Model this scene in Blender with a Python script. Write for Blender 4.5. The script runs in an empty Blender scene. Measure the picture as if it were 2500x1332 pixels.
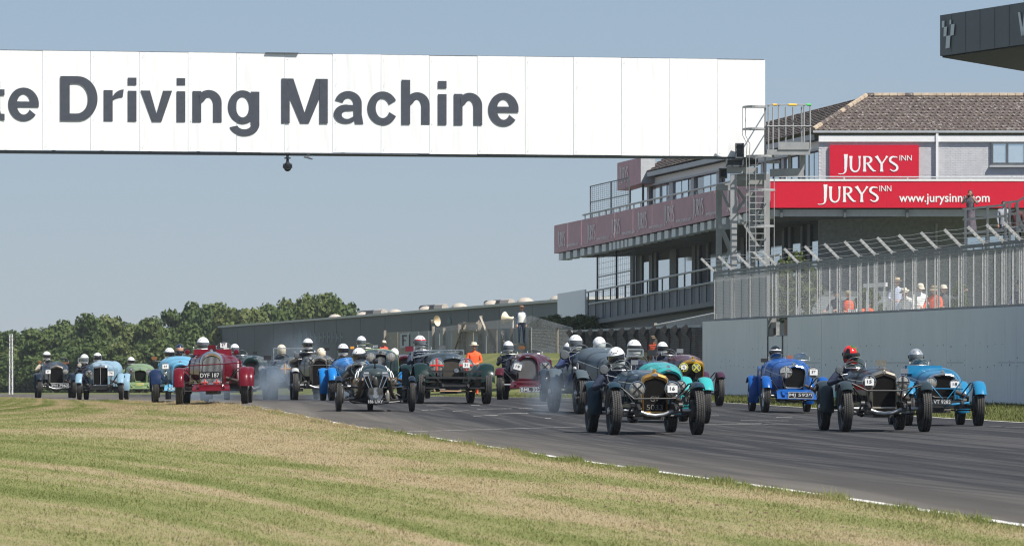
import bpy, bmesh, math, random
import numpy as np
from mathutils import Vector, Matrix, Euler
R = math.radians
rnd = random.Random(7)
SC = bpy.context.scene
COL = SC.collection
# ---------------------------------------------------------------- camera, light
F = 13000.0          # focal length in pixels of the 2500 px wide photograph
H = 1.1              # camera height
HZ = 887.0           # horizon row
cd = bpy.data.cameras.new('camera'); cam = bpy.data.objects.new('camera', cd); COL.objects.link(cam)
cam.location = (0, 0, H); cam.rotation_euler = (R(90), 0, 0)
cd.sensor_width = 36; cd.lens = F / 2500 * 36; cd.shift_y = (HZ - 666) / 2500
cd.clip_start = 1; cd.clip_end = 6000
cd.dof.use_dof = True; cd.dof.focus_distance = 92; cd.dof.aperture_fstop = 13
SC.camera = cam
SUN = Vector((-130, 105, -225)).normalized()      # direction the sunlight travels
wd = bpy.data.worlds.new('World'); SC.world = wd; wd.use_nodes = True
nt = wd.node_tree; nt.nodes.clear()
sky = nt.nodes.new('ShaderNodeTexSky'); sky.sky_type = 'NISHITA'; sky.sun_disc = False
sky.sun_elevation = math.asin(-SUN.z); sky.sun_rotation = math.atan2(-SUN.x, -SUN.y)
sky.altitude = 80; sky.air_density = 1.0; sky.dust_density = 0.05; sky.ozone_density = 3.0
bg = nt.nodes.new('ShaderNodeBackground'); bg.inputs[1].default_value = 0.052
mx = nt.nodes.new('ShaderNodeMix'); mx.data_type = 'RGBA'; mx.blend_type = 'MULTIPLY'
mx.inputs[0].default_value = 1.0; mx.inputs[7].default_value = (0.86, 0.93, 1.18, 1)
wo = nt.nodes.new('ShaderNodeOutputWorld')
mh = nt.nodes.new('ShaderNodeMix'); mh.data_type = 'RGBA'; mh.inputs[0].default_value = .6; mh.inputs[7].default_value = (4.55, 5.75, 7.15, 1)   # even summer haze over the whole sky
nt.links.new(sky.outputs[0], mx.inputs[6]); nt.links.new(mx.outputs[2], mh.inputs[6]); nt.links.new(mh.outputs[2], bg.inputs[0]); nt.links.new(bg.outputs[0], wo.inputs[0])
sl = bpy.data.lights.new('sun', 'SUN'); sl.energy = 4.7; sl.angle = R(0.5); sl.color = (1.0, 0.955, 0.88)
so = bpy.data.objects.new('sun', sl); COL.objects.link(so); so.location = (60, -40, 120)
so.rotation_euler = SUN.to_track_quat('-Z', 'Y').to_euler()
vs = SC.view_settings; vs.view_transform = 'Standard'; vs.look = 'None'; vs.gamma = 1; vs.exposure = 0.6
SC.cycles.max_bounces = 6; SC.cycles.diffuse_bounces = 2; SC.cycles.glossy_bounces = 3
SC.cycles.transparent_max_bounces = 24; SC.cycles.transmission_bounces = 4; SC.cycles.volume_bounces = 0
SC.cycles.caustics_reflective = False; SC.cycles.caustics_refractive = False
SC.cycles.use_denoising = True; SC.cycles.filter_width = 1.15
SC.cycles.volume_step_rate = 2.0

def P(px, py, D):
    return Vector(((px - 1250) / F * D, D, H + (HZ - py) / F * D))
# ---------------------------------------------------------------- materials
MATS = {}
def nm(name):
    m = bpy.data.materials.new(name); m.use_nodes = True
    nt = m.node_tree; b = nt.nodes['Principled BSDF']
    return m, nt, b
def N(nt, t, **k):
    n = nt.nodes.new(t)
    for a, v in k.items():
        if a.startswith('i_'):
            key = a[2:]; key = int(key) if key.isdigit() else key.replace('_', ' ')
            n.inputs[key].default_value = v
        else: setattr(n, a, v)
    return n
def ramp(nt, fac, stops):
    r = nt.nodes.new('ShaderNodeValToRGB'); e = r.color_ramp.elements
    while len(e) > 1: e.remove(e[-1])
    e[0].position = stops[0][0]; e[0].color = (*stops[0][1], 1)
    for p, c in stops[1:]:
        x = e.new(p); x.color = (*c, 1)
    if fac is not None: nt.links.new(fac, r.inputs[0])
    return r
def mixc(nt, fac, a, b, mode='MIX'):
    m = nt.nodes.new('ShaderNodeMix'); m.data_type = 'RGBA'; m.blend_type = mode
    for i, v in ((0, fac), (6, a), (7, b)):
        if isinstance(v, bpy.types.NodeSocket): nt.links.new(v, m.inputs[i])
        elif i == 0: m.inputs[0].default_value = v
        else: m.inputs[i].default_value = (*v, 1)
    return m.outputs[2]
def noise(nt, scale, detail=4, rough=.55, vec=None, sc3=None, obj=True):
    tc = nt.nodes.new('ShaderNodeTexCoord')
    src = tc.outputs['Object'] if vec is None else vec
    if sc3 is not None:
        mp = nt.nodes.new('ShaderNodeMapping'); mp.inputs['Scale'].default_value = sc3
        nt.links.new(src, mp.inputs[0]); src = mp.outputs[0]
    n = nt.nodes.new('ShaderNodeTexNoise'); n.inputs['Scale'].default_value = scale
    n.inputs['Detail'].default_value = detail; n.inputs['Roughness'].default_value = rough
    nt.links.new(src, n.inputs['Vector'])
    return n.outputs[0]
def bump(nt, b, h, strength=.3, dist=.01):
    bp = nt.nodes.new('ShaderNodeBump'); bp.inputs['Strength'].default_value = strength; bp.inputs['Distance'].default_value = dist
    nt.links.new(h, bp.inputs['Height']); nt.links.new(bp.outputs[0], b.inputs['Normal'])
def M(name, col, rough=.6, metal=0.0, coat=0.0, var=.18, vs=6.0, bmp=0.0, spec=.5, sheen=0):
    """plain surface with a little wear: base colour modulated by noise"""
    if name in MATS: return MATS[name]
    m, nt, b = nm(name)
    n = noise(nt, vs, 5, .6)
    lo = tuple(c * (1 - var) for c in col); hi = tuple(min(1, c * (1 + var)) for c in col)
    r = ramp(nt, n, [(.3, lo), (.7, hi)])
    nt.links.new(r.outputs[0], b.inputs['Base Color'])
    b.inputs['Roughness'].default_value = rough; b.inputs['Metallic'].default_value = metal
    b.inputs['Specular IOR Level'].default_value = spec
    if coat:
        b.inputs['Coat Weight'].default_value = coat; b.inputs['Coat Roughness'].default_value = .06
    if bmp: bump(nt, b, n, bmp, .02)
    MATS[name] = m
    return m
def paint(name, col, rough=.32):
    """old car paint under a clear coat, with dust that dulls it"""
    if name in MATS: return MATS[name]
    m, nt, b = nm(name)
    n = noise(nt, 3.5, 6, .65)
    dust = ramp(nt, n, [(.45, (0, 0, 0)), (.85, (.045, .045, .045))])
    c = mixc(nt, dust.outputs[0], col, (.25, .22, .17))
    nt.links.new(c, b.inputs['Base Color'])
    rr = ramp(nt, n, [(.3, (rough * .8,) * 3), (.8, (rough * 1.5,) * 3)])
    nt.links.new(rr.outputs[0], b.inputs['Roughness'])
    b.inputs['Coat Weight'].default_value = .38; b.inputs['Coat Roughness'].default_value = .04; b.inputs['Specular IOR Level'].default_value = .1
    MATS[name] = m
    return m
def glass(name, tint=(.9, .95, .95), refl=.12, rough=.03):
    if name in MATS: return MATS[name]
    m = bpy.data.materials.new(name); m.use_nodes = True; nt = m.node_tree; nt.nodes.clear()
    o = N(nt, 'ShaderNodeOutputMaterial'); t = N(nt, 'ShaderNodeBsdfTransparent'); t.inputs[0].default_value = (*tint, 1)
    g = N(nt, 'ShaderNodeBsdfGlossy'); g.inputs['Roughness'].default_value = rough
    lw = N(nt, 'ShaderNodeLayerWeight'); lw.inputs[0].default_value = .25
    mr = N(nt, 'ShaderNodeMapRange'); mr.inputs[3].default_value = refl; mr.inputs[4].default_value = .9
    nt.links.new(lw.outputs['Fresnel'], mr.inputs[0])
    mixs = N(nt, 'ShaderNodeMixShader'); nt.links.new(mr.outputs[0], mixs.inputs[0])
    nt.links.new(t.outputs[0], mixs.inputs[1]); nt.links.new(g.outputs[0], mixs.inputs[2]); nt.links.new(mixs.outputs[0], o.inputs[0])
    MATS[name] = m
    return m
# ---------------------------------------------------------------- mesh building
class MB:
    def __init__(s): s.v = []; s.f = []
    def add(s, vs, fs):
        o = len(s.v); s.v.extend(tuple(v) for v in vs); s.f.extend(tuple(i + o for i in f) for f in fs); return s
    def box(s, c, d, rot=None):
        x, y, z = d[0] / 2, d[1] / 2, d[2] / 2
        vs = [Vector(p) for p in ((-x, -y, -z), (x, -y, -z), (x, y, -z), (-x, y, -z), (-x, -y, z), (x, -y, z), (x, y, z), (-x, y, z))]
        if rot is not None: vs = [rot @ v for v in vs]
        c = Vector(c)
        return s.add([v + c for v in vs], [(3, 2, 1, 0), (4, 5, 6, 7), (0, 1, 5, 4), (1, 2, 6, 5), (2, 3, 7, 6), (3, 0, 4, 7)])
    def hexa(s, b, t):
        """b, t: four bottom and four top corners"""
        return s.add(list(b) + list(t), [(3, 2, 1, 0), (4, 5, 6, 7), (0, 1, 5, 4), (1, 2, 6, 5), (2, 3, 7, 6), (3, 0, 4, 7)])
    def beam(s, p, q, w, h, up=(0, 0, 1)):
        p, q = Vector(p), Vector(q); d = (q - p).normalized(); up = Vector(up)
        if abs(d.dot(up)) > .99: up = Vector((0, 1, 0))
        x = d.cross(up).normalized(); u = x.cross(d)
        a = [p - x * w / 2 - u * h / 2, p + x * w / 2 - u * h / 2, p + x * w / 2 + u * h / 2, p - x * w / 2 + u * h / 2]
        b = [v + (q - p) for v in a]
        return s.add(a + b, [(3, 2, 1, 0), (4, 5, 6, 7), (0, 1, 5, 4), (1, 2, 6, 5), (2, 3, 7, 6), (3, 0, 4, 7)])
    def tube(s, pts, r, n=8, closed=False):
        pts = [Vector(p) for p in pts]; m = len(pts)
        rs = r if isinstance(r, (list, tuple)) else [r] * m
        vs = []; prev = None
        for i, p in enumerate(pts):
            a = pts[i - 1] if i > 0 or closed else p; b = pts[(i + 1) % m] if i < m - 1 or closed else p
            d = (b - a).normalized()
            if prev is None:
                u = Vector((0, 0, 1)) if abs(d.z) < .9 else Vector((0, 1, 0))
                x = d.cross(u).normalized()
            else:
                x = prev - d * prev.dot(d)
                x = x.normalized() if x.length > 1e-6 else d.orthogonal().normalized()
            prev = x; y = d.cross(x)
            for k in range(n):
                t = 2 * math.pi * k / n
                vs.append(p + x * (math.cos(t) * rs[i]) + y * (math.sin(t) * rs[i]))
        fs = []
        for i in range(m if closed else m - 1):
            for k in range(n):
                a, b = i * n, ((i + 1) % m) * n; k2 = (k + 1) % n
                fs.append((a + k, a + k2, b + k2, b + k))
        if not closed:
            fs.append(tuple(reversed(range(n)))); fs.append(tuple(range((m - 1) * n, m * n)))
        return s.add(vs, fs)
    def lathe(s, prof, n=24, axis='x', c=(0, 0, 0), cap=False, closed=False):
        """prof: (radius, position along axis)"""
        vs = []; c = Vector(c)
        for r, t in prof:
            for k in range(n):
                a = 2 * math.pi * k / n; u, w = math.cos(a) * r, math.sin(a) * r
                vs.append(c + Vector({'x': (t, u, w), 'y': (w, t, u), 'z': (u, w, t)}[axis]))
        m = len(prof); fs = []
        for i in range(m if closed else m - 1):
            for k in range(n):
                a, b = i * n, ((i + 1) % m) * n; k2 = (k + 1) % n
                fs.append((a + k, a + k2, b + k2, b + k))
        if cap:
            fs.append(tuple(reversed(range(n)))); fs.append(tuple(range((m - 1) * n, m * n)))
        return s.add(vs, fs)
    def loft(s, secs, ring=True, caps=(False, False)):
        n = len(secs[0]); vs = [p for q in secs for p in q]; fs = []
        for i in range(len(secs) - 1):
            for k in range(n if ring else n - 1):
                k2 = (k + 1) % n
                fs.append((i * n + k, i * n + k2, (i + 1) * n + k2, (i + 1) * n + k))
        if caps[0]: fs.append(tuple(reversed(range(n))))
        if caps[1]: fs.append(tuple(range((len(secs) - 1) * n, len(secs) * n)))
        return s.add(vs, fs)
    def prism(s, poly, y0, y1):
        """polygon in x,z extruded along y"""
        n = len(poly)
        return s.loft([[(x, y0, z) for x, z in poly], [(x, y1, z) for x, z in poly]], True, (True, True))
    def frame(s, outer, inner, y0, y1, yi=None):
        """ring between two outlines (x,z), y0 front, y1 back"""
        yi = y0 if yi is None else yi
        return s.loft([[(x, y1, z) for x, z in outer], [(x, y0, z) for x, z in outer], [(x, yi, z) for x, z in inner], [(x, y1, z) for x, z in inner]], True)
    def rim(s, outer, inner, y0, y1, yi):
        mid = [((a[0] + b[0]) / 2, (a[1] + b[1]) / 2) for a, b in zip(outer, inner)]; q = [(lerp(a[0], b[0], .12), lerp(a[1], b[1], .12)) for a, b in zip(outer, inner)]
        return s.loft([[(x, y1, z) for x, z in outer], [(x, y0 + .022, z) for x, z in outer], [(x, y0 + .006, z) for x, z in q], [(x, y0 - .006, z) for x, z in mid], [(x, yi, z) for x, z in inner], [(x, y1, z) for x, z in inner]], True)
    def sphere(s, c, r, n=12, m=8):
        rx, ry, rz = r if isinstance(r, (tuple, list)) else (r, r, r); c = Vector(c); vs = [c + Vector((0, 0, rz))]; fs = []
        for i in range(1, m):
            t = math.pi * i / m
            for k in range(n):
                a = 2 * math.pi * k / n
                vs.append(c + Vector((math.sin(t) * math.cos(a) * rx, math.sin(t) * math.sin(a) * ry, math.cos(t) * rz)))
        vs.append(c - Vector((0, 0, rz)))
        for k in range(n): fs.append((0, 1 + k, 1 + (k + 1) % n))
        for i in range(m - 2):
            for k in range(n):
                a = 1 + i * n; k2 = (k + 1) % n
                fs.append((a + k, a + n + k, a + n + k2, a + k2))
        l = len(vs) - 1; a = 1 + (m - 2) * n
        for k in range(n): fs.append((l, a + (k + 1) % n, a + k))
        return s.add(vs, fs)
    def quad(s, a, b, c, d): return s.add([a, b, c, d], [(0, 1, 2, 3)])
    def mesh(s, name, mats=None, smooth=None):
        me = bpy.data.meshes.new(name); me.from_pydata([tuple(v) for v in s.v], [], s.f)
        bm = bmesh.new(); bm.from_mesh(me); bmesh.ops.recalc_face_normals(bm, faces=bm.faces); bm.to_mesh(me); bm.free()
        for m in (mats if isinstance(mats, (list, tuple)) else [mats] if mats else []): me.materials.append(m)
        if smooth is not None:
            me.shade_smooth(); me.set_sharp_from_angle(angle=R(smooth))
        return me
    def build(s, name, mat, parent=None, loc=None, rot=None, smooth=None):
        return link(name, s.mesh(name, mat, smooth), parent, loc, rot)
def link(name, me, parent=None, loc=None, rot=None, scale=None):
    o = bpy.data.objects.new(name, me); COL.objects.link(o)
    if parent is not None: o.parent = parent
    if loc is not None: o.location = loc
    if rot is not None: o.rotation_euler = rot
    if scale is not None: o.scale = scale
    return o
def T(o, label=None, cat=None, group=None, kind=None):
    for k, v in (('label', label), ('category', cat), ('group', group), ('kind', kind)):
        if v: o[k] = v
    return o
def thing(name, label, cat, loc=(0, 0, 0), rz=0, group=None):
    o = bpy.data.objects.new(name, None); COL.objects.link(o); o.empty_display_size = .2
    o.location = loc; o.rotation_euler = (0, 0, rz)
    return T(o, label, cat, group)
def text(name, body, mat, parent=None, size=1.0, loc=(0, 0, 0), rot=(R(90), 0, 0), align='CENTER', off=0.0, ext=.002, width=None, height=None):
    """flat lettering, turned into a mesh; fitted to width and height if given"""
    c = bpy.data.curves.new(name, 'FONT'); c.body = body; c.size = size; c.align_x = align; c.offset = off; c.extrude = ext; c.resolution_u = 3
    o = bpy.data.objects.new(name, c); COL.objects.link(o)
    dg = bpy.context.evaluated_depsgraph_get()
    me = bpy.data.meshes.new_from_object(o.evaluated_get(dg)); bpy.data.objects.remove(o)
    n = len(me.vertices); a = np.zeros(n * 3); me.vertices.foreach_get('co', a); a = a.reshape(-1, 3)
    lo, hi = a.min(0), a.max(0)
    if width is not None:
        a[:, 0] = (a[:, 0] - (lo[0] if align == 'LEFT' else (lo[0] + hi[0]) / 2)) * width / (hi[0] - lo[0])
    if height is not None:
        a[:, 1] = (a[:, 1] - (lo[1] + hi[1]) / 2) * height / (hi[1] - lo[1])
    me.vertices.foreach_set('co', a.ravel()); me.materials.clear(); me.materials.append(mat); me.update()
    return link(name, me, parent, loc, rot)
def lerp(a, b, t): return a + (b - a) * t
def sstep(a, b, x):
    t = np.clip((x - a) / (b - a), 0, 1); return t * t * (3 - 2 * t)
def resample(poly, n):
    pts = [Vector((p[0], p[1], 0)) for p in poly]; L = [0]
    for a, b in zip(pts, pts[1:]): L.append(L[-1] + (b - a).length)
    out = []; j = 0
    for i in range(n):
        t = L[-1] * i / (n - 1)
        while j < len(L) - 2 and L[j + 1] < t: j += 1
        u = 0 if L[j + 1] == L[j] else (t - L[j]) / (L[j + 1] - L[j])
        q = pts[j].lerp(pts[j + 1], min(1, u)); out.append((q.x, q.y))
    return out
# ---------------------------------------------------------------- the ground
# a gentle crest: spot heights read from where wheels and verges meet the ground (column, row, distance)
SPOT = [(1600, 1064, 79.3), (2160, 1049.5, 82.5), (2300, 1040, 91.5), (1640, 1031, 93), (915, 1002, 104), (1370, 1013, 104),
        (1930, 1008, 113), (1107, 984, 118), (520, 981, 119), (1680, 989, 124), (425, 983, 132), (750, 975.5, 137), (1280, 975.5, 137),
        (245, 975.4, 158), (138, 972, 173), (1250, 1332, 32.1), (0, 1332, 32.1), (2500, 1292, 35.3), (0, 1150, 54.5), (1385, 1125, 60), (2500, 1160, 52),
        (0, 1000, 122), (0, 971, 165), (2450, 1000, 127), (1760, 970, 172), (2420, 984, 147)]
_c = [(P(*s).x, P(*s).y, P(*s).z) for s in SPOT]
_c = np.array(_c)
def _z0(Y): return np.interp(Y, [0, 60, 100, 125, 145, 172, 190, 215, 260, 350, 500, 700], [0, 0, .06, .14, .12, .0, -.06, -.15, -.4, -.95, -1.7, -2.6])
def _dist(a, b): return np.hypot((a[:, None, 0] - b[None, :, 0]) * 2.5, a[:, None, 1] - b[None, :, 1])
def _ker(d): return np.exp(-(d / 26.0) ** 2 / 2)
_W = np.linalg.solve(_ker(_dist(_c, _c)) + np.eye(len(_c)) * .04, _c[:, 2] - _z0(_c[:, 1]))
def edgeR(Y): return np.interp(Y, [30, 100, 145, 170, 185, 200, 330, 700], [16.9, 9.6, 4.8, .8, -1.6, -3.8, -24, -80])
def edgeL(Y): return np.interp(Y, _eY, _eX)
def ground(X, Y):
    X = np.atleast_1d(np.asarray(X, float)); Y = np.atleast_1d(np.asarray(Y, float))
    Xc = np.clip(X, -45, 45); Yc = np.clip(Y, 12, 700)
    q = np.c_[Xc, Yc]
    z = _z0(q[:, 1]) + _ker(_dist(q, _c)) @ _W
    bank = sstep(0.5, 7, X - edgeR(Y)) * sstep(188, 225, Y) * (1 - sstep(238, 300, Y)) * 1.75
    return z + bank
def G(x, y): return float(ground([x], [y])[0])
def hit(px, py, lo=25, hi=400):
    """where the sight line through a picture point meets the ground"""
    Ds = np.linspace(lo, hi, 1500); X = (px - 1250) / F * Ds; Z = H + (HZ - py) / F * Ds
    g = ground(X, Ds); k = np.where(Z <= g)[0]
    D = Ds[k[0]] if len(k) else hi
    return Vector(((px - 1250) / F * D, D, G((px - 1250) / F * D, D)))
_L = [(3300, 1410), (2500, 1289), (2250, 1251), (2100, 1226), (1900, 1196), (1660, 1162), (1385, 1123), (1170, 1089), (970, 1056), (850, 1041), (700, 1010), (540, 986), (440, 982)]
_e = [hit(*p) for p in _L]
_eY = [-50] + [p.y for p in _e] + [145, 158, 173, 185, 210, 260, 330, 700]
_eX = [_e[0].x + (-50 - _e[0].y) * -.112] + [p.x for p in _e] + [-10.6, -13.5, -16.4, -18.8, -24, -34.5, -48, -120]
# ================================================================ ground sheets
def bw(mb, name, mat, root, smooth=None, label=None, kind=None):
    """a part built in world coordinates under a thing that only has a location"""
    L = Vector(root.location); me = mb.mesh(name, mat, smooth); me.transform(Matrix.Translation(-L))
    o = link(name, me, root)
    if label: o['label'] = label
    if kind: o['kind'] = kind
    return o
YS = np.r_[np.arange(8, 230, 1.0), np.arange(230, 400, 5.0), np.arange(400, 760, 20.0), 900, 1100, 1400]
def sheet(name, fl, fr, n, mat, off=0.0, ys=YS):
    V = []; Fs = []
    for Y in ys:
        X = np.linspace(fl(Y), fr(Y), n); z = ground(X, np.full(n, Y)) + off
        V += [(x, Y, zz) for x, zz in zip(X, z)]
    for i in range(len(ys) - 1):
        for k in range(n - 1):
            a = i * n + k; Fs.append((a, a + 1, a + n + 1, a + n))
    me = bpy.data.meshes.new(name); me.from_pydata(V, [], Fs); me.materials.append(mat); me.shade_smooth()
    return T(link(name, me), kind='structure')
def uvec(nt):
    """position measured across and along the track, (u, v, z)"""
    g = N(nt, 'ShaderNodeNewGeometry'); s = N(nt, 'ShaderNodeSeparateXYZ'); nt.links.new(g.outputs['Position'], s.inputs[0])
    m = N(nt, 'ShaderNodeMath', operation='MULTIPLY_ADD', i_1=.1122); nt.links.new(s.outputs[1], m.inputs[0]); nt.links.new(s.outputs[0], m.inputs[2])
    a = N(nt, 'ShaderNodeMath', operation='ADD', i_1=-7.43); nt.links.new(m.outputs[0], a.inputs[0])
    c = N(nt, 'ShaderNodeCombineXYZ'); nt.links.new(a.outputs[0], c.inputs[0]); nt.links.new(s.outputs[1], c.inputs[1]); nt.links.new(s.outputs[2], c.inputs[2])
    return c.outputs[0], a.outputs[0], g.outputs['Position']
STRAW = (.330, .268, .160); STRAW2 = (.290, .228, .130); GREEN = (.200, .208, .080); GREEN2 = (.135, .155, .048)
def grass_color(nt, bright=1.0):
    uv, u, pos = uvec(nt)
    kb = N(nt, 'ShaderNodeMapRange', i_1=-2.2, i_2=-6.0, i_3=0.0, i_4=.17); nt.links.new(u, kb.inputs[0]); sp_ = N(nt, 'ShaderNodeSeparateXYZ'); nt.links.new(pos, sp_.inputs[0])
    yb = N(nt, 'ShaderNodeMath', operation='ADD', i_1=-62.0); nt.links.new(sp_.outputs[1], yb.inputs[0]); ub = N(nt, 'ShaderNodeMath', operation='MULTIPLY_ADD'); nt.links.new(kb.outputs[0], ub.inputs[0]); nt.links.new(yb.outputs[0], ub.inputs[1]); nt.links.new(u, ub.inputs[2])
    cb_ = N(nt, 'ShaderNodeCombineXYZ'); nt.links.new(ub.outputs[0], cb_.inputs[0]); nt.links.new(sp_.outputs[1], cb_.inputs[1])
    band = noise(nt, 1.0, 3, .5, cb_.outputs[0], (1.0, .012, 0)); rv = N(nt, 'ShaderNodeVectorRotate', rotation_type='Z_AXIS', i_Angle=-.20); nt.links.new(uv, rv.inputs[0]); patch = noise(nt, 1.0, 4, .6, rv.outputs[0], (.55, .05, 0)); fine = noise(nt, 9.0, 5, .7, pos)
    ad = N(nt, 'ShaderNodeMath', operation='MULTIPLY_ADD', i_1=1.15); nt.links.new(band, ad.inputs[0])
    p2 = N(nt, 'ShaderNodeMath', operation='MULTIPLY_ADD', i_1=.8); nt.links.new(patch, p2.inputs[0])
    f2 = N(nt, 'ShaderNodeMath', operation='MULTIPLY', i_1=.6); nt.links.new(fine, f2.inputs[0]); nt.links.new(f2.outputs[0], p2.inputs[2]); nt.links.new(p2.outputs[0], ad.inputs[2])
    # greener away from the track, and a green fringe right at the asphalt
    far = N(nt, 'ShaderNodeMapRange', i_1=-1.2, i_2=-6.0, i_3=0.0, i_4=.16); nt.links.new(u, far.inputs[0])
    fr = N(nt, 'ShaderNodeMapRange', i_1=-.45, i_2=-.05, i_3=0.0, i_4=.28); nt.links.new(u, fr.inputs[0])
    s1 = N(nt, 'ShaderNodeMath', operation='ADD'); nt.links.new(ad.outputs[0], s1.inputs[0]); nt.links.new(far.outputs[0], s1.inputs[1])
    s2 = N(nt, 'ShaderNodeMath', operation='ADD'); nt.links.new(s1.outputs[0], s2.inputs[0]); nt.links.new(fr.outputs[0], s2.inputs[1])
    b = bright
    Q = lambda p: (p - .8) / .9
    r = ramp(nt, None, [(Q(1.02), tuple(c * b for c in STRAW2)), (Q(1.17), tuple(c * b for c in STRAW)), (Q(1.25), tuple(c * b for c in STRAW)), (Q(1.44), tuple(c * b for c in GREEN)), (Q(1.66), tuple(c * b for c in GREEN2))])
    mr = N(nt, 'ShaderNodeMapRange', i_1=.8, i_2=1.7); nt.links.new(s2.outputs[0], mr.inputs[0]); nt.links.new(mr.outputs[0], r.inputs[0])
    return r.outputs[0], fine
m_gr, nt, b = nm('dry_grass_ground'); c, f = grass_color(nt, 1.02)
uv, u, pos = uvec(nt); cl = ramp(nt, noise(nt, 1.0, 6, .75, uv, (4.5, 1.3, 0)), [(.62, (0, 0, 0)), (.70, (1, 1, 1))])
bandm = ramp(nt, noise(nt, 1.0, 2, .5, uv, (.9, .015, 0)), [(.5, (0, 0, 0)), (.6, (.8, .8, .8))])
dm = mixc(nt, 1.0, cl.outputs[0], bandm.outputs[0], 'MULTIPLY'); bwn = N(nt, 'ShaderNodeRGBToBW'); nt.links.new(dm, bwn.inputs[0])
c = mixc(nt, bwn.outputs[0], c, (.13, .085, .045)); nt.links.new(c, b.inputs['Base Color']); b.inputs['Roughness'].default_value = .95
b.inputs['Specular IOR Level'].default_value = .1; bump(nt, b, noise(nt, 14.0, 6, .7, pos), .8, .04)
m_gb, nt, b = nm('dry_grass_blades'); c, f = grass_color(nt, 1.36); nt.links.new(c, b.inputs['Base Color']); b.inputs['Roughness'].default_value = .8; b.inputs['Specular IOR Level'].default_value = .05
mo = [n for n in nt.nodes if n.type == 'OUTPUT_MATERIAL'][0]; tl = N(nt, 'ShaderNodeBsdfTranslucent'); nt.links.new(c, tl.inputs[0]); ms = N(nt, 'ShaderNodeMixShader', i_0=.42); nt.links.new(b.outputs[0], ms.inputs[1]); nt.links.new(tl.outputs[0], ms.inputs[2]); nt.links.new(ms.outputs[0], mo.inputs[0])
m_gg, nt, b = nm('green_grass'); n1 = noise(nt, .5, 6, .7); r = ramp(nt, n1, [(.3, (.075, .090, .030)), (.55, (.115, .125, .042)), (.75, (.22, .19, .085))])
nt.links.new(r.outputs[0], b.inputs['Base Color']); b.inputs['Roughness'].default_value = .9; b.inputs['Specular IOR Level'].default_value = .1
m_as, nt, b = nm('asphalt'); uv, u, pos = uvec(nt)
base = ramp(nt, noise(nt, 60, 3, .6, pos), [(.3, (.044, .042, .042)), (.7, (.070, .067, .065))])
patch = ramp(nt, noise(nt, 1.0, 4, .6, uv, (.35, .03, 0)), [(.3, (.78, .78, .80)), (.7, (1.15, 1.13, 1.10))])
c = mixc(nt, 1.0, base.outputs[0], patch.outputs[0], 'MULTIPLY')
uvb = N(nt, 'ShaderNodeVectorRotate', rotation_type='Z_AXIS', i_Angle=.045); nt.links.new(uv, uvb.inputs[0])
st = ramp(nt, noise(nt, 1.0, 3, .6, uvb.outputs[0], (2.6, .035, 0)), [(.42, (0, 0, 0)), (.56, (.85, .85, .85))])
uvc = N(nt, 'ShaderNodeVectorRotate', rotation_type='Z_AXIS', i_Angle=-.03); nt.links.new(uv, uvc.inputs[0])
st2 = ramp(nt, noise(nt, 1.0, 2, .5, uvc.outputs[0], (6.0, .05, 3)), [(.50, (0, 0, 0)), (.60, (.8, .8, .8))])
c = mixc(nt, N(nt, 'ShaderNodeRGBToBW').outputs[0], c, c) if False else c
for s_ in (st, st2):
    bwn = N(nt, 'ShaderNodeRGBToBW'); nt.links.new(s_.outputs[0], bwn.inputs[0]); c = mixc(nt, bwn.outputs[0], c, (.014, .014, .016))
du = N(nt, 'ShaderNodeMapRange', i_1=2.4, i_2=.1, i_3=0.0, i_4=.8); nt.links.new(u, du.inputs[0])
dn = N(nt, 'ShaderNodeMath', operation='MULTIPLY'); nt.links.new(du.outputs[0], dn.inputs[0]); nt.links.new(noise(nt, 1.0, 4, .6, uv, (.8, .06, 0)), dn.inputs[1])
c = mixc(nt, dn.outputs[0], c, (.20, .175, .14)); nt.links.new(c, b.inputs['Base Color'])
b.inputs['Roughness'].default_value = .82; b.inputs['Specular IOR Level'].default_value = .3; bump(nt, b, noise(nt, 90, 3, .7, pos), .5, .006)
m_wl, nt, b = nm('worn_white_line'); uv, u, pos = uvec(nt)
r = ramp(nt, noise(nt, 1.0, 5, .75, uv, (9, 1.2, 0)), [(.36, (.11, .10, .095)), (.47, (.62, .60, .56))]); nt.links.new(r.outputs[0], b.inputs['Base Color']); b.inputs['Roughness'].default_value = .7

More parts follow.
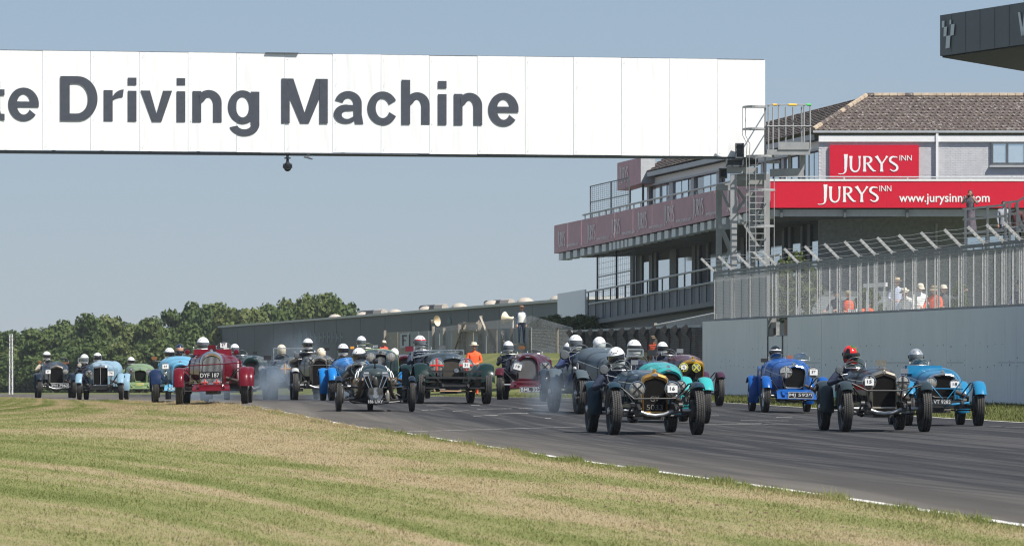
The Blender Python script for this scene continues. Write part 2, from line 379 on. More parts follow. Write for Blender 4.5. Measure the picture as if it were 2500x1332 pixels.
sheet('grass_verge', lambda Y: -60 - Y * .6 if Y > 200 else -70 - Y * .3, lambda Y: float(edgeL(Y)), 60, m_gr)
sheet('race_track', lambda Y: float(edgeL(Y)), lambda Y: float(edgeR(Y)), 34, m_as)
sheet('grass_infield', lambda Y: float(edgeR(Y)), lambda Y: 60 + Y * .6, 60, m_gg)
ysl = YS[YS < 400]
sheet('white_edge_line', lambda Y: float(edgeL(Y)) + .02, lambda Y: float(edgeL(Y)) + .13, 2, m_wl, .006, ysl)
sheet('white_edge_line', lambda Y: float(edgeR(Y)) - .14, lambda Y: float(edgeR(Y)) - .02, 2, m_wl, .006, ysl)
mb = MB()
for x0, y0, x1, y1, w in [(975, 1055, 1340, 1044, .10), (1340, 1044, 1430, 1042, .1), (1725, 1035.5, 2000, 1037, .10), (2380, 1041.5, 2445, 1041, .1), (2455, 1043, 2500, 1043.5, .1),
                          (1030, 1001, 1085, 999.5, .22), (1105, 1004, 1142, 1002, .2), (1155, 1015.5, 1215, 1013.5, .22), (1165, 998.5, 1250, 997.5, .2), (1265, 997.6, 1300, 997.2, .2),
                          (1300, 990, 1348, 989, .24), (1330, 1021.5, 1346, 1021.3, .2), (1215, 1010, 1290, 1009, .2), (1150, 989.5, 1172, 989, .2), (1040, 990.5, 1090, 990, .2),
                          (1808, 1026.8, 1925, 1027.2, .18), (1895, 1018.5, 1935, 1019, .18), (1800, 1033, 1860, 1033.4, .1), (2130, 1036, 2200, 1036.6, .1), (610, 995, 660, 994.4, .2), (1725, 1014.5, 1755, 1014.5, .2)]:
    p, q = hit(x0, y0), hit(x1, y1); n = 8; d = Vector((0, w / 2, 0))
    for i in range(n):
        a, c_ = p.lerp(q, i / n), p.lerp(q, (i + 1) / n); pts = [a - d, c_ - d, c_ + d, a + d]
        mb.quad(*[(v.x, v.y, G(v.x, v.y) + .007) for v in pts])
T(mb.build('painted_grid_marks', m_wl), kind='structure')
# ---- grass blades as one mass
def blades(name, X, Y, hgt, wid, mat, seed):
    r = np.random.default_rng(seed); n = len(X); z = np.concatenate([ground(X[i:i + 20000], Y[i:i + 20000]) for i in range(0, n, 20000)])
    a = r.uniform(-.9, .9, n); lean = r.uniform(-.6, .6, (n, 2)) * hgt[:, None]
    dx, dy = np.cos(a) * wid / 2, np.sin(a) * wid / 2
    v = np.empty((n, 3, 3)); v[:, 0] = np.c_[X - dx, Y - dy, z - .004]; v[:, 1] = np.c_[X + dx, Y + dy, z - .004]; v[:, 2] = np.c_[X + lean[:, 0], Y + lean[:, 1], z + hgt]
    me = bpy.data.meshes.new(name); me.vertices.add(n * 3); me.vertices.foreach_set('co', v.ravel())
    me.loops.add(n * 3); me.loops.foreach_set('vertex_index', np.arange(n * 3, dtype=np.int32)); me.polygons.add(n)
    me.polygons.foreach_set('loop_start', np.arange(0, n * 3, 3, dtype=np.int32)); me.update(calc_edges=True); me.materials.append(mat)
    return T(link(name, me), kind='stuff')
rg = np.random.default_rng(5)
Y = 24 + 152 * rg.uniform(0, 1, 400000) ** 1.9
el = edgeL(Y); u = -rg.uniform(0, 1, len(Y)) ** 1.15 * (el + Y * .105) ; X = el + u + .02
nz = np.sin(X * 5 + Y * .7) * np.sin(Y * .9 - X * 2.1)
hg = rg.gamma(3.0, .0028, len(Y)) * (1 + .4 * nz) + .003; hg *= np.where(rg.random(len(Y)) < .012, 2.6, 1); hg *= np.where(u > -.3, 1.55, 1); wd_ = .0045 + Y * .00009
blades('grass', X, Y, hg, wd_ * rg.uniform(.7, 1.5, len(Y)), m_gb, 1)
Y = np.r_[rg.uniform(26, 70, 22000), rg.uniform(70, 150, 26000)]; cl_ = np.sin(Y * 1.7) * np.sin(Y * .53 + 1) + .5 * np.sin(Y * 4.1); kp = rg.random(len(Y)) < np.clip(.35 + .6 * cl_, .06, 1); Y = Y[kp]; cl_ = cl_[kp]
X = edgeL(Y) + rg.uniform(-.22, .03, len(Y)) + .035 * cl_
blades('verge_edge_grass', X, Y, (rg.gamma(3, .006, len(Y)) + .010) * np.clip(1 + .5 * cl_, .6, 2), (.006 + Y * .00009) * rg.uniform(.7, 1.5, len(Y)), m_gb, 3)
Y = rg.uniform(92, 196, 60000); er = edgeR(Y); wl = 13.7 - .13 * (Y - 142); X = er + rg.uniform(0, 1, len(Y)) * (wl - er)
blades('infield_grass', X, Y, rg.gamma(3, .012, len(Y)) + .015, .015 * rg.uniform(.7, 1.5, len(Y)), m_gg, 2)
# crumbs of soil turned up along the verge
mb = MB(); rc = random.Random(3)
for k in range(260):
    Yc = rc.uniform(34, 120); uc = -abs(rc.gauss(1.55, .42)) if k % 6 else -rc.uniform(.4, 4); Xc = float(edgeL(Yc)) + uc
    if math.sin(Yc * .8) + .5 * math.sin(Yc * 2.3) < -.2 and k % 6: continue
    r_ = rc.uniform(.004, .012); mb.sphere((Xc, Yc, G(Xc, Yc) + r_ * .5), (r_ * rc.uniform(1, 1.9), r_ * rc.uniform(1, 1.6), r_ * .8), 6, 4)
T(mb.build('soil_crumbs', M('dry_soil', (.15, .105, .066), .95, var=.3)), kind='stuff')
# ================================================================ the sponsor gantry over the track
m_white, nt, b = nm('white_panel'); st_ = noise(nt, 1.0, 5, .7, sc3=(2.2, 2.2, .22)); r = ramp(nt, st_, [(.3, (.80, .803, .806)), (.6, (.84, .84, .84))]); nt.links.new(r.outputs[0], b.inputs['Base Color']); b.inputs['Roughness'].default_value = .5; bump(nt, b, noise(nt, 1.0, 2, .5, sc3=(2.4, 2.4, .35)), .35, .12)
m_let = M('charcoal_lettering', (.055, .062, .080), .5, var=.12)
m_steel = M('grey_painted_steel', (.30, .305, .31), .55, var=.14, vs=2.5)
m_dsteel = M('dark_steel', (.09, .10, .11), .5, var=.2)
m_black = M('black_paint', (.018, .018, .02), .45, var=.2)
m_gal = M('galvanised_steel', (.47, .47, .46), .5, metal=.35, var=.2, vs=9)
def bD(px): return 192 + 5 * px / 1870
gl = Vector(((1795 - 1250) / F * 196.8, 197.2, 0)); gl.z = G(gl.x, gl.y)
gantry = thing('banner_gantry', 'long white banner gantry spanning the track, carried by a grey steel tower', 'gantry', gl)
seams = [-247, -130, -13, 104, 221, 341, 459, 577, 695, 812, 930, 1048, 1165, 1282, 1400, 1517, 1634, 1751, 1868]
A0, A1 = P(0, 122, bD(0)), P(1868, 146, bD(1868)); gdir = Vector((A1.x - A0.x, A1.y - A0.y, 0)).normalized(); gth = math.atan2(gdir.y, gdir.x); gn = Vector((gdir.y, -gdir.x, 0))
for i, (a, c_) in enumerate(zip(seams, seams[1:])):
    mb = MB(); dz = rnd.uniform(-.015, .015); f0, f1 = rnd.uniform(0, .012), rnd.uniform(.004, .02)
    def corner(px, y): return P(px, y, bD(px))
    t0, t1, b0, b1 = corner(a + .6, 122.5 + .0128 * a), corner(c_ - .4, 122.5 + .0128 * c_), corner(a + .6, 365 + .0096 * a), corner(c_ - .4, 365 + .0096 * c_)
    fr = [b0 + gn * f0, b1 + gn * f1, b1 - gn * .05, b0 - gn * .05]; tp = [t0 + gn * f0, t1 + gn * f1, t1 - gn * .05, t0 - gn * .05]
    for v in fr + tp: v.z += dz
    mb.hexa(fr, tp); bw(mb, 'banner_panel', m_white, gantry)
mb = MB(); m_bolt = M('panel_bolt', (.72, .72, .73), .5)
for a in seams:
    for t in (.04, .3, .68, .95):
        for dx in (-9, 9):
            q = P(a + dx, lerp(122 + .0128 * a, 365 + .0096 * a, t), bD(a)) + gn * .02
            mb.lathe([(.011, -.012), (.011, .004), (.0, .008)], 6, 'y', q)
bw(mb, 'panel_bolt', m_bolt, gantry, kind='stuff')
mb = MB(); p0, p1 = P(-247, 368, bD(-247)), P(1840, 384.5, bD(1840)); mb.beam(p0 - gn * .35, p1 - gn * .35, .5, .10); q0, q1 = P(-247, 120, bD(-247)), P(1866, 146.5, bD(1866)); mb.beam(q0 - gn * .35, q1 - gn * .35, .5, .06)
mb.beam(P(648, 129, bD(650)) + gn * .03, P(728, 130, bD(728)) + gn * .03, .12, .022); mb.beam(P(635, 373.5, bD(650)), P(1020, 377.5, bD(1020)), .25, .035)
for px in range(-220, 1860, 118): mb.beam(P(px, 124 + .0128 * px, bD(px)) - gn * .45, P(px, 366 + .0096 * px, bD(px)) - gn * .45, .12, .12)
mb.beam(A1 - gn * .3, P(1868, 383, bD(1868)) - gn * .3, .05, .5); bw(mb, 'support_frame', m_dsteel, gantry)
# heavy grotesque lettering, drawn stroke by stroke: x is a column of the board, y the height above the base line
def arc(cx, cy, rx, ry, a0, a1, n=18): return [(cx + rx * math.cos(R(lerp(a0, a1, i / n))), cy + ry * math.sin(R(lerp(a0, a1, i / n)))) for i in range(n + 1)]
class Pen:
    def __init__(s): s.mb = MB(); s.k = 0
    def w(s, x, y, k):
        p = P(x, 295 + (x - 147) * .0108 - y, bD(x)); return p + gn * (.026 + .0016 * k)
    def strip(s, a, b):
        s.k += 1; k = s.k % 8
        f = [s.w(*p, k) for p in a]; g = [s.w(*p, k) for p in b]; n = len(f)
        s.mb.add(f + g, [(i, i + 1, n + i + 1, n + i) for i in range(n - 1)])
    def rect(s, x0, y0, x1, y1): s.strip([(x0, y0), (x0, y1)], [(x1, y0), (x1, y1)])
    def ring(s, o, i): s.strip(o, i)
    def arch(s, x0, x1, xh=79):
        s.rect(x0, 0, x0 + 21, 76)
        o = arc((x0 + x1) / 2 + 4, 48, (x1 - x0) / 2 - 4, xh - 48, 150, 0) + [(x1, 0)]
        i = arc((x0 + x1) / 2 + 4 - 1, 42, (x1 - x0) / 2 - 24, 19, 150, 0) + [(x1 - 21, 0)]
        i[0] = (x0 + 17, 42); o[0] = (x0 + 17, 66); s.strip(o, i)
pen = Pen()
def g_i(x): pen.rect(x, 0, x + 21, 75); pen.rect(x, 89, x + 21, 107)
def g_e(x0, x1):
    cx, rx = (x0 + x1) / 2, (x1 - x0) / 2
    pen.strip(arc(cx, 39, rx, 41, 0, 322, 40), arc(cx, 39, rx - 21, 25, 0, 330, 40)); pen.rect(x0 + 16, 32, x1 - .5, 46)
g_e(20, 95)
pen.rect(-14, 0, 0, 96); pen.rect(-28, 60, 11, 75); pen.strip([(-14, 20), (-8, 2), (11, -1)], [(0, 24), (2, 16), (11, 15)])
pen.rect(147, 0, 170, 109); pen.strip([(165, 109), (190, 109)] + arc(190, 54.5, 48, 54.5, 90, -90, 24) + [(165, 0)], [(165, 91), (187, 91)] + arc(187, 54.5, 28, 36.5, 90, -90, 24) + [(165, 18)])
pen.rect(253, 0, 275, 76); pen.strip(arc(303, 45, 32, 33, 175, 92, 10), arc(303, 45, 30, 14, 175, 97, 10))
g_i(312); pen.strip([(343, 76), (371, 0)], [(366, 76), (382, 20)]); pen.strip([(398, 76), (382, 20)], [(420, 76), (394, 0)]); pen.strip([(371, 0), (382, 20.5)], [(394, 0), (382.2, 20.5)])
g_i(431); pen.arch(470, 541)
pen.strip(arc(592, 38, 36, 41, 0, 360, 40), arc(592, 38, 16, 25, 0, 360, 40)); pen.rect(612, -4, 633, 76)
pen.strip([(633, -2)] + arc(596, -4, 37, 28, 0, -165, 20), [(612, -2)] + arc(596, -4, 17, 12, 0, -165, 20))
pen.rect(687, 0, 707, 109); pen.rect(780, 0, 800, 109); pen.strip([(687, 109), (733, 0)], [(716, 109), (743.5, 26)]); pen.strip([(771, 109), (743.5, 26)], [(800, 109), (754, 0)]); pen.strip([(733, 0), (743.3, 27)], [(754, 0), (743.7, 27)])
pen.strip(arc(850, 50, 33, 30, 165, 0) + [(883, 22), (887, 0)], arc(850, 48, 13, 15.5, 165, 0) + [(863, 16), (867, 0)])
pen.strip([(866, 46)] + arc(844, 24, 29, 23, 75, 300, 24) + [(866, 9)], [(866, 33)] + arc(847, 22, 13, 10, 80, 300, 24) + [(866, 20)])
pen.strip(arc(934, 39, 37, 41, 28, 332, 36), arc(934, 39, 17, 24, 22, 338, 36))
pen.rect(980, 70, 1001, 109); pen.arch(980, 1049); g_i(1069); pen.arch(1108, 1177); g_e(1192, 1266)
bw(pen.mb, 'banner_lettering', m_let, gantry)
# camera dome and bracket under the banner
hc = P(702, 376, bD(702)); cw = thing('trackside_camera', 'black dome camera hanging below the white banner', 'camera', hc)
mb = MB(); mb.lathe([(.05, 0), (.05, -.12), (.12, -.13), (.12, -.17), (.045, -.18), (.06, -.3), (.13, -.36), (.13, -.46)], 14, 'z', hc, True); bw(mb, 'mount', m_black, cw, 40)
mb = MB(); mb.lathe([(.135, -.40), (.15, -.45), (.14, -.52), (.1, -.6), (.04, -.63), (0, -.635)], 16, 'z', hc); bw(mb, 'dome', M('dome_black', (.01, .012, .015), .1), cw, 50)
mb = MB(); mb.tube([hc + Vector((-.15, -.02, -.36)), hc + Vector((-.16, -.04, -.5)), hc + Vector((0, -.16, -.56))], .018, 6); mb.tube([hc + Vector((.15, -.02, -.36)), hc + Vector((.16, -.04, -.5)), hc + Vector((0, -.16, -.56))], .018, 6); bw(mb, 'yoke', m_black, cw)
hb = P(753, 375, bD(753)); bk = thing('antenna_plate', 'small grey plate on a short stem under the banner', 'bracket', hb)
mb = MB(); mb.beam(hb, hb + Vector((0, 0, -.12)), .1, .1); bw(mb, 'stem', m_steel, bk); mb = MB(); mb.box(hb + Vector((-.01, 0, -.16)), (.32, .25, .05), Euler((0, .25, 0)).to_matrix()); bw(mb, 'plate', m_dsteel, bk)
# tower
GD = 197.0
def TP(px, py, dd=0): return P(px, py, GD + dd)
def tpart(name, mb, mat=m_steel): return bw(mb, name, mat, gantry)
zg = gl.z
def col(px, y0, w, dd, d=.3, bottom=None):
    mb = MB(); p = TP(px, y0, dd); q = Vector((p.x, p.y, G(p.x, p.y) if bottom is None else TP(px, bottom, dd).z)); mb.box((p + q) / 2, (w * GD / F, d, (p - q).length)); tpart('tower_column', mb)
col(1755, 455, 14, 1.6); col(1791, 425, 16, -.5, .22); col(1872, 425, 14, 2.0); col(1838, 470, 12, 2.6)
mb = MB()
for y0, y1, x0, x1, dd in [(448, 466, 1750, 1793, .3), (408, 424, 1775, 1850, -.45), (424, 440, 1797, 1870, -.2), (432, 456, 1797, 1868, .9), (546, 560, 1754, 1800, .2)]:
    p, q = TP(x0, (y0 + y1) / 2, dd), TP(x1, (y0 + y1) / 2, dd); mb2 = MB(); mb2.beam(p, q, .22, (y1 - y0) * GD / F * .9); tpart('tower_beam', mb2)
for x0, y0, x1, y1, dd in [(1760, 465, 1800, 545, .8), (1800, 462, 1870, 560, .9), (1765, 560, 1800, 640, .8), (1797, 650, 1760, 560, 1.0), (1830, 470, 1768, 560, 1.4), (1795, 560, 1768, 650, 1.2), (1840, 640, 1870, 560, 2.2), (1870, 470, 1845, 555, 2.2), (1800, 520, 1850, 600, 1.8)]:
    mb2 = MB(); mb2.beam(TP(x0, y0, dd), TP(x1, y1, dd), .07, .1); tpart('tower_brace', mb2)
# box ends on the tower head
for x0, y0, x1, y1, dd in [(1795, 350, 1816, 387, -.6), (1772, 388, 1815, 407, -.5), (1755, 411, 1775, 435, .8), (1815, 388, 1850, 405, .3)]:
    mb2 = MB(); p, q = TP(x0, y0, dd), TP(x1, y1, dd); c_ = (p + q) / 2; w, h = abs(q.x - p.x), abs(p.z - q.z); t = .05
    for cx, cz, sx, sz in [(0, h / 2 - t / 2, w, t), (0, -h / 2 + t / 2, w, t), (-w / 2 + t / 2, 0, t, h - 2 * t), (w / 2 - t / 2, 0, t, h - 2 * t)]: mb2.box((c_.x + cx, c_.y, c_.z + cz), (sx, .5, sz))
    mb2.box((c_.x, c_.y + .1, c_.z), (w - 2 * t - .004, .2, h - 2 * t - .004)); tpart('beam_end', mb2, m_dsteel)
# ladder with cage: two stringers, rungs, hoops and the tall post
ml = MB(); y_ = -1.15
for px in (1829, 1868): ml.beam(TP(px, 470 if px < 1850 else 258, y_), TP(px, 660, y_), .07 if px > 1850 else .035, .05)
tpart('ladder_stringer', ml)
for k in range(11):
    mb2 = MB(); yy = 480 + k * 15; mb2.tube([TP(1829, yy, y_), TP(1868, yy, y_)], .018, 6); tpart('ladder_rung', mb2)
for yy, x0, x1, dp in [(262, 1813, 1868, -.75), (316, 1813, 1868, -.75), (382, 1822, 1890, -.7), (464, 1822, 1892, -.7), (552, 1822, 1890, -.7)]:
    mb2 = MB(); a_, e_ = TP(x0, yy, y_), TP(x1, yy, y_); mid = (a_ + e_) / 2; rx = (e_.x - a_.x) / 2
    pts = [Vector((mid.x - math.cos(math.pi * i / 12) * rx, a_.y + math.sin(math.pi * i / 12) * dp, a_.z)) for i in range(13)]
    for u_, v_ in zip(pts, pts[1:]): mb2.beam(u_, v_, .012, .075)
    mb2.beam(a_, e_, .012, .075); tpart('cage_hoop', mb2)
for x0, x1, dp in [(1813, 1822, 0), (1820, 1829, -.5), (1890, 1890, 0), (1845, 1845, -.72)]:
    mb2 = MB()
    if x0 < 1840: mb2.tube([TP(x0, 262, y_ + dp), TP(x0, 330, y_ + dp), TP(x1 + 2, 352, y_ + dp), TP(x1, 382, y_ + dp), TP(x1, 640, y_ + dp)], .014, 6)
    else: mb2.tube([TP(x0, 382, y_ + dp), TP(x0, 640, y_ + dp)], .014, 6)
    tpart('cage_bar', mb2)
# platform with railing
pf = thing('inspection_platform', 'small railed steel platform beside the right end of the banner', 'platform', TP(1925, 378, 0))
def pb(mb, n, mat=m_steel): return bw(mb, n, mat, pf)
mb = MB(); a_, e_ = TP(1872, 372, -1.6), TP(1978, 372, -1.6); mb.hexa([TP(1872, 378, -1.6), TP(1978, 378, -1.6), TP(1978, 378, .2), TP(1872, 378, .2)], [TP(1872, 365, -1.6), TP(1978, 365, -1.6), TP(1978, 365, .2), TP(1872, 365, .2)]); pb(mb, 'deck')
mb = MB(); mb.beam(TP(1900, 356, -1.62), TP(1976, 356, -1.62), .03, .28); pb(mb, 'toe_board')
for px, dd in [(1876, -1.55), (1887, -.2), (1901, -1.55), (1918, .15), (1936, .15), (1957, -.2), (1963, -1.55), (1978, -1.55)]:
    mb = MB(); mb.tube([TP(px, 366, dd), TP(px, 255 + (6 if dd > -1 else 0), dd)], .028, 8); pb(mb, 'rail_post')
for yy in (256, 308):
    for x0, d0, x1, d1 in [(1872, -1.57, 1981, -1.57), (1978, -1.55, 1957, .15), (1880, .15, 1957, .15), (1874, -1.55, 1880, .15)]:
        mb = MB(); mb.tube([TP(x0, yy, d0), TP(x1, yy, d1)], .025, 8); pb(mb, 'guard_rail')
for (x0, x1, c_) in [(1887, 1897, (.8, .45, .03)), (1925, 1945, (.8, .5, .03)), (1970, 1979, (.03, .6, .06))]:
    mb = MB(); mb.tube([TP(x0, 256, -1.57), TP(x1, 256.4, -1.57)], .042, 8); pb(mb, 'tape_wrap', M('tape%d' % x0, c_, .6))
mb = MB(); mb.beam(TP(1960, 378, -.8), TP(1958, 415, -.8), .16, .16); mb.beam(TP(1927, 378, -.8), TP(1928, 415, -.8), .12, .12); mb.beam(TP(1880, 422, -.8), TP(1962, 420, -.8), .2, .28); mb.beam(TP(1872, 396, -.8), TP(1905, 396, -.8), .1, .1); pb(mb, 'bracket')
# ================================================================ pit wall and catch fence
def wallY(px): return 32.16 / ((px - 1250) / F + .13)
def WP(px, z, off=0.0):
    """a point on the pit wall's track face; off = metres behind it"""
    Y = wallY(px); X = (px - 1250) / F * Y; return Vector((X + .9917 * off, Y + .1289 * off, z))
wn = Vector((-.9917, -.1289, 0))
m_wall, nt, b = nm('pale_wall_paint'); n1 = noise(nt, .6, 6, .7, sc3=(1, 1, .5)); r = ramp(nt, n1, [(.3, (.70, .73, .74)), (.7, (.78, .80, .81))])
dr = ramp(nt, noise(nt, 1.0, 6, .8, sc3=(5, 5, .35)), [(.58, (0, 0, 0)), (.72, (.35, .35, .35))]); sp = ramp(nt, noise(nt, 7, 4, .7), [(.70, (0, 0, 0)), (.76, (.8, .8, .8))])
for s_, k_ in ((dr, (.20, .19, .17)), (sp, (.12, .11, .10))):
    bwn = N(nt, 'ShaderNodeRGBToBW'); nt.links.new(s_.outputs[0], bwn.inputs[0]); c0 = mixc(nt, bwn.outputs[0], r.outputs[0] if k_[0] == .20 else c0, k_)
nt.links.new(c0, b.inputs['Base Color']); b.inputs['Roughness'].default_value = .75; bump(nt, b, noise(nt, 3, 6, .7), .25, .03)
ZT = 2.63
wroot = thing('pit_wall', 'long pale grey concrete wall beside the track under the catch fence', 'wall', WP(2100, 0))
for a, c_, zt in [(1715, 1872.5, ZT), (1873, 1922, 2.02), (1922.5, 2005, ZT), (2005.4, 2150, ZT), (2150.4, 2310, ZT), (2310.4, 2480, ZT), (2480.4, 2800, ZT)]:
    mb = MB(); z0 = -.3; o = rnd.uniform(0, .006)
    mb.hexa([WP(a, z0, o), WP(c_, z0, o), WP(c_, z0, .26), WP(a, z0, .26)], [WP(a, zt, o), WP(c_, zt, o), WP(c_, zt, .26), WP(a, zt, .26)]); bw(mb, 'wall_panel', m_wall, wroot)
mb = MB(); rw = random.Random(9); hp = WP(1760, 0); hq = WP(2790, 0); Lw = (hq - hp).length
for k in range(int(Lw / .95)):
    for zz in (1.02, 1.22, 1.62):
        if rw.random() < .4: continue
        p = hp.lerp(hq, (k + rw.uniform(-.12, .12)) * .95 / Lw); p.z = zz + rw.uniform(-.05, .05); s_ = rw.uniform(.010, .022); mb.box(p + wn * .002, (.006, s_ * 3.0, s_ * rw.uniform(1, 2.2)), Matrix.Rotation(.13, 3, 'Z'))
bw(mb, 'tie_hole', M('hole_dark', (.04, .045, .05), .9), wroot, kind='stuff')
mb = MB()
for a, c_ in [(1930, 2003), (2152, 2240), (2312, 2352), (2436, 2478), (2482, 2700)]: mb.beam(WP(a, 1.13, -.001), WP(c_, 1.13, -.001), .004, .012)
bw(mb, 'pour_joint', M('joint_dark', (.22, .25, .27), .9), wroot, kind='stuff')
# the marshals' opening in the wall: grey boxes between two thin posts
m_ggrey_ = M('box_grey', (.20, .20, .19), .7, var=.3)
op = thing('trackside_box', 'grey metal control boxes in the gap of the pale wall', 'box', WP(1897, 2.05, .1))
for x0, x1, z0, z1, off, mt in [(1872.7, 1876, 2.04, 2.64, -.005, m_ggrey_), (1876.2, 1889, 2.06, 2.5, .08, m_ggrey_), (1880, 1888, 2.06, 2.3, -.02, m_black), (1896, 1909, 2.06, 2.44, .1, m_ggrey_), (1911, 1920, 2.06, 2.58, .06, M('rusty_plate', (.22, .13, .10), .8, var=.4))]:  # first box is an added cover over the wall panel's sunlit end
    dd_ = .28 if x0 < 1873 else .14; mb = MB(); mb.hexa([WP(x0, z0, off), WP(x1, z0, off), WP(x1, z0, off + dd_), WP(x0, z0, off + dd_)], [WP(x0, z1, off), WP(x1, z1, off), WP(x1, z1, off + dd_), WP(x0, z1, off + dd_)]); bw(mb, 'box', mt, op)
mb = MB()
for px in (1876.5, 1912): mb.beam(WP(px, .1, -.03), WP(px, 2.04, -.03), .035, .035)
bw(mb, 'post', m_black, op)
# fence
fence = thing('catch_fence', 'tall mesh catch fence with angled arms on top of the pale wall', 'fence', WP(2100, ZT))
m_post, nt, b = nm('rusty_galvanised'); r = ramp(nt, noise(nt, 2.2, 6, .75), [(.35, (.50, .50, .49)), (.66, (.40, .40, .39)), (.72, (.20, .09, .05))]); nt.links.new(r.outputs[0], b.inputs['Base Color']); b.inputs['Roughness'].default_value = .55; b.inputs['Metallic'].default_value = .2
m_rail = M('shade_grey_rail', (.20, .21, .22), .6, metal=.2, var=.2)  # dark grey holds the shade of the rail's track-facing side
m_wire = M('mesh_wire', (.52, .53, .54), .5, metal=.3, var=.1)
posts = [1739, 1782, 1827, 1869, 1890, 1944, 1995, 2043, 2093, 2132, 2174, 2227, 2282, 2340, 2398, 2444, 2486, 2540, 2600, 2665, 2730, 2795]
zb, zt = ZT + .04, 4.38
def pl(mb, a, c_, zA, zB, oA, w=.05, d=.03): # upright plate between heights
    mb.hexa([a + wn * d, c_ + wn * d, c_ - wn * d, a - wn * d], [v + Vector((0, 0, zB - zA)) for v in (a + wn * d, c_ + wn * d, c_ - wn * d, a - wn * d)])
for i, px in enumerate(posts):
    mb = MB(); o = .10; p = WP(px, ZT - .05, o)
    mb.box((p.x, p.y, (ZT + zt) / 2 - .03), (.070, .05, zt - ZT)); mb.box((p.x + .035, p.y - .035, (ZT + zt) / 2 - .03), (.012, .03, zt - ZT))
    for k in range(7): mb.box((p.x - .006, p.y - .027, ZT + .2 + k * .24), (.022, .01, .05))
    bw(mb, 'fence_post', m_post, fence)
    mb = MB(); q = Vector((p.x, p.y, zt)); e = q + Vector((-.50, -.05, .50)); mb.beam(q + Vector((.03, 0, -.03)), e, .035, .085); 
    for k in range(5): s_ = q.lerp(e, .15 + .18 * k); mb.box((s_.x, s_.y - .02, s_.z), (.03, .012, .03), Euler((0, R(45), 0)).to_matrix())
    mb.box((q.x + .02, q.y, q.z + .02), (.12, .07, .1)); bw(mb, 'fence_arm', m_gal, fence)
    if i + 1 < len(posts):
        nx = posts[i + 1]
        for t in (.5, .88):
            mb = MB(); p2 = WP(lerp(px, nx, t), ZT, .09); mb.box((p2.x, p2.y, (ZT + zt) / 2), (.042, .03, zt - ZT - .1)); bw(mb, 'fence_upright', m_gal, fence)
        for z_, h_ in ((zt, .10), (zt - .13, .055), (zb, .07)):
            mb = MB(); mb.beam(WP(px + .3, z_, .1), WP(nx - .3, z_, .1), .06, h_); bw(mb, 'fence_rail', m_rail, fence)
mb = MB(); a, c_ = posts[0], posts[-1]
for k in range(31): z_ = zb + .05 + k * .0525; mb.beam(WP(a, z_, .06), WP(c_, z_, .06), .007, .007)
A_, C_ = WP(a, zb, .066), WP(c_, zb, .066); L_ = (C_ - A_).length
for k in range(int(L_ / .07)): p = A_.lerp(C_, k * .07 / L_); mb.beam(p, p + Vector((0, 0, zt - zb)), .003, .003)
bw(mb, 'wire_mesh', m_wire, fence, kind='stuff')
mb = MB()
for t in (.22, .5, .75, .96):
    for i in range(len(posts) - 1):
        o_ = Vector((-.50 * t, -.05 * t, .50 * t)); p, q = WP(posts[i], zt, .1) + o_, WP(posts[i + 1], zt, .1) + o_; m_ = (p + q) / 2 - Vector((0, 0, .03)); mb.tube([p, m_, q], .006, 4)
bw(mb, 'strand_wire', m_wire, fence, kind='stuff')
# clear sheets behind the mesh, dusty
m_dust = glass('dusty_sheet', (.80, .82, .84), .06, .4)
nt = m_dust.node_tree; mo = [n for n in nt.nodes if n.type == 'OUTPUT_MATERIAL'][0]; old = mo.inputs[0].links[0].from_socket
tl = N(nt, 'ShaderNodeBsdfTranslucent'); tl.inputs[0].default_value = (.7, .7, .7, 1); df = N(nt, 'ShaderNodeBsdfDiffuse'); df.inputs[0].default_value = (.6, .6, .6, 1)
ms = N(nt, 'ShaderNodeMixShader', i_0=.25); nt.links.new(tl.outputs[0], ms.inputs[1]); nt.links.new(df.outputs[0], ms.inputs[2]); ms2 = N(nt, 'ShaderNodeMixShader', i_0=.20); nt.links.new(old, ms2.inputs[1]); nt.links.new(ms.outputs[0], ms2.inputs[2]); nt.links.new(ms2.outputs[0], mo.inputs[0])
for i in range(len(posts) - 1):
    if posts[i] > 1830: continue
    mb = MB(); a, c_ = posts[i] + 2, posts[i + 1] - 2; mb.hexa([WP(a, zb + .05, .14), WP(c_, zb + .05, .14), WP(c_, zb + .05, .145), WP(a, zb + .05, .145)], [WP(a, zt - .18, .14), WP(c_, zt - .18, .14), WP(c_, zt - .18, .145), WP(a, zt - .18, .145)]); bw(mb, 'clear_sheet', m_dust, fence)
# raised terrace behind the wall
m_conc = M('concrete', (.30, .30, .29), .85, var=.15, vs=1.2)
mb = MB(); mb.hexa([WP(1735, -.3, .30), WP(2800, -.3, .30), WP(2800, -.3, 6), WP(1735, -.3, 6)], [WP(1735, 1.5, .30), WP(2800, 1.5, .30), WP(2800, 1.5, 6), WP(1735, 1.5, 6)])
T(mb.build('terrace_ground', m_conc), kind='structure')
# ================================================================ the clubhouse with balconies
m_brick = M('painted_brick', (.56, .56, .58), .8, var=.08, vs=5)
m_wtrim = M('white_trim', (.80, .80, .80), .5, var=.05)
m_red = M('red_sign', (.62, .006, .030), .4, var=.04)
m_fade = M('faded_red_sign', (.52, .29, .33), .6, var=.10, vs=1.5)
m_wlet = M('white_lettering', (.85, .85, .85), .5, var=.02)
m_plet = M('pale_lettering', (.86, .80, .83), .6, var=.05)
m_gtrim = M('grey_trim', (.40, .42, .44), .5, var=.08)
m_ggrey = M('dark_grey_cladding', (.13, .14, .15), .6, var=.15)
m_pane = M('window_pane', (.72, .80, .86), .06, metal=.75, var=.06, vs=.8)
m_dglass = M('dark_window_glass', (.025, .03, .035), .06, var=.2, spec=.8)
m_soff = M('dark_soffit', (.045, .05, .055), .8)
m_tile, nt, b = nm('roof_tile'); oi = N(nt, 'ShaderNodeObjectInfo'); g = N(nt, 'ShaderNodeNewGeometry')
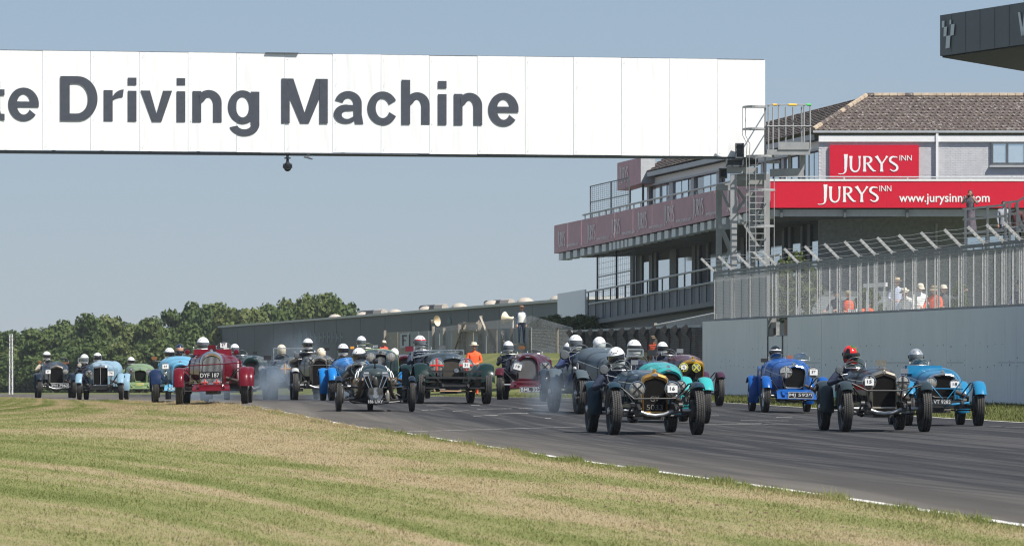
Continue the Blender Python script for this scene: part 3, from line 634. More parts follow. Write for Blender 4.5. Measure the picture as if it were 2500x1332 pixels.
r0 = ramp(nt, noise(nt, 3.2, 2, .5, g.outputs['Position']), [(.3, (.062, .048, .042)), (.7, (.110, .082, .070))]); li = ramp(nt, noise(nt, 5.5, 5, .75, g.outputs['Position']), [(.56, (0, 0, 0)), (.63, (.7, .7, .7))])
lo = ramp(nt, noise(nt, 1.1, 5, .8, g.outputs['Position']), [(.70, (0, 0, 0)), (.74, (.8, .8, .8))]); c0 = r0.outputs[0]
for s_, k_ in ((li, (.46, .43, .40)), (lo, (.45, .17, .03))):
    bwn = N(nt, 'ShaderNodeRGBToBW'); nt.links.new(s_.outputs[0], bwn.inputs[0]); c0 = mixc(nt, bwn.outputs[0], c0, k_)
nt.links.new(c0, b.inputs['Base Color']); b.inputs['Roughness'].default_value = .85
FY = 236.5; BYY = 230.0
def zat(py, D): return H + (HZ - py) / F * D
def xat(px, D): return (px - 1250) / F * D
club = thing('clubhouse', 'two storey clubhouse with brown tiled roof and wraparound balconies beside the track', 'building', (12, 240, 1.5))
def cb(mb, n, mat, smooth=None, label=None, kind=None): return bw(mb, n, mat, club, smooth, label, kind)
def fbox(px0, py0, px1, py1, Y, d, n, mat, label=None):
    """box facing the camera between picture points on the plane Y, d deep"""
    mb = MB(); x0, x1, z0, z1 = xat(px0, Y), xat(px1, Y), zat(py1, Y), zat(py0, Y); mb.box(((x0 + x1) / 2, Y + d / 2, (z0 + z1) / 2), (x1 - x0, d, z1 - z0)); return cb(mb, n, mat, None, label)
GZ = 1.3
# front upper wall and its bricks
x0, x1 = xat(1999, FY), xat(2720, FY)
mb = MB(); mb.box(((x0 + x1) / 2, FY + .2, (zat(346, FY) + 8.0) / 2), (x1 - x0, .3, zat(346, FY) - 8.0)); fw = cb(mb, 'front_wall', m_brick)
mb = MB(); bw_, bh = .225, .078; zz = zat(440, FY); row = 0
while zz + bh < zat(347, FY):
    xx = x0 + (.11 if row % 2 else 0)
    while xx < xat(2540, FY):
        mb.box((xx + bw_ / 2, FY + .05, zz + bh / 2), (bw_ - .012, .012 + rnd.uniform(0, .012), bh - .012)); xx += bw_
    zz += bh; row += 1
o = bw(mb, 'brickwork', m_brick, club, kind='stuff')
fbox(1999, 330, 2720, 346, FY - .07, .2, 'fascia_board', m_wtrim)
fbox(1985, 318.5, 2720, 324, FY - .14, .12, 'gutter', m_gtrim)
fbox(2285, 324, 2291, 436, FY - .12, .1, 'drain_pipe', m_wtrim)
# front window
w0 = fbox(2420, 345, 2560, 351, FY - .06, .12, 'window_frame', m_dsteel)
for a in [(2420, 397, 2560, 403), (2420, 351, 2425, 397), (2456, 351, 2462, 397), (2500, 351, 2503, 397)]: fbox(*a, FY - .06, .12, 'window_frame', m_dsteel)
fbox(2425, 351, 2456, 397, FY - .02, .05, 'window_pane', m_pane); fbox(2462, 351, 2500, 397, FY - .02, .05, 'window_pane', m_pane); fbox(2503, 351, 2560, 397, FY - .02, .05, 'window_pane', m_pane)
fbox(2416, 403, 2566, 408, FY - .12, .2, 'window_sill', m_gtrim)
# front balcony: red band, beam, soffit
fbox(1876, 437, 2720, 442, BYY - .02, .2, 'balcony_coping', m_wtrim)
edge = []
fbox(1882, 511, 2720, 528, BYY + .25, .3, 'balcony_beam', m_gtrim)
for px in (1905, 2060, 2212, 2365): fbox(px, 509, px + 6, 530, BYY + .1, .14, 'beam_bracket', m_dsteel)
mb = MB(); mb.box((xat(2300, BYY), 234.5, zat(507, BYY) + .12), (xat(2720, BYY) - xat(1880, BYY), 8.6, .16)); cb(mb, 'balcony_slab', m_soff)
mb = MB(); p, q = Vector((xat(1890, 229.9), 230.1, zat(431, BYY))), Vector((xat(2720, 230), 230.1, zat(433, BYY))); mb.tube([p, q], .03, 6); cb(mb, 'balcony_rail', m_gtrim)
for px in (1920, 2061, 2216, 2369, 2470): mb = MB(); x = xat(px, 230.1); mb.beam((x, 230.1, zat(443, BYY)), (x, 230.1, zat(431, BYY)), .05, .05); cb(mb, 'rail_post', m_gtrim)
# lower front wall, recessed
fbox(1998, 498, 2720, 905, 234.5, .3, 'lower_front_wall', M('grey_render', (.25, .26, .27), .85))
fbox(2284, 545, 2289, 890, 234.4, .1, 'drain_pipe', m_gtrim)
# long side: wall line, balcony line
def SY(px): return 44.4 / ((px - 1250) / F + .13)
def BY(px): return 40.87 / ((px - 1250) / F + .13)
def SP(px, z, off=0): Y = SY(px); return Vector((xat(px, Y) + .9917 * off, Y + .1289 * off, z))
def BP(px, z, off=0): Y = BY(px); return Vector((xat(px, Y) + .9917 * off, Y + .1289 * off, z))
def sbox(a, c_, z0, z1, o0, o1, n, mat, fn=SP, label=None):
    """z0, z1: heights or (height at a, height at c)"""
    zz = lambda z: z if isinstance(z, tuple) else (z, z)
    (za0, zc0), (za1, zc1) = zz(z0), zz(z1); mb = MB()
    mb.hexa([fn(a, za0, o0), fn(c_, zc0, o0), fn(c_, zc0, o1), fn(a, za0, o1)], [fn(a, za1, o0), fn(c_, zc1, o0), fn(c_, zc1, o1), fn(a, za1, o1)]); return cb(mb, n, mat, None, label)
zg_ = 11.15; zw = 10.68; zdk = 8.0
sbox(1573, 1999, zdk, zg_ + .1, .35, .6, 'side_wall', m_ggrey)
sbox(1573, 1999, zg_ - .12, zg_ + .12, -.35, -.2, 'side_gutter', m_gtrim)
sbox(1573, 1999, zw, zg_ - .14, .10, .33, 'spandrel_panel', m_wtrim)
for a, c_ in [(1573, 1578), (1627, 1636), (1680, 1687), (1742, 1748), (1800, 1806), (1850, 1856), (1900, 1906), (1945, 1951), (1994, 1999)]: sbox(a, c_, zdk, zg_ - .2, .14, .3, 'window_post', m_gtrim)
for a, c_ in [(1591, 1617), (1638, 1653), (1655, 1669), (1708, 1724), (1726, 1741), (1760, 1798), (1808, 1830), (1832, 1848), (1858, 1875), (1878, 1890), (1908, 1920), (1923, 1936), (1953, 1962), (1965, 1975), (1977, 1993)]: sbox(a, c_, zdk + .3, zw - .12, .22, .3, 'window_pane', m_pane)
for a, c_ in [(1579, 1590), (1618, 1626), (1670, 1679), (1688, 1707)]: sbox(a, c_, zdk + .3, zw - .1, .25, .3, 'window_pane', m_dglass, label='dark window pane')
sbox(1573, 1999, zw - .10, zw - .01, .0, .2, 'window_head', m_gtrim)
# balcony fascia: separate faded sign boards, the last ones curve away
ptsx = [1353, 1386, 1419, 1455, 1500, 1545, 1592, 1640, 1690, 1745, 1800, 1840, 1869]
top = lambda px: float(np.interp(px, [1353, 1419, 1745, 1881], [8.77, 8.80, 9.0, 9.08])); bot = lambda px: float(np.interp(px, [1353, 1745, 1881], [7.22, 7.72, 7.85]))
for a, c_ in zip(ptsx, ptsx[1:]): sbox(a + .3, c_ - .3, (bot(a), bot(c_)), (top(a), top(c_)), rnd.uniform(0, .012), .08, 'balcony_board', m_fade, BP)
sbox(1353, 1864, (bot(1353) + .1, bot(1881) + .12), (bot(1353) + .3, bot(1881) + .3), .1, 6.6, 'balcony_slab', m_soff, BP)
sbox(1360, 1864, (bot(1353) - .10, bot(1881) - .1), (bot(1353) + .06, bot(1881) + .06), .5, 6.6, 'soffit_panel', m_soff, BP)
e0 = BP(1353, 0, 0); mb = MB(); e1 = BP(1353, 0, 6.4); mb.hexa([Vector((e0.x, e0.y, bot(1353))), Vector((e1.x, e1.y, bot(1353))), Vector((e1.x, e1.y + .1, bot(1353))), Vector((e0.x, e0.y + .1, bot(1353)))], [Vector((e0.x, e0.y, top(1353))), Vector((e1.x, e1.y, top(1353))), Vector((e1.x, e1.y + .1, top(1353))), Vector((e0.x, e0.y + .1, top(1353)))]); cb(mb, 'balcony_end_board', m_fade)
m_brk = M('bracket_grey', (.68, .70, .72), .6, var=.12)
px = 1362.0
while px < 1855:
    z_ = bot(px); w = 9.5 if not 1478 < px < 1530 else 6; mb = MB(); a, c_ = px, px + w
    mb.hexa([BP(a, z_ - .42, .05), BP(c_, z_ - .42, .05), BP(c_, z_ - .42, .6), BP(a, z_ - .42, .6)], [BP(a, z_ - .04, .05), BP(c_, z_ - .04, .05), BP(c_, z_ - .04, .6), BP(a, z_ - .04, .6)]); cb(mb, 'beam_end', m_brk); px += 17.5 if w > 8 else 9.5
for px in range(1400, 1840, 42): mb = MB(); mb.beam(BP(px, bot(px) - .3, .5), BP(px + 26, bot(px) - .15, 6), .12, .3); cb(mb, 'soffit_beam', m_ggrey)
# balcony handrail on the boards
mb = MB(); mb.tube([BP(px, top(px) + .26, .1) for px in (1419, 1500, 1600, 1745, 1868)], .05, 6); cb(mb, 'handrail', m_gtrim)
for px in range(1424, 1866, 17): mb = MB(); mb.beam(BP(px, top(px) - .02, .1), BP(px, top(px) + .26, .1), .06, .06); cb(mb, 'handrail_post', m_dsteel)
# wire screens at the balcony end, upper and lower
def screen(pxs, z0, z1, off, n):
    for a, c_ in zip(pxs, pxs[1:]):
        mb = MB()
        for px in (a, c_): mb.beam(BP(px, z0, off), BP(px, z1, off), .07, .07)
        for z_ in (z0, z1, (z0 + z1) / 2): mb.beam(BP(a, z_, off), BP(c_, z_, off), .05, .05)
        p, q = BP(a, 0, off), BP(c_, 0, off)
        k = 0
        for t in np.linspace(0, 1, 11)[1:-1]: s_ = p.lerp(q, t); mb.beam((s_.x, s_.y, z0), (s_.x, s_.y, z1), .012, .012)
        for z_ in np.linspace(z0, z1, 17)[1:-1]: mb.beam(BP(a, z_, off), BP(c_, z_, off), .012, .012)
        cb(mb, n, m_dsteel)
screen([1428, 1478, 1522], 8.85, 10.55, .3, 'wire_screen'); 
zl0 = lambda px: float(np.interp(px, [1357, 1434, 1737, 1900], [3.1, 3.38, 3.95, 4.2]))       # deck of the lower balcony
def LP(px, dz, off=0): return BP(px, zl0(px) + dz, off)
for a, c_ in [(1436, 1482), (1482, 1524)]:
    mb = MB()
    for px in (a, c_): mb.beam(LP(px, 0, .5), BP(px, bot(px) - .1, .5), .1, .1)
    for k in range(1, 12): t = k / 12; mb.beam(LP(a, t * 3.6, .5), LP(c_, t * 3.6, .5), .012, .012)
    for k in range(1, 9): px = lerp(a, c_, k / 9); mb.beam(LP(px, 0, .5), BP(px, bot(px) - .1, .5), .012, .012)
    mb.beam(LP(a, 2.3, .5), LP(c_, 2.3, .5), .05, .05); cb(mb, 'wire_screen', m_dsteel)
mb = MB()
def lrail(dz, a, c_, r): mb = MB(); mb.tube([LP(px, dz, .1) for px in np.linspace(a, c_, 8)], r, 6); cb(mb, 'lower_rail', m_gal)
lrail(1.55, 1428, 1900, .05); lrail(.88, 1434, 1900, .05)
for px in range(1431, 1900, 18): mb = MB(); mb.beam(LP(px, 0, .12), LP(px, 1.55, .12), .07, .07); cb(mb, 'lower_rail_post', m_dsteel)
m_blue = M('blue_grey_screen', (.075, .095, .125), .5, var=.12)
for px in range(1432, 1890, 36): 
    mb = MB(); a, c_ = px + .3, px + 35.7; mb.hexa([LP(a, .02, .2), LP(c_, .02, .2), LP(c_, .02, .24), LP(a, .02, .24)], [LP(a, .84, .2), LP(c_, .84, .2), LP(c_, .84, .24), LP(a, .84, .24)]); cb(mb, 'balustrade_panel', m_blue)
sbox(1428, 1900, (zl0(1428) - .22, zl0(1900) - .22), (zl0(1428), zl0(1900)), 0, 6.5, 'lower_deck', m_ggrey, BP)
sbox(1428, 1900, (1.0, 1.0), (zl0(1428) - .23, zl0(1900) - .23), .8, 6.4, 'base_wall', M('base_grey', (.24, .26, .28), .8), BP)
# white end board of the lower balcony
mb = MB(); mb.hexa([BP(1360, zat(777, BY(1360)), .02), BP(1427, zat(768, BY(1427)), .02), BP(1427, zat(768, BY(1427)), .1), BP(1360, zat(777, BY(1360)), .1)], [BP(1360, zat(717, BY(1360)), .02), BP(1427, zat(706, BY(1427)), .02), BP(1427, zat(706, BY(1427)), .1), BP(1360, zat(717, BY(1360)), .1)]); cb(mb, 'white_end_board', M('pale_board', (.85, .87, .88), .5, var=.04))
# lower storey glazing
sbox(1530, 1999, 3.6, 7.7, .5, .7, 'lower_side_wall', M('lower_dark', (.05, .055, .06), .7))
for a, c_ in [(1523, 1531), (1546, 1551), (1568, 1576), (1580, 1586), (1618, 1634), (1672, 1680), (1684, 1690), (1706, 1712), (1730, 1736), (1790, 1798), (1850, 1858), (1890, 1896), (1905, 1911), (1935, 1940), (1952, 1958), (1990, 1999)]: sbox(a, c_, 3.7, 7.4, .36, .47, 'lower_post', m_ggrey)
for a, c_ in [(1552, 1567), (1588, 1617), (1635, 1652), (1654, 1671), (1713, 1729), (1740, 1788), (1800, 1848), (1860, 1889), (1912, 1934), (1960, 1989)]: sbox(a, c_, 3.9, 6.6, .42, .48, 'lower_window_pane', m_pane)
# roofs
ry, rz = 241.5, zat(236, 241.5); ex0 = xat(1985, 236.42); ez = zat(319, 236.42); rx = xat(2115, 241.5); xe = xat(2720, 236.42)
side_end = SP(1573, 0, -.3); rd = Vector((-.1289, .9917, 0)); rl = 47.0
mb = MB(); Rg = Vector((rx, ry, rz)); Eg = Vector((ex0, 236.42, ez)); far_e = Vector((side_end.x, side_end.y, zg_ + .15)); far_r = Rg + rd * rl
mb.add([Eg, (xe, 236.42, ez), (xe, ry, rz), Rg], [(0, 1, 2, 3)]); mb.add([Eg, Rg, far_r, far_e], [(0, 1, 2, 3)]); mb.add([(xe, ry, rz), Rg, (rx + 8, ry + 8, ez), (xe, ry + 8, ez)], [(0, 1, 2, 3)]); mb.add([Rg, far_r, far_r + Vector((8, 2, -2)), Vector((rx + 8, ry + 8, ez))], [(0, 1, 2, 3)]); mb.add([far_e, far_r, far_r + Vector((8, 2, -2))], [(0, 1, 2)])
roof = cb(mb, 'roof', m_tile)
def tile(mb, o, ux, us, nn, w, l, k=0):
    a = [0, .25, .5, .75, 1]; h = [.03, .012, .012, .03, .055]
    lo_ = [o + ux * (w * t) + nn * hh for t, hh in zip(a, h)]; hi_ = [v + us * l - nn * .02 for v in lo_]
    b0 = [v - nn * .03 for v in lo_]; n = 5
    mb.add(lo_ + hi_ + b0, [(i, i + 1, n + i + 1, n + i) for i in range(4)] + [(2 * n + i, 2 * n + i + 1, i + 1, i) for i in range(4)] + [(4, 14, 9), (0, 5, 10)])
us = Vector((0, ry - 236.42, rz - ez)); sl_ = us.length; us.normalize(); nn = Vector((0, -us.z, us.y)); ux = Vector((1, 0, 0))
rows = 12; tw = .245; cnt = 0; stuff = MB(); tm = MB(); tile(tm, Vector((0, 0, 0)), ux, us, nn, tw - .006, sl_ / rows + .05); tme = tm.mesh('roof_tile', m_tile)
for r_ in range(rows):
    t = r_ / rows; o = Eg.lerp(Rg, t); off = (tw / 2 if r_ % 2 else 0); x = o.x + off
    base = Vector((0, 236.42, ez)) + us * (sl_ * t) + nn * .012
    while x < xat(2512, 238):
        q = Vector((x, base.y, base.z)) + nn * rnd.uniform(0, .012)
        if cnt < 300 and x + tw < xat(2506, 238):
            ob = link('roof_tile', tme, roof, q - Vector(club.location)); ob.rotation_euler = (0, rnd.uniform(-.02, .02), rnd.uniform(-.015, .015)); cnt += 1
        else: tile(stuff, q, ux, us, nn, tw - .006, sl_ / rows + .05)
        x += tw
# the long side's rows, seen edge on
us2 = None
sv = (Rg - Eg); 
for r_ in range(13):
    t = r_ / 13; a_, c_ = Eg.lerp(Rg, t), far_e.lerp(far_r, t); a2, c2 = Eg.lerp(Rg, t + 1 / 13), far_e.lerp(far_r, t + 1 / 13); up = Vector((-.5, -.1, .85)); m_ = 40
    for i in range(m_):
        p0, p1, p2, p3 = a_.lerp(c_, i / m_), a_.lerp(c_, (i + .94) / m_), a2.lerp(c2, (i + .94) / m_), a2.lerp(c2, i / m_); h = .06 + rnd.uniform(0, .015)
        stuff.hexa([p0 + up * .015, p1 + up * .015, p2 + up * .01, p3 + up * .01], [p0 + up * h, p1 + up * h, p2 + up * .02, p3 + up * .02])
me = stuff.mesh('roof_tiles_far', m_tile); me.transform(Matrix.Translation(-Vector(club.location))); T(link('roof_tile_field', me, roof), kind='stuff')
m_ridge = M('ridge_mortar', (.34, .27, .20), .9, var=.3, vs=4)
for p, q, k in [(Eg, Rg, 14), (Rg, Vector((xe, ry, rz)), 30)]:
    for i in range(k):
        mb = MB(); mb.tube([p.lerp(q, i / k) + Vector((0, -.02, .04)), p.lerp(q, (i + .95) / k) + Vector((0, -.02, .05))], [.13, .12], 8); me = mb.mesh('ridge_tile', m_ridge if rnd.random() < .7 else m_tile); me.transform(Matrix.Translation(-Vector(club.location))); link('ridge_tile', me, roof)
# ---------------------------------------------------------------- flared roman lettering for the signs
def ribbon(mb, pts, ws, y, fx):
    L, Rr = [], []
    for i, p in enumerate(pts):
        a, c_ = pts[max(0, i - 1)], pts[min(len(pts) - 1, i + 1)]; d = Vector((c_[0] - a[0], c_[1] - a[1], 0)).normalized(); n = Vector((-d.y, d.x, 0)); w = ws[0] + (ws[1] - ws[0]) * i / (len(pts) - 1) if isinstance(ws, tuple) else ws[i]
        L.append(fx(p[0] + n.x * w / 2, p[1] + n.y * w / 2, y)); Rr.append(fx(p[0] - n.x * w / 2, p[1] - n.y * w / 2, y))
    n = len(pts); mb.add(L + Rr, [(i, i + 1, n + i + 1, n + i) for i in range(n - 1)])
def jurys(fx):
    """capitals, height 1; fx maps (x, height, layer) to space"""
    mb = MB(); k = [0]
    def rb(pts, ws): k[0] += 1; ribbon(mb, pts, ws, k[0], fx)
    rb([(.36, 1.12), (.36, .75), (.355, .3)] + arc(.16, .12, .19, .26, 20, -75, 8) + [(.05, -.155), (-.03, -.12)], [.2, .15, .14] + [.13 - .01 * i for i in range(9)] + [.045, .04])
    rb([(.62, 1.0), (.62, .8), (.62, .38)] + arc(.84, .34, .22, .34, 180, 350, 12) + [(1.07, .4), (1.07, .8), (1.07, 1.0)], [.18, .13, .125] + [.12 - .004 * i for i in range(13)] + [.08, .08, .14])
    rb([(1.33, 0), (1.33, .2), (1.33, .8), (1.33, 1.0)], [.18, .125, .125, .16]); rb([(1.30, .955)] + arc(1.50, .75, .17, .2, 90, -90, 10) + [(1.36, .51)], [.07, .08] + [.10, .12, .13, .13, .13, .12, .11, .09, .08, .07] + [.05]); rb([(1.47, .55), (1.66, .22), (1.80, .05), (1.92, .04)], [.11, .12, .11, .04])
    rb([(1.93, 1.0), (2.02, .85), (2.21, .48)], [.19, .13, .11]); rb([(2.50, 1.0), (2.42, .85), (2.21, .48)], [.13, .07, .08]); rb([(2.21, .52), (2.21, .2), (2.21, 0)], [.12, .125, .18])
    rb([(3.02, .90), (2.94, .955)] + arc(2.82, .755, .175, .20, 60, 215, 8) + [(2.80, .55), (2.92, .45)] + arc(2.84, .25, .18, .215, 40, -150, 10) + [(2.64, .12)], [.05, .06] + [.08, .09, .1, .11, .12, .12, .12, .12, .12] + [.13, .13] + [.12, .12, .12, .12, .11, .1, .09, .08, .07, .06, .06] + [.05])
    return mb, 3.05
def sign_text(root, px0, py_top, py_base, width_px, Y, mat, url=None, inn=None):
    hgt = (py_base - py_top) / F * Y; sx = width_px / F * Y / 3.05; x0, z0 = xat(px0, Y), zat(py_base, Y)
    mb, _ = jurys(lambda x, z, k: Vector((x0 + x * sx, Y - .012 - .0012 * k, z0 + z * hgt))); bw(mb, 'sign_lettering', mat, root)
    if inn:
        w = (inn[1] - inn[0]) / F * Y; o = text('sign_lettering', 'INN', mat, root, 1, width=w, height=(inn[3] - inn[2]) / F * Y); o.location = Vector((xat((inn[0] + inn[1]) / 2, Y), Y - .014, zat((inn[2] + inn[3]) / 2, Y))) - Vector(root.location)
    if url:
        w = (url[1] - url[0]) / F * Y; o = text('sign_lettering', 'www.jurysinns.com', mat, root, 1, width=w, height=(url[3] - url[2]) / F * Y, off=.012); o.location = Vector((xat((url[0] + url[1]) / 2, Y), Y - .014, zat((url[2] + url[3]) / 2, Y))) - Vector(root.location)
s1 = thing('wall_sign', 'square red JURYS INN sign on the grey brick wall', 'sign', (xat(2134, FY), FY - .1, zat(395, FY)))
mb = MB(); x0, x1, z0, z1 = xat(2025, FY), xat(2243, FY), zat(436, FY), zat(354, FY); mb.box(((x0 + x1) / 2, FY - .05, (z0 + z1) / 2), (x1 - x0, .08, z1 - z0)); bw(mb, 'sign_board', m_red, s1)
sign_text(s1, 2048, 381, 419, 144, FY - .09, m_wlet, inn=(2196, 2226, 379, 392))
s2 = thing('balcony_sign', 'long red JURYS INN banner along the front balcony', 'sign', (xat(2134, BYY), BYY, zat(475, BYY)))
for a, c_ in [(1881, 2013), (2013.4, 2165), (2165.4, 2345), (2345.4, 2540), (2540.4, 2720)]:
    mb = MB(); x0, x1, z0, z1 = xat(a, BYY), xat(c_, BYY), zat(507, BYY), zat(442.6, BYY); mb.box(((x0 + x1) / 2, BYY + .05, (z0 + z1) / 2), (x1 - x0, .1, z1 - z0)); bw(mb, 'sign_board', m_red, s2)
sign_text(s2, 1998, 455, 493, 146, BYY, m_wlet, url=(2195, 2416, 473, 500), inn=(2147, 2176, 453, 467))
# faded lettering on the long balcony, and the high sign at its far end
def side_letters(root, mat, px, z0, hgt, length, off, u=None, fn=BP, Yf=BY, url=True):
    a = fn(px, 0, off); d = Vector((.1289, -.9917, 0))
    mb, _ = jurys(lambda x, z, k: a + d * (x * length / 3.05) + wn * (.004 * k + .01) + Vector((0, 0, z0 + z * hgt))); bw(mb, 'sign_lettering', mat, root)
    if url:
        q = a + d * (length * 1.18) + wn * .02 + Vector((0, 0, z0 - .02)); o = text('sign_lettering', 'www.jurysinns.com', mat, root, 1, width=length * 1.35, height=hgt * .34, align='LEFT'); o.location = q - Vector(root.location); o.rotation_euler = (R(90), 0, math.atan2(d.y, d.x))
for px in (1362, 1434, 1493, 1557, 1622, 1692, 1775): side_letters(club, m_plet, px, bot(px) + .32 , .78, 3.2, -.012)
s3 = thing('corner_sign', 'faded box sign raised above the far end of the long balcony', 'sign', SP(1540, 10.5, 0))
Ya = 292.0; d = Vector((.1289, -.9917, 0)); pa = Vector((xat(1507, Ya), Ya, 0)); pb_ = pa + d * 14.5
pk = (xat(1565, 1)); kk = (pa.x - pk * pa.y) / (pk * d.y - d.x); pb_ = pa + d * kk; back = Vector((.75, .35, 0)); za0, za1 = zat(465, Ya), zat(398, Ya); zb0, zb1 = zat(447, pb_.y), zat(384, pb_.y)
mb = MB(); mb.hexa([pa + Vector((0, 0, za0)), pb_ + Vector((0, 0, zb0)), pb_ + back + Vector((0, 0, zb0)), pa + back + Vector((0, 0, za0))], [pa + Vector((0, 0, za1)), pb_ + Vector((0, 0, zb1)), pb_ + back + Vector((0, 0, zb1)), pa + back + Vector((0, 0, za1))]); bw(mb, 'sign_board', m_fade, s3)
mb = MB(); e = pb_ + wn * .01; mb.hexa([e + Vector((0, -.04, zb0)), e + back + Vector((0, -.04, zb0)), e + back + Vector((0, -.005, zb0)), e + Vector((0, -.005, zb0))], [e + Vector((0, -.04, zb1)), e + back + Vector((0, -.04, zb1)), e + back + Vector((0, -.005, zb1)), e + Vector((0, -.005, zb1))]); bw(mb, 'sign_return', m_gtrim, s3)
a = pa + d * (kk * .08); mbj, _ = jurys(lambda x, z, k: a + d * (x * kk * .42 / 3.05) + wn * (.004 * k + .01) + Vector((0, 0, lerp(za0, zb0, .2) + .35 + z * .8))); bw(mbj, 'sign_lettering', m_plet, s3)
for t in (.25, .8): mb = MB(); q = pa.lerp(pb_, t) + back * .5; mb.beam((q.x, q.y, 8.0), (q.x, q.y, za0 + .1), .12, .12); bw(mb, 'sign_post', m_dsteel, s3)
# ---------------------------------------------------------------- viewing stair at the right
st = thing('viewing_stair', 'dark steel viewing stair and landing with shade in its colour, in front of the red banner', 'stairs', (xat(2440, 196), 196, 1.5)); SYY = 196.0
def sb(mb, n, mat=m_dsteel): return bw(mb, n, mat, st)  # the darker steel also carries the shade over the landing
def S(px, py, dd=0): return P(px, py, SYY + dd)
mb = MB(); mb.hexa([S(2352, 574, 0), S(2560, 560, 0), S(2560, 560, 3), S(2352, 574, 3)], [S(2352, 568, 0), S(2560, 554, 0), S(2560, 554, 3), S(2352, 568, 3)]); sb(mb, 'landing', m_ggrey)
for (y0, y1) in [(511, 500), (536, 527), (570, 562)]:
    mb = MB(); mb.beam(S(2350 if y0 < 520 else 2350, y0), S(2455, y1), .07, .08); sb(mb, 'stair_rail')
for a in [(2452, 495, 2484, 491), (2452, 523, 2486, 521), (2455, 556, 2480, 554), (2484, 492, 2520, 470), (2484, 521, 2515, 600), (2480, 554, 2500, 620)]:
    mb = MB(); mb.beam(S(a[0], a[1]), S(a[2], a[3]), .07, .08); sb(mb, 'stair_rail')
for px, y0 in [(2357, 510), (2411, 504), (2455, 495), (2465, 495), (2484, 491)]:
    mb = MB(); p = S(px, y0); mb.beam(p, (p.x, p.y, 1.5), .09, .09); sb(mb, 'stair_post')
for k in range(8): mb = MB(); mb.box(S(2492 + k * 9, 560 - k * 9, 1.0), (.5, 1.4, .05)); sb(mb, 'tread', m_ggrey)
mb = MB(); mb.hexa([S(2362, 610, .2), S(2410, 608, .2), S(2410, 608, .26), S(2362, 610, .26)], [S(2362, 580, .2), S(2410, 578, .2), S(2410, 578, .26), S(2362, 580, .26)]); sb(mb, 'glass_panel', m_pane)
mb = MB(); mb.hexa([S(2416, 607, .2), S(2480, 604, .2), S(2480, 604, .26), S(2416, 607, .26)], [S(2416, 577, .2), S(2480, 572, .2), S(2480, 572, .26), S(2416, 577, .26)]); sb(mb, 'glass_panel', m_pane)
# ---------------------------------------------------------------- dark canopy at the top right
cn = thing('dark_canopy', 'dark grey canopy corner with checkered flag logo, high at the right', 'canopy', (14, 136, 1.5))
m_can = M('canopy_cladding', (.075, .092, .105), .5, var=.16, vs=1.2)
CY = 135.0; c0 = P(2295, 137, CY); c1 = Vector((c0.x + 6.5 * .318, c0.y - 6.5 * .948, c0.z)); hgt = (137 - 38) / F * CY
k_ = xat(2500, 1); dirf = Vector((.318, -.948, 0)); c2 = c0 + Vector((3.1, 7.5, 0)); back1 = c1 + Vector((5, 8, 0))
top_z = Vector((0, 0, hgt))
mb = MB(); mb.add([c0, c1, back1, c2, c0 + top_z, c1 + top_z, back1 + top_z, c2 + top_z], [(0, 1, 2, 3), (4, 5, 6, 7), (0, 1, 5, 4), (1, 2, 6, 5), (2, 3, 7, 6), (3, 0, 4, 7)]); bw(mb, 'canopy_box', m_can, cn)
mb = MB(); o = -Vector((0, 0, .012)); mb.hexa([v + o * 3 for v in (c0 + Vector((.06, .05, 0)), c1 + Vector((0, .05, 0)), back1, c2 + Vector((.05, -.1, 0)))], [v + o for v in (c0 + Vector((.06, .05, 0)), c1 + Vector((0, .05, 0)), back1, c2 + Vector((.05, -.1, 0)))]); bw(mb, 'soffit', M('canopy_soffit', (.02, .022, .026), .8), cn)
cnorm = Vector((-.948, -.318, 0))
for k in range(6): mb = MB(); a = c0 + dirf * (k * .9 + .72) + cnorm * .006; mb.beam(a + Vector((0, 0, .02)), a + top_z - Vector((0, 0, .02)), .005, .008); bw(mb, 'panel_seam', m_dsteel, cn)
def cpt(px, py):
    k = (c0.x - xat(px, 1) * c0.y) / (xat(px, 1) * dirf.y - dirf.x); q = c0 + dirf * k; return Vector((q.x, q.y, zat(py, q.y))) + cnorm * .03
m_logo = M('pale_logo', (.62, .66, .70), .5, var=.04); mb = MB()
for quad in [[(2302.3, 52), (2308.5, 51), (2308, 67), (2302, 68)], [(2307, 66.5), (2314.5, 65.5), (2313, 88), (2306, 90)], [(2321, 49), (2325, 48.5), (2325, 59), (2321, 61)], [(2324.5, 60.5), (2333, 59), (2331, 86), (2322.5, 88)], [(2313, 88.5), (2323, 87), (2321, 117), (2311, 119)]]: mb.quad(*[cpt(*p) for p in quad])
bw(mb, 'checkered_logo', m_logo, cn)
mb = MB(); mb.quad(cpt(2488, 31), cpt(2493, 30), cpt(2502, 87), cpt(2496, 88)); mb.quad(cpt(2497, 87), cpt(2502, 88), cpt(2508, 29), cpt(2503, 30)); bw(mb, 'logo_lettering', m_logo, cn)
mb = MB(); q = back1 + Vector((-.5, -1, 0)); mb.beam((q.x, q.y, 1.2), (q.x, q.y, c0.z), .4, .4); bw(mb, 'canopy_column', m_dsteel, cn)
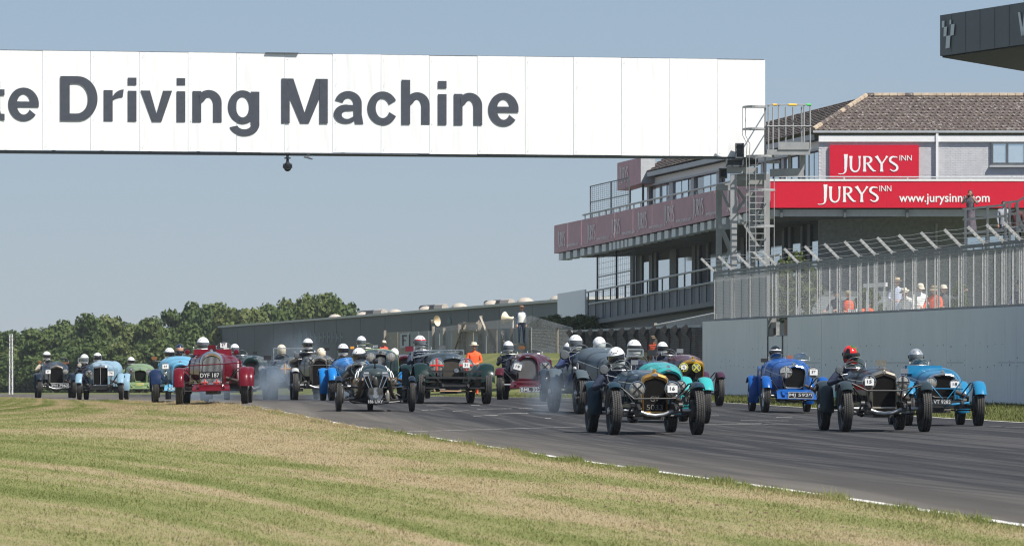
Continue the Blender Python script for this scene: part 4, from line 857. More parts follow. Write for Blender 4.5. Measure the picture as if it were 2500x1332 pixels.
# ================================================================ foliage
def leafmat(name, a, c_, d):
    m, nt, b = nm(name); oi = N(nt, 'ShaderNodeObjectInfo'); n = noise(nt, .55, 4, .7); f = noise(nt, 3.0, 3, .7)
    ad = N(nt, 'ShaderNodeMath', operation='MULTIPLY_ADD', i_1=.4); nt.links.new(f, ad.inputs[0]); nt.links.new(n, ad.inputs[2])
    o2 = N(nt, 'ShaderNodeMath', operation='MULTIPLY_ADD', i_1=.25); nt.links.new(oi.outputs['Random'], o2.inputs[0]); nt.links.new(ad.outputs[0], o2.inputs[2])
    r = ramp(nt, o2.outputs[0], [(.55, a), (.8, c_), (1.0, d)]); nt.links.new(r.outputs[0], b.inputs['Base Color'])
    b.inputs['Roughness'].default_value = .6; b.inputs['Specular IOR Level'].default_value = .2
    mo = [n for n in nt.nodes if n.type == 'OUTPUT_MATERIAL'][0]; tl = N(nt, 'ShaderNodeBsdfTranslucent'); nt.links.new(r.outputs[0], tl.inputs[0])
    ms = N(nt, 'ShaderNodeMixShader', i_0=.25); nt.links.new(b.outputs[0], ms.inputs[1]); nt.links.new(tl.outputs[0], ms.inputs[2]); nt.links.new(ms.outputs[0], mo.inputs[0])
    return m
m_leaf = leafmat('tree_leaves', (.040, .072, .020), (.090, .125, .036), (.140, .158, .054)); m_leaf2 = leafmat('hedge_leaves', (.05, .07, .02), (.085, .11, .03), (.13, .15, .045))
m_bark = M('bark', (.07, .055, .04), .9, var=.3)
def crown_mesh(name, seed, blobs, nleaf, size, mat, low=0.06):
    """leaf quads spread through clumps; unit height, unit radius"""
    r = np.random.default_rng(seed); C = []
    for i in range(blobs):
        t = r.uniform(low, .93); w = .5 * math.sin(math.pi * min(1, (t * .86 + .18))) ** .7; a = r.uniform(0, 2 * math.pi); q = w * r.uniform(.3, 1)
        C.append((math.cos(a) * q, math.sin(a) * q, t, r.uniform(.10, .21) * (1.2 - .5 * t)))
    C = np.array(C); k = r.integers(0, blobs, nleaf); d = r.normal(size=(nleaf, 3)); d /= np.linalg.norm(d, axis=1)[:, None]; rad = C[k, 3] * r.uniform(.55, 1.08, nleaf)
    c = C[k, :3] + d * rad[:, None] * np.array([1.15, 1.15, .9])
    n = d + r.normal(scale=.55, size=(nleaf, 3)); n /= np.linalg.norm(n, axis=1)[:, None]
    u = np.cross(n, r.normal(size=(nleaf, 3))); u /= np.linalg.norm(u, axis=1)[:, None]; v = np.cross(n, u); s = size * r.uniform(.5, 1.35, nleaf)[:, None]
    V = np.stack([c - u * s - v * s * .6, c + u * s - v * s * .6, c + u * s * .7 + v * s * .7, c - u * s * .7 + v * s * .6], 1).reshape(-1, 3)
    me = bpy.data.meshes.new(name); me.vertices.add(nleaf * 4); me.vertices.foreach_set('co', V.ravel()); me.loops.add(nleaf * 4); me.loops.foreach_set('vertex_index', np.arange(nleaf * 4, dtype=np.int32))
    me.polygons.add(nleaf); me.polygons.foreach_set('loop_start', np.arange(0, nleaf * 4, 4, dtype=np.int32)); me.update(calc_edges=True); me.materials.append(mat); return me, C
def trunk_mesh(C, r_=.028):
    mb = MB(); mb.tube([(0, 0, -.05), (.01, 0, .15), (-.01, .01, .4), (.01, 0, .75)], [r_ * 1.3, r_, r_ * .75, r_ * .25], 7)
    for c in C[:9]: z0 = max(.12, c[2] * .6); mb.tube([(0, 0, z0 - .05), (c[0] * .5, c[1] * .5, (z0 + c[2]) / 2), (c[0], c[1], c[2])], [r_ * .5, r_ * .35, r_ * .12], 5)
    return mb.mesh('trunk', m_bark, 40)
TV = []
for i in range(6):
    me, C = crown_mesh('crown', 11 + i, 26 + 3 * i, 6000, .026, m_leaf); TV.append((me, trunk_mesh(C)))
desc = ['broad dark green tree', 'rounded mid green tree', 'loose olive green tree', 'dense shaded green tree', 'tall narrow green tree', 'low spreading green tree']
def tree(x, y, z, h, w, i, label, grp):
    t = thing('broadleaf_tree', label, 'tree', (x, y, z), rnd.uniform(0, 6.28), grp); t.scale = (w, w, h); link('trunk', TV[i][1], t); link('crown', TV[i][0], t); return t
TOPX = [-40, 0, 60, 110, 150, 180, 260, 350, 390, 420, 480, 560, 640, 700, 740, 800, 850, 900, 960]; TOPY = [812, 808, 802, 806, 797, 783, 779, 784, 770, 768, 753, 763, 748, 738, 733, 736, 752, 785, 800]
px = -30.0; k = 0
REFS = [(-25, 'at the left frame edge'), (25, 'behind the slim lattice pole'), (70, 'left of the blue black car with red wheels'), (114, 'above the driver of the blue black car'), (160, 'above the gap right of the blue black car'), (206, 'above the driver of the powder blue car'), (248, 'above the black peaked helmet'), (292, 'above the right wing of the powder blue car'), (335, 'above the pale green car'),
        (376, 'above the wooden mirror of the sky blue car'), (414, 'above the driver of the sky blue car'), (450, 'above the navy helmet behind the sky blue car'), (495, 'above the driver of the deep red car'), (535, 'at the left corner of the grey garage'), (580, 'over the garage roof near its corner'), (625, 'over the garage roof above the bottle green car'), (680, 'over the garage roof above the tyre smoke'), (735, 'over the garage roof above the black olive car'), (790, 'over the garage roof at the first cream dome'), (845, 'behind the first tube vent on the garage roof'), (890, 'at the right end of the tree belt')]
def ref(px, used):
    q = min((r for r in REFS if r[1] not in used), key=lambda r: abs(r[0] - px)); used.add(q[1]); return q[1]
ut, ul = set(), set()
while px < 900:
    D = rnd.uniform(600, 640); py = np.interp(px, TOPX, TOPY) + rnd.uniform(-5, 6); z0 = G(xat(px, D), D) - .2; h = (zat(py, D) - z0) * 1.03
    w = rnd.uniform(6.0, 8.6); tree(xat(px, D), D, z0, h, w, k % 6, 'tall tree of the far belt, ' + ref(px, ut), 'trees in the belt behind the far cars'); px += rnd.uniform(36, 56); k += 1
px = -20.0
while px < 620:
    D = rnd.uniform(560, 585); py = np.interp(px, TOPX, TOPY) + rnd.uniform(28, 75); z0 = G(xat(px, D), D) - .3; h = (zat(py, D) - z0)
    tree(xat(px, D), D, z0, h, rnd.uniform(5.5, 8.0), (k * 5 + 1) % 6, 'low tree before the far belt, ' + ref(px, ul), 'low trees in front of the tree belt'); px += rnd.uniform(40, 62); k += 1
bme, bC = crown_mesh('foliage', 91, 30, 3000, .036, m_leaf2, 0.0); bme2, _ = crown_mesh('foliage', 92, 30, 3000, .03, m_leaf, 0.0)
def bush(px, y0, y1, D, wpx, label, me=bme):
    b_ = link('bush', me); b_.location = P(px, y1, D); b_.scale = (wpx / F * D * 1.05, wpx / F * D * .9, (y1 - y0) / F * D * 1.05); b_.rotation_euler = (0, 0, rnd.uniform(0, 6)); T(b_, label, 'bush'); return b_
bush(1950, 622, 775, 200, 135, 'tall green bush behind the left part of the catch fence', bme)
bush(2118, 698, 790, 188, 75, 'small yellow green bush behind the fence near the marshals', bme)
bush(2345, 690, 790, 185, 45, 'small green bush behind the fence right of the tan hat')
hd = thing('hedge', 'dark clipped hedge under the white end board of the balcony', 'hedge', P(1375, 830, 282))
for i in range(5):
    o = link('foliage', bme2, hd); o.location = (lerp(-1.1, 1.6, i / 4), lerp(1.5, -2.0, i / 4), -.25); o.scale = (1.9, 2.2, 1.45 + .1 * (i % 2)); o.rotation_euler = (0, 0, i * 1.3)
# ================================================================ long grey shed with vents on its roof
m_shed, nt, b = nm('shed_cladding'); r = ramp(nt, noise(nt, .25, 4, .6, sc3=(1, 1, .3)), [(.3, (.040, .050, .060)), (.7, (.058, .070, .080))]); nt.links.new(r.outputs[0], b.inputs['Base Color']); b.inputs['Roughness'].default_value = .6
def HX(px, py, off=0):
    """point on the shed's long wall at picture column px"""
    k = xat(px, 1); D = (2.8 + .146 * 333) / (k + .146); q = P(px, py, D); q.x += off * .99; q.y += off * .145; return q
shed = thing('pit_garage', 'long low dark grey garage building behind the wire fence', 'building', HX(950, 900))
topy = lambda px: 797 - 62 * (px - 540) / 820
xs = [540, 580, 622, 668, 716, 768, 822, 880, 940, 1004, 1072, 1144, 1220, 1300, 1362, 1450]
for a, c_ in zip(xs, xs[1:]):
    mb = MB(); pb0, pb1 = HX(a + .3, topy(a) + 2.5), HX(c_ - .3, topy(c_) + 2.5); q0, q1 = HX(a + .3, topy(a) + 2.5, 9), HX(c_ - .3, topy(c_) + 2.5, 9)
    dn = lambda v: Vector((v.x, v.y, -3.0)); mb.hexa([dn(pb0), dn(pb1), dn(q1), dn(q0)], [pb0, pb1, q1, q0]); bw(mb, 'wall_bay', m_shed if a < 1200 else M('teal_cladding', (.025, .05, .065), .5, var=.15), shed)
mb = MB(); m_eave = M('pale_roof_edge', (.50, .50, .48), .7, var=.2)
a_, c_ = HX(538, topy(538) + 2.6, -.3), HX(1450, topy(1450) + 2.6, -.3); b_, d_ = HX(538, topy(538) - .5, 9), HX(1450, topy(1450) - 1, 9); mb.hexa([a_, c_, d_, b_], [v + Vector((0, 0, .17)) for v in (a_, c_, d_, b_)]); bw(mb, 'roof', m_eave, shed)
m_vent = M('vent_dark', (.03, .028, .026), .7, var=.3); m_cream = M('vent_cream', (.40, .36, .31), .7, var=.15)
for x0, x1, y_ in [(838, 908, 764), (982, 1054, 751), (1136, 1213, 739), (1302, 1362, 726)]:
    o = thing('roof_vent', 'dark and cream tube vent on the garage roof, ' + {838: 'nearest the trees', 982: 'second from the trees', 1136: 'above the marshal in the cream hat', 1302: 'beside the white balcony end board'}[x0], 'vent', HX((x0 + x1) / 2, y_, 1.0), 0, 'tube vents on the garage roof'); m_ = lerp(x0, x1, .66); rr = 7.0 / F * HX(x0, y_).y
    mb = MB(); mb.tube([HX(x0, y_ + 1, 1.5), HX(m_, y_ - 1, 1.2)], rr, 12); bw(mb, 'duct', m_vent, o, 40); mb = MB(); mb.tube([HX(m_, y_ - 1, 1.15), HX(x1, y_ - 2, 1.0)], rr * 1.12, 12); bw(mb, 'cowl', m_cream, o, 40)
    mb = MB(); 
    for t in (.2, .75): q = HX(lerp(x0, x1, t), y_, 1.2); mb.box((q.x, q.y, q.z - rr * 1.2), (.5, .3, rr * 1.4))
    bw(mb, 'cradle', m_vent, o)
for px, y_ in [(793, 775), (860, 770), (937, 764), (1012, 757), (1092, 750), (1170, 744), (1250, 738), (1330, 733)]:
    o = link('roof_dome', bpy.data.meshes['roof_dome'] if 'roof_dome' in bpy.data.meshes else MB().sphere((0, 0, 0), (.62, .62, .42), 14, 8).mesh('roof_dome', m_cream, 60)); o.location = HX(px, y_ + 3, .9); T(o, 'small cream dome vent on the roof edge, ' + {793: 'alone left of all tube vents', 860: 'under the tube vent nearest the trees', 937: 'between the first two tube vents', 1012: 'under the second tube vent', 1092: 'left of the third tube vent', 1170: 'under the third tube vent', 1250: 'above the white speaker pole', 1330: 'under the last tube vent by the balcony'}[px], 'vent', 'dome vents on the garage roof')
m_faint = M('faint_lettering', (.12, .15, .165), .6)
for px0, px1, y0, y1 in [(748, 842, 809, 835)]:
    mb = MB()
    for i in range(9):
        x = lerp(px0, px1, i / 9); w = (px1 - px0) / 13; y_t = y0 + rnd.uniform(0, 5)
        mb.add([HX(x, y1, -.04), HX(x + w * .35, y1, -.04), HX(x + w * .35, y_t, -.04), HX(x, y_t, -.04)], [(0, 1, 2, 3)])
        mb.add([HX(x + w * .36, (y_t + y1) / 2 + 2, -.04), HX(x + w, (y_t + y1) / 2 + 2, -.04), HX(x + w, (y_t + y1) / 2 - 3, -.04), HX(x + w * .36, (y_t + y1) / 2 - 3, -.04)], [(0, 1, 2, 3)])
    bw(mb, 'wall_lettering', m_faint, shed, kind='stuff')
for px, y0, y1 in [(734, 800, 838), (1098, 773, 790)]: mb = MB(); mb.add([HX(px - 4, y1, -.05), HX(px + 3, y1, -.05), HX(px + 5, (y0 + y1) / 2, -.05), HX(px, y0, -.05), HX(px - 5, (y0 + y1) / 2, -.05)], [(0, 1, 2, 3, 4)]); bw(mb, 'wall_emblem', M('faint_teal', (.06, .13, .13), .6), shed)
# ================================================================ the trackside fences on the bank
def fenceD(px): return 33.08 / (xat(px, 1) + .13)
def FP(px, py, off=0): D = fenceD(px); q = P(px, py, D); q.x += off * .99; q.y += off * .13; return q
m_wood = M('weathered_wood', (.34, .30, .25), .85, var=.25, vs=4); m_sheet = M('grey_hoarding', (.30, .31, .31), .8, var=.2, vs=1.0); m_fw = M('fence_wire', (.30, .31, .32), .5, metal=.3)
scr = thing('grey_hoarding', 'weathered grey board hoarding with a dark letter F behind the trackside marshal', 'fence', FP(1100, 870))
px = 940.0
while px < 1290:
    w = rnd.uniform(24, 32); a, c_ = px + .3, px + w - .3; y0a, y0c = np.interp([a, c_], [940, 1290], [811, 799]); mb = MB(); o = rnd.uniform(0, .05)
    lo = lambda q: Vector((q.x, q.y, G(q.x, q.y) - .2)); t = [FP(a, y0a, o), FP(c_, y0c, o), FP(c_, y0c, o + .05), FP(a, y0a, o + .05)]; mb.hexa([lo(v) for v in t], t); bw(mb, 'board', m_sheet if rnd.random() < .75 else m_wood, scr); px += w
for px, y0 in [(945, 806), (1064, 796), (1090, 800), (1128, 790), (1140, 786), (1176, 781), (1180, 770), (1232, 806), (1255, 800)]:
    mb = MB(); q = FP(px, y0, -.12); mb.beam(q, (q.x, q.y, G(q.x, q.y) - .2), .14, .12); bw(mb, 'timber_post', m_wood, scr)
for a in [(1180, 775, 1215, 860), (1130, 790, 1172, 788), (1131, 806, 1172, 806), (1232, 808, 1243, 850), (1140, 790, 1118, 850)]:
    mb = MB(); mb.beam(FP(a[0], a[1], -.15), FP(a[2], a[3], -.15), .10, .10); bw(mb, 'timber_brace', m_wood, scr)
mb = MB(); mb.hexa([FP(980, 849, -.07), FP(1001, 849, -.07), FP(1001, 849, -.04), FP(980, 849, -.04)], [FP(980, 814, -.07), FP(1001, 813, -.07), FP(1001, 813, -.04), FP(980, 814, -.04)]); bw(mb, 'letter_sheet', M('pale_sheet', (.48, .50, .52), .7), scr)
mb = MB()
for a in [(985, 843, 989, 817.5), (985.5, 821, 997, 817), (985.5, 832, 995, 829)]: x0, y0, x1, y1 = a; mb.add([FP(x0, y0, -.085), FP(x1, y0, -.085), FP(x1, y1, -.085), FP(x0, y1, -.085)], [(0, 1, 2, 3)])
bw(mb, 'letter_f', M('dark_letter', (.05, .04, .05), .7), scr)
wf = thing('wire_fence', 'chain wire fence with timber posts on the grass bank', 'fence', FP(1320, 880))
for px, y0 in [(1293, 803), (1360, 799), (1395, 806)]:
    mb = MB(); q = FP(px, y0); mb.tube([q, Vector((q.x, q.y, G(q.x, q.y) - .2))], .07, 7); bw(mb, 'timber_post', m_wood, wf)
def wires(mb, a, c_, ya, yc, nv, nh, r=.008, ybot=None):
    for i in range(nh):
        t = i / (nh - 1); p, q = FP(a, ya, .05), FP(c_, yc, .05); bp, bq = (G(p.x, p.y), G(q.x, q.y)) if ybot is None else (FP(a, ybot[0]).z, FP(c_, ybot[1]).z); m_ = 6
        pts = [Vector((lerp(p.x, q.x, s / m_), lerp(p.y, q.y, s / m_), lerp(lerp(p.z, q.z, s / m_), lerp(bp, bq, s / m_), t))) for s in range(m_ + 1)]; mb.tube(pts, r, 3)
    for i in range(nv):
        px = lerp(a, c_, i / nv); p = FP(px, lerp(ya, yc, i / nv), .05); zb_ = G(p.x, p.y) if ybot is None else FP(px, lerp(ybot[0], ybot[1], i / nv)).z; mb.beam(p, (p.x, p.y, zb_), r * 1.6, r * 1.6)
mb = MB(); wires(mb, 1230, 1395, 802, 803, 90, 22); wires(mb, 1062, 1290, 800, 772, 90, 14, .008, (812, 800)); wires(mb, 1290, 1395, 770, 800, 40, 12, .006, (800, 803)); bw(mb, 'chain_wire', m_fw, wf, kind='stuff')
df_ = thing('debris_fence', 'dark debris fence with cranked posts below the stand beside the wall end', 'fence', FP(1550, 880))
px = 1400.0
while px < 1712:
    y_ = np.interp(px, [1395, 1710], [808, 795]); q = FP(px, y_); mb = MB(); g_ = G(q.x, q.y); mb.beam(q, (q.x, q.y, g_ - .2), .07, .07); e = q + Vector((-.35, -.1, .0)); mb.beam(q + Vector((.12, 0, -.55)), q + Vector((-.25, -.1, .02)), .05, .22); bw(mb, 'cranked_post', m_black, df_); px += 26
mb = MB(); p, q = FP(1400, 808), FP(1712, 795); mb.beam(p, q, .06, .09); bw(mb, 'top_rail', m_gtrim, df_)
mb = MB(); wires(mb, 1400, 1712, 809, 796, 150, 26, .012); bw(mb, 'debris_mesh', m_black, df_, kind='stuff')
bk_ = MB(); a, c_ = FP(1392, 815, 2.2), FP(1735, 800, 2.2); lo = lambda q: Vector((q.x, q.y, -.3)); bk_.hexa([lo(a), lo(c_), lo(c_ + Vector((.3, .05, 0))), lo(a + Vector((.3, .05, 0)))], [a, c_, c_ + Vector((.3, .05, 0)), a + Vector((.3, .05, 0))])
o = bk_.build('shade_toned_wall', M('shade_dark_grey', (.15, .155, .16), .85, var=.25)); T(o, 'dark grey base wall behind the debris fence, shade put into its colour', 'wall')  # stands for the stand's base wall, its shade put into the grey
net = thing('safety_net', 'sloping grey safety net strung below the lower balcony', 'net', FP(1630, 790, 1.2))
mb = MB(); p, q = FP(1530, 793, 1.2), FP(1740, 749, 1.2); b0, b1 = FP(1530, 797, 1.2), FP(1740, 797, 1.2)
for i in range(64): t = i / 63; a, c_ = p.lerp(q, t), b0.lerp(b1, t); mb.beam(a, c_, .014, .014)
for i in range(1, 16): a = p.lerp(b0, i / 16); c_ = q.lerp(b1, i / 16); mb.beam(a, c_, .014, .014)
bw(mb, 'netting', m_fw, net, kind='stuff'); mb = MB(); mb.tube([p, q], .03, 5); bw(mb, 'net_rope', m_wtrim, net); mb = MB(); q2 = FP(1530, 788, 1.2); mb.beam(q2, (q2.x, q2.y, G(q2.x, q2.y)), .12, .12); bw(mb, 'net_post', m_wood, net)
# horn loudspeakers on poles
for px, py, D, pole, side in [(1058, 784, 300, m_black, 1), (1243, 777, 262, m_wtrim, -1)]:
    c = P(px, py, D); hs = thing('horn_speaker', 'cream horn loudspeaker on a %s pole above the fence' % ('black' if side > 0 else 'white'), 'loudspeaker', c)
    mb = MB(); mb.lathe([(.05, -.25), (.09, -.2), (.10, 0), (.17, .12), (.30, .26), (.31, .28), (.27, .24), (.05, 0)], 14, 'x', (0, 0, 0)); me = mb.mesh('horn', M('cream_horn', (.66, .56, .40), .5, var=.1), 50); link('horn', me, hs, rot=(0, R(-8), R(-35 if side > 0 else 150)))
    mb = MB(); x = c.x - .18 * side; mb.tube([(x, c.y + .02, c.z + .1), (x, c.y + .02, G(x, c.y))], .045, 8); bw(mb, 'pole', pole, hs); mb = MB(); mb.beam((x, c.y, c.z - .02), c, .05, .05); bw(mb, 'bracket', pole, hs)
mp = thing('marker_pole', 'slim pale lattice pole standing at the far left before the trees', 'pole', P(27, 965, 330))
mb = MB(); q = P(27, 815, 330); b_ = mp.location
for dx, dy in ((-.1, -.1), (.1, -.1), (.1, .1), (-.1, .1)): mb.beam((b_.x + dx, b_.y + dy, b_.z - .3), (q.x + dx * .8, q.y + dy * .8, q.z), .045, .045)
bw(mb, 'leg', m_wtrim, mp); mb = MB(); n_ = 16
for i in range(n_):
    z0, z1 = lerp(b_.z, q.z, i / n_), lerp(b_.z, q.z, (i + 1) / n_); s_ = -1 if i % 2 else 1; mb.beam((b_.x - .1 * s_, b_.y - .1, z0), (b_.x + .1 * s_, b_.y - .1, z1), .03, .03); mb.beam((b_.x - .1, b_.y - .1, z1), (b_.x + .1, b_.y - .1, z1), .03, .03)
bw(mb, 'lattice', m_gal, mp)
wt = thing('equipment_trolley', 'white barred trolley behind the fence left of the cap wearer', 'trolley', WP(2014, 1.5, .9))
mb = MB(); o = Vector((0, 0, 0)); a, c_ = WP(2005, 1.5, .9), WP(2024, 1.5, .9)
for t in (0, 1): p = a.lerp(c_, t); mb.beam(p, p + Vector((0, 0, 1.35)), .05, .05)
for k in range(9): mb.beam(a + Vector((0, 0, .2 + k * .14)), c_ + Vector((0, 0, .2 + k * .14)), .02, .02)
for k in range(1, 4): p = a.lerp(c_, k / 4); mb.beam(p + Vector((0, 0, .2)), p + Vector((0, 0, 1.33)), .02, .02)
bw(mb, 'frame', m_wtrim, wt); mb = MB(); mb.box(a.lerp(c_, .5) + Vector((0, .3, .15)), (.3, .6, .06)); bw(mb, 'base', m_dsteel, wt)
tb = thing('white_beam', 'white horizontal bar above the heads behind the fence', 'bar', WP(2062, 2.75, 1.0))
mb = MB(); a, c_ = WP(2036, zat(697, wallY(2036)), 1.0), WP(2086, zat(694, wallY(2086)), 1.0); mb.beam(a, c_, .1, .12); bw(mb, 'bar', m_wtrim, tb); mb = MB()
for t in (.1, .9): p = a.lerp(c_, t); mb.beam(p, (p.x, p.y, 1.5), .05, .05)
bw(mb, 'leg', m_gtrim, tb)
# ================================================================ people
def skinned(pts, edges, rad, sub=1, root=0):
    me = bpy.data.meshes.new('sk'); me.from_pydata([tuple(p) for p in pts], edges, []); o = link('sk', me)
    sm = o.modifiers.new('s', 'SKIN'); sm.use_smooth_shade = True; sm.branch_smoothing = .3
    if sub: ss = o.modifiers.new('u', 'SUBSURF'); ss.levels = sub; ss.render_levels = sub
    for i, d in enumerate(me.skin_vertices[0].data):
        r = rad[i]; d.radius = r if isinstance(r, tuple) else (r, r); d.use_root = i == root
    dg = bpy.context.evaluated_depsgraph_get(); out = bpy.data.meshes.new_from_object(o.evaluated_get(dg)); bpy.data.objects.remove(o); bpy.data.meshes.remove(me); return out
def hand_mesh():
    """right hand: wrist at origin, fingers towards -y, palm down, thumb towards -x; fingers curled"""
    pts = [(0, .03, 0), (0, -.04, 0), (0, -.075, 0)]; E = [(0, 1), (1, 2)]; rd = [(.024, .018), (.036, .014), (.038, .013)]
    for i, (x, l) in enumerate([(-.030, .070), (-.010, .080), (.011, .074), (.031, .058)]):
        b = len(pts); pts += [(x, -.085, -.001), (x * 1.1, -.085 - l * .45, -.012), (x * 1.1, -.085 - l * .62, -.045), (x * 1.05, -.085 - l * .42, -.066)]; E += [(2, b), (b, b + 1), (b + 1, b + 2), (b + 2, b + 3)]; rd += [.0095, .009, .0085, .007]
    b = len(pts); pts += [(-.034, -.03, -.006), (-.062, -.055, -.02), (-.060, -.085, -.04)]; E += [(1, b), (b, b + 1), (b + 1, b + 2)]; rd += [.013, .011, .009]
    return skinned(pts, E, rd, 1)
HANDM = hand_mesh()
def head_bm():
    """unit head: face towards -y, centre at origin, 0.23 m tall; returns verts, faces, eye flags"""
    mb = MB(); mb.sphere((0, 0, 0), (.076, .096, .116), 20, 16); V = []
    for v in mb.v:
        x, y, z = v; f = max(0, -y / .096)
        if z < -.02: k = 1 - .35 * min(1, (-z - .02) / .1); x *= k; y = y * (1 - .12 * min(1, (-z - .02) / .1)) - .012 * min(1, (-z - .02) / .1)
        if f > .8 and abs(x) < .016 and -.045 < z < .012: y -= .022 * (1 - abs(x) / .016) * (1 - abs(z + .025) / .05)
        if f > .6 and .0 < z < .03: y += .006 if abs(abs(x) - .032) < .02 else 0
        if f > .7 and -.075 < z < -.05 and abs(x) < .03: y -= .004
        V.append((x, y, z))
    F_ = list(mb.f); n = len(F_); mb2 = MB()
    for s in (-1, 1): mb2.sphere((s * .076, .01, -.01), (.012, .022, .034), 8, 6)
    n2 = len(mb2.f); 
    for s in (-1, 1): mb2.sphere((s * .031, -.084, .012), (.013, .008, .008), 8, 6)
    o = len(V); V += mb2.v; F_ += [tuple(i + o for i in f) for f in mb2.f]
    return V, F_, [0] * (n + n2) + [4] * (len(mb2.f) - n2)
HEAD = head_bm()
HV = [{k: M('skin_' + k, c, .6, var=.08) for k, c in (('light', (.50, .29, .21)), ('tan', (.38, .20, .13)))}][0]
m_eye = M('eye', (.05, .04, .035), .3); m_shoe = M('shoe_black', (.03, .03, .03), .6); m_navy = M('navy_cloth', (.018, .028, .06), .85); m_hi = M('orange_overall', (.80, .10, .02), .75, var=.1)
m_deny = M('denim', (.06, .085, .14), .85); m_glove = M('black_glove', (.02, .02, .022), .7); m_whitec = M('white_cloth', (.72, .72, .70), .85); m_grey_ov = M('pale_overall', (.50, .44, .36), .85); m_khaki = M('khaki_cloth', (.30, .24, .15), .9)
def body(J, top, bottom, sk='light', head=True, headrot=(0, 0, 0), glove=False, sleeves=True):
    """J: joint positions, facing -y, in metres; one skinned surface with head and hands joined on"""
    nm_ = ['pelvis', 'belly', 'chest', 'neck', 'skull', 'shL', 'elL', 'wrL', 'shR', 'elR', 'wrR', 'hpL', 'knL', 'anL', 'toL', 'hpR', 'knR', 'anR', 'toR']
    rd = [(.155, .115), (.145, .105), (.165, .12), .058, .05, .072, .048, .030, .072, .048, .030, .092, .060, .042, .036, .092, .060, .042, .036]
    E = [(0, 1), (1, 2), (2, 3), (3, 4), (2, 5), (5, 6), (6, 7), (2, 8), (8, 9), (9, 10), (0, 11), (11, 12), (12, 13), (13, 14), (0, 15), (15, 16), (16, 17), (17, 18)]
    me = skinned([J[n] for n in nm_], E, rd, 1); me.materials.clear()
    for m_ in (HV[sk], top, bottom, m_shoe, m_eye, m_glove if glove else HV[sk]): me.materials.append(m_)
    pos = [Vector(J[n]) for n in nm_]; mat_of = {}
    for e in E: a = nm_[e[1]]; mat_of[e] = 0 if a in ('skull',) else 3 if a in ('toL', 'toR') else 2 if a[:2] in ('hp', 'kn', 'an') else 1
    bm = bmesh.new(); bm.from_mesh(me)
    for f in bm.faces:
        c = f.calc_center_median(); best = 9; bi = 1
        for e in E:
            a, b_ = pos[e[0]], pos[e[1]]; d = b_ - a; t = max(0, min(1, (c - a).dot(d) / max(1e-9, d.length_squared))); q = (c - (a + d * t)).length / (rd[e[1]] if not isinstance(rd[e[1]], tuple) else rd[e[1]][0])
            if q < best:
                best = q; bi = mat_of[e]
                if e[1] in (7, 10) and not sleeves: bi = 0
        f.material_index = bi; f.smooth = True
    def join(V, F_, mi, Mx):
        vs = [bm.verts.new(Mx @ Vector(v)) for v in V]
        for f, m_ in zip(F_, mi):
            try: q = bm.faces.new([vs[i] for i in f]); q.material_index = m_; q.smooth = True
            except ValueError: pass
    if head:
        sk_ = Vector(J['skull']); join(*HEAD, Matrix.Translation(sk_ + Vector((0, -.02, .075))) @ Euler(headrot).to_matrix().to_4x4())
    hv = [tuple(v.co) for v in HANDM.vertices]; hf = [tuple(p.vertices) for p in HANDM.polygons]
    for w, e, s in (('wrL', 'elL', 1), ('wrR', 'elR', -1)):
        d = (Vector(J[w]) - Vector(J[e])).normalized(); q = d.to_track_quat('-Y', 'Z').to_matrix().to_4x4(); join(hv, [tuple(reversed(f)) if s > 0 else f for f in hf], [5] * len(hf), Matrix.Translation(Vector(J[w]) + d * .01) @ q @ Matrix.Diagonal((-s, 1, 1, 1)))
    bm.to_mesh(me); bm.free()
    return me
def stand(arms, lean=0, side=0):
    """upright joints; arms = (elbow, wrist) offsets for image-left and image-right relative to the shoulder"""
    J = {'pelvis': (0, 0, .95), 'belly': (0, -.01, 1.10), 'chest': (0, 0, 1.32), 'neck': (0, .005, 1.49), 'skull': (0, -.005, 1.56), 'shR': (-.185, .01, 1.41), 'shL': (.185, .01, 1.41)}
    for n, (el, wr) in zip('RL', arms): J['el' + n] = tuple(Vector(J['sh' + n]) + Vector(el)); J['wr' + n] = tuple(Vector(J['sh' + n]) + Vector(wr))
    rot = Matrix.Translation((0, 0, .95)) @ Euler((R(lean), R(side), 0)).to_matrix().to_4x4() @ Matrix.Translation((0, 0, -.95))
    for k in J: J[k] = tuple(rot @ Vector(J[k]))
    for n, s in (('R', -1), ('L', 1)): J['hp' + n] = (s * .095, .005, .88); J['kn' + n] = (s * .105, -.02, .49); J['an' + n] = (s * .11, .02, .085); J['to' + n] = (s * .125, -.13, .035)
    return J
DOWN = (((-.05, .01, -.27), (-.03, -.06, -.52)), ((.05, .01, -.27), (.03, -.06, -.52)))
FRONT = (((-.06, -.05, -.26), (.08, -.24, -.30)), ((.06, -.05, -.26), (-.08, -.24, -.30)))
CAMH = (((-.10, -.16, -.16), (.10, -.30, .10)), ((.10, -.16, -.18), (-.10, -.30, .10)))
REST = (((-.08, -.12, -.24), (-.02, -.36, -.30)), ((.08, -.12, -.24), (.02, -.36, -.28)))
WAVE = (((-.06, -.05, -.26), (.02, -.26, -.28)), ((.22, -.02, -.05), (.42, -.08, .15)))
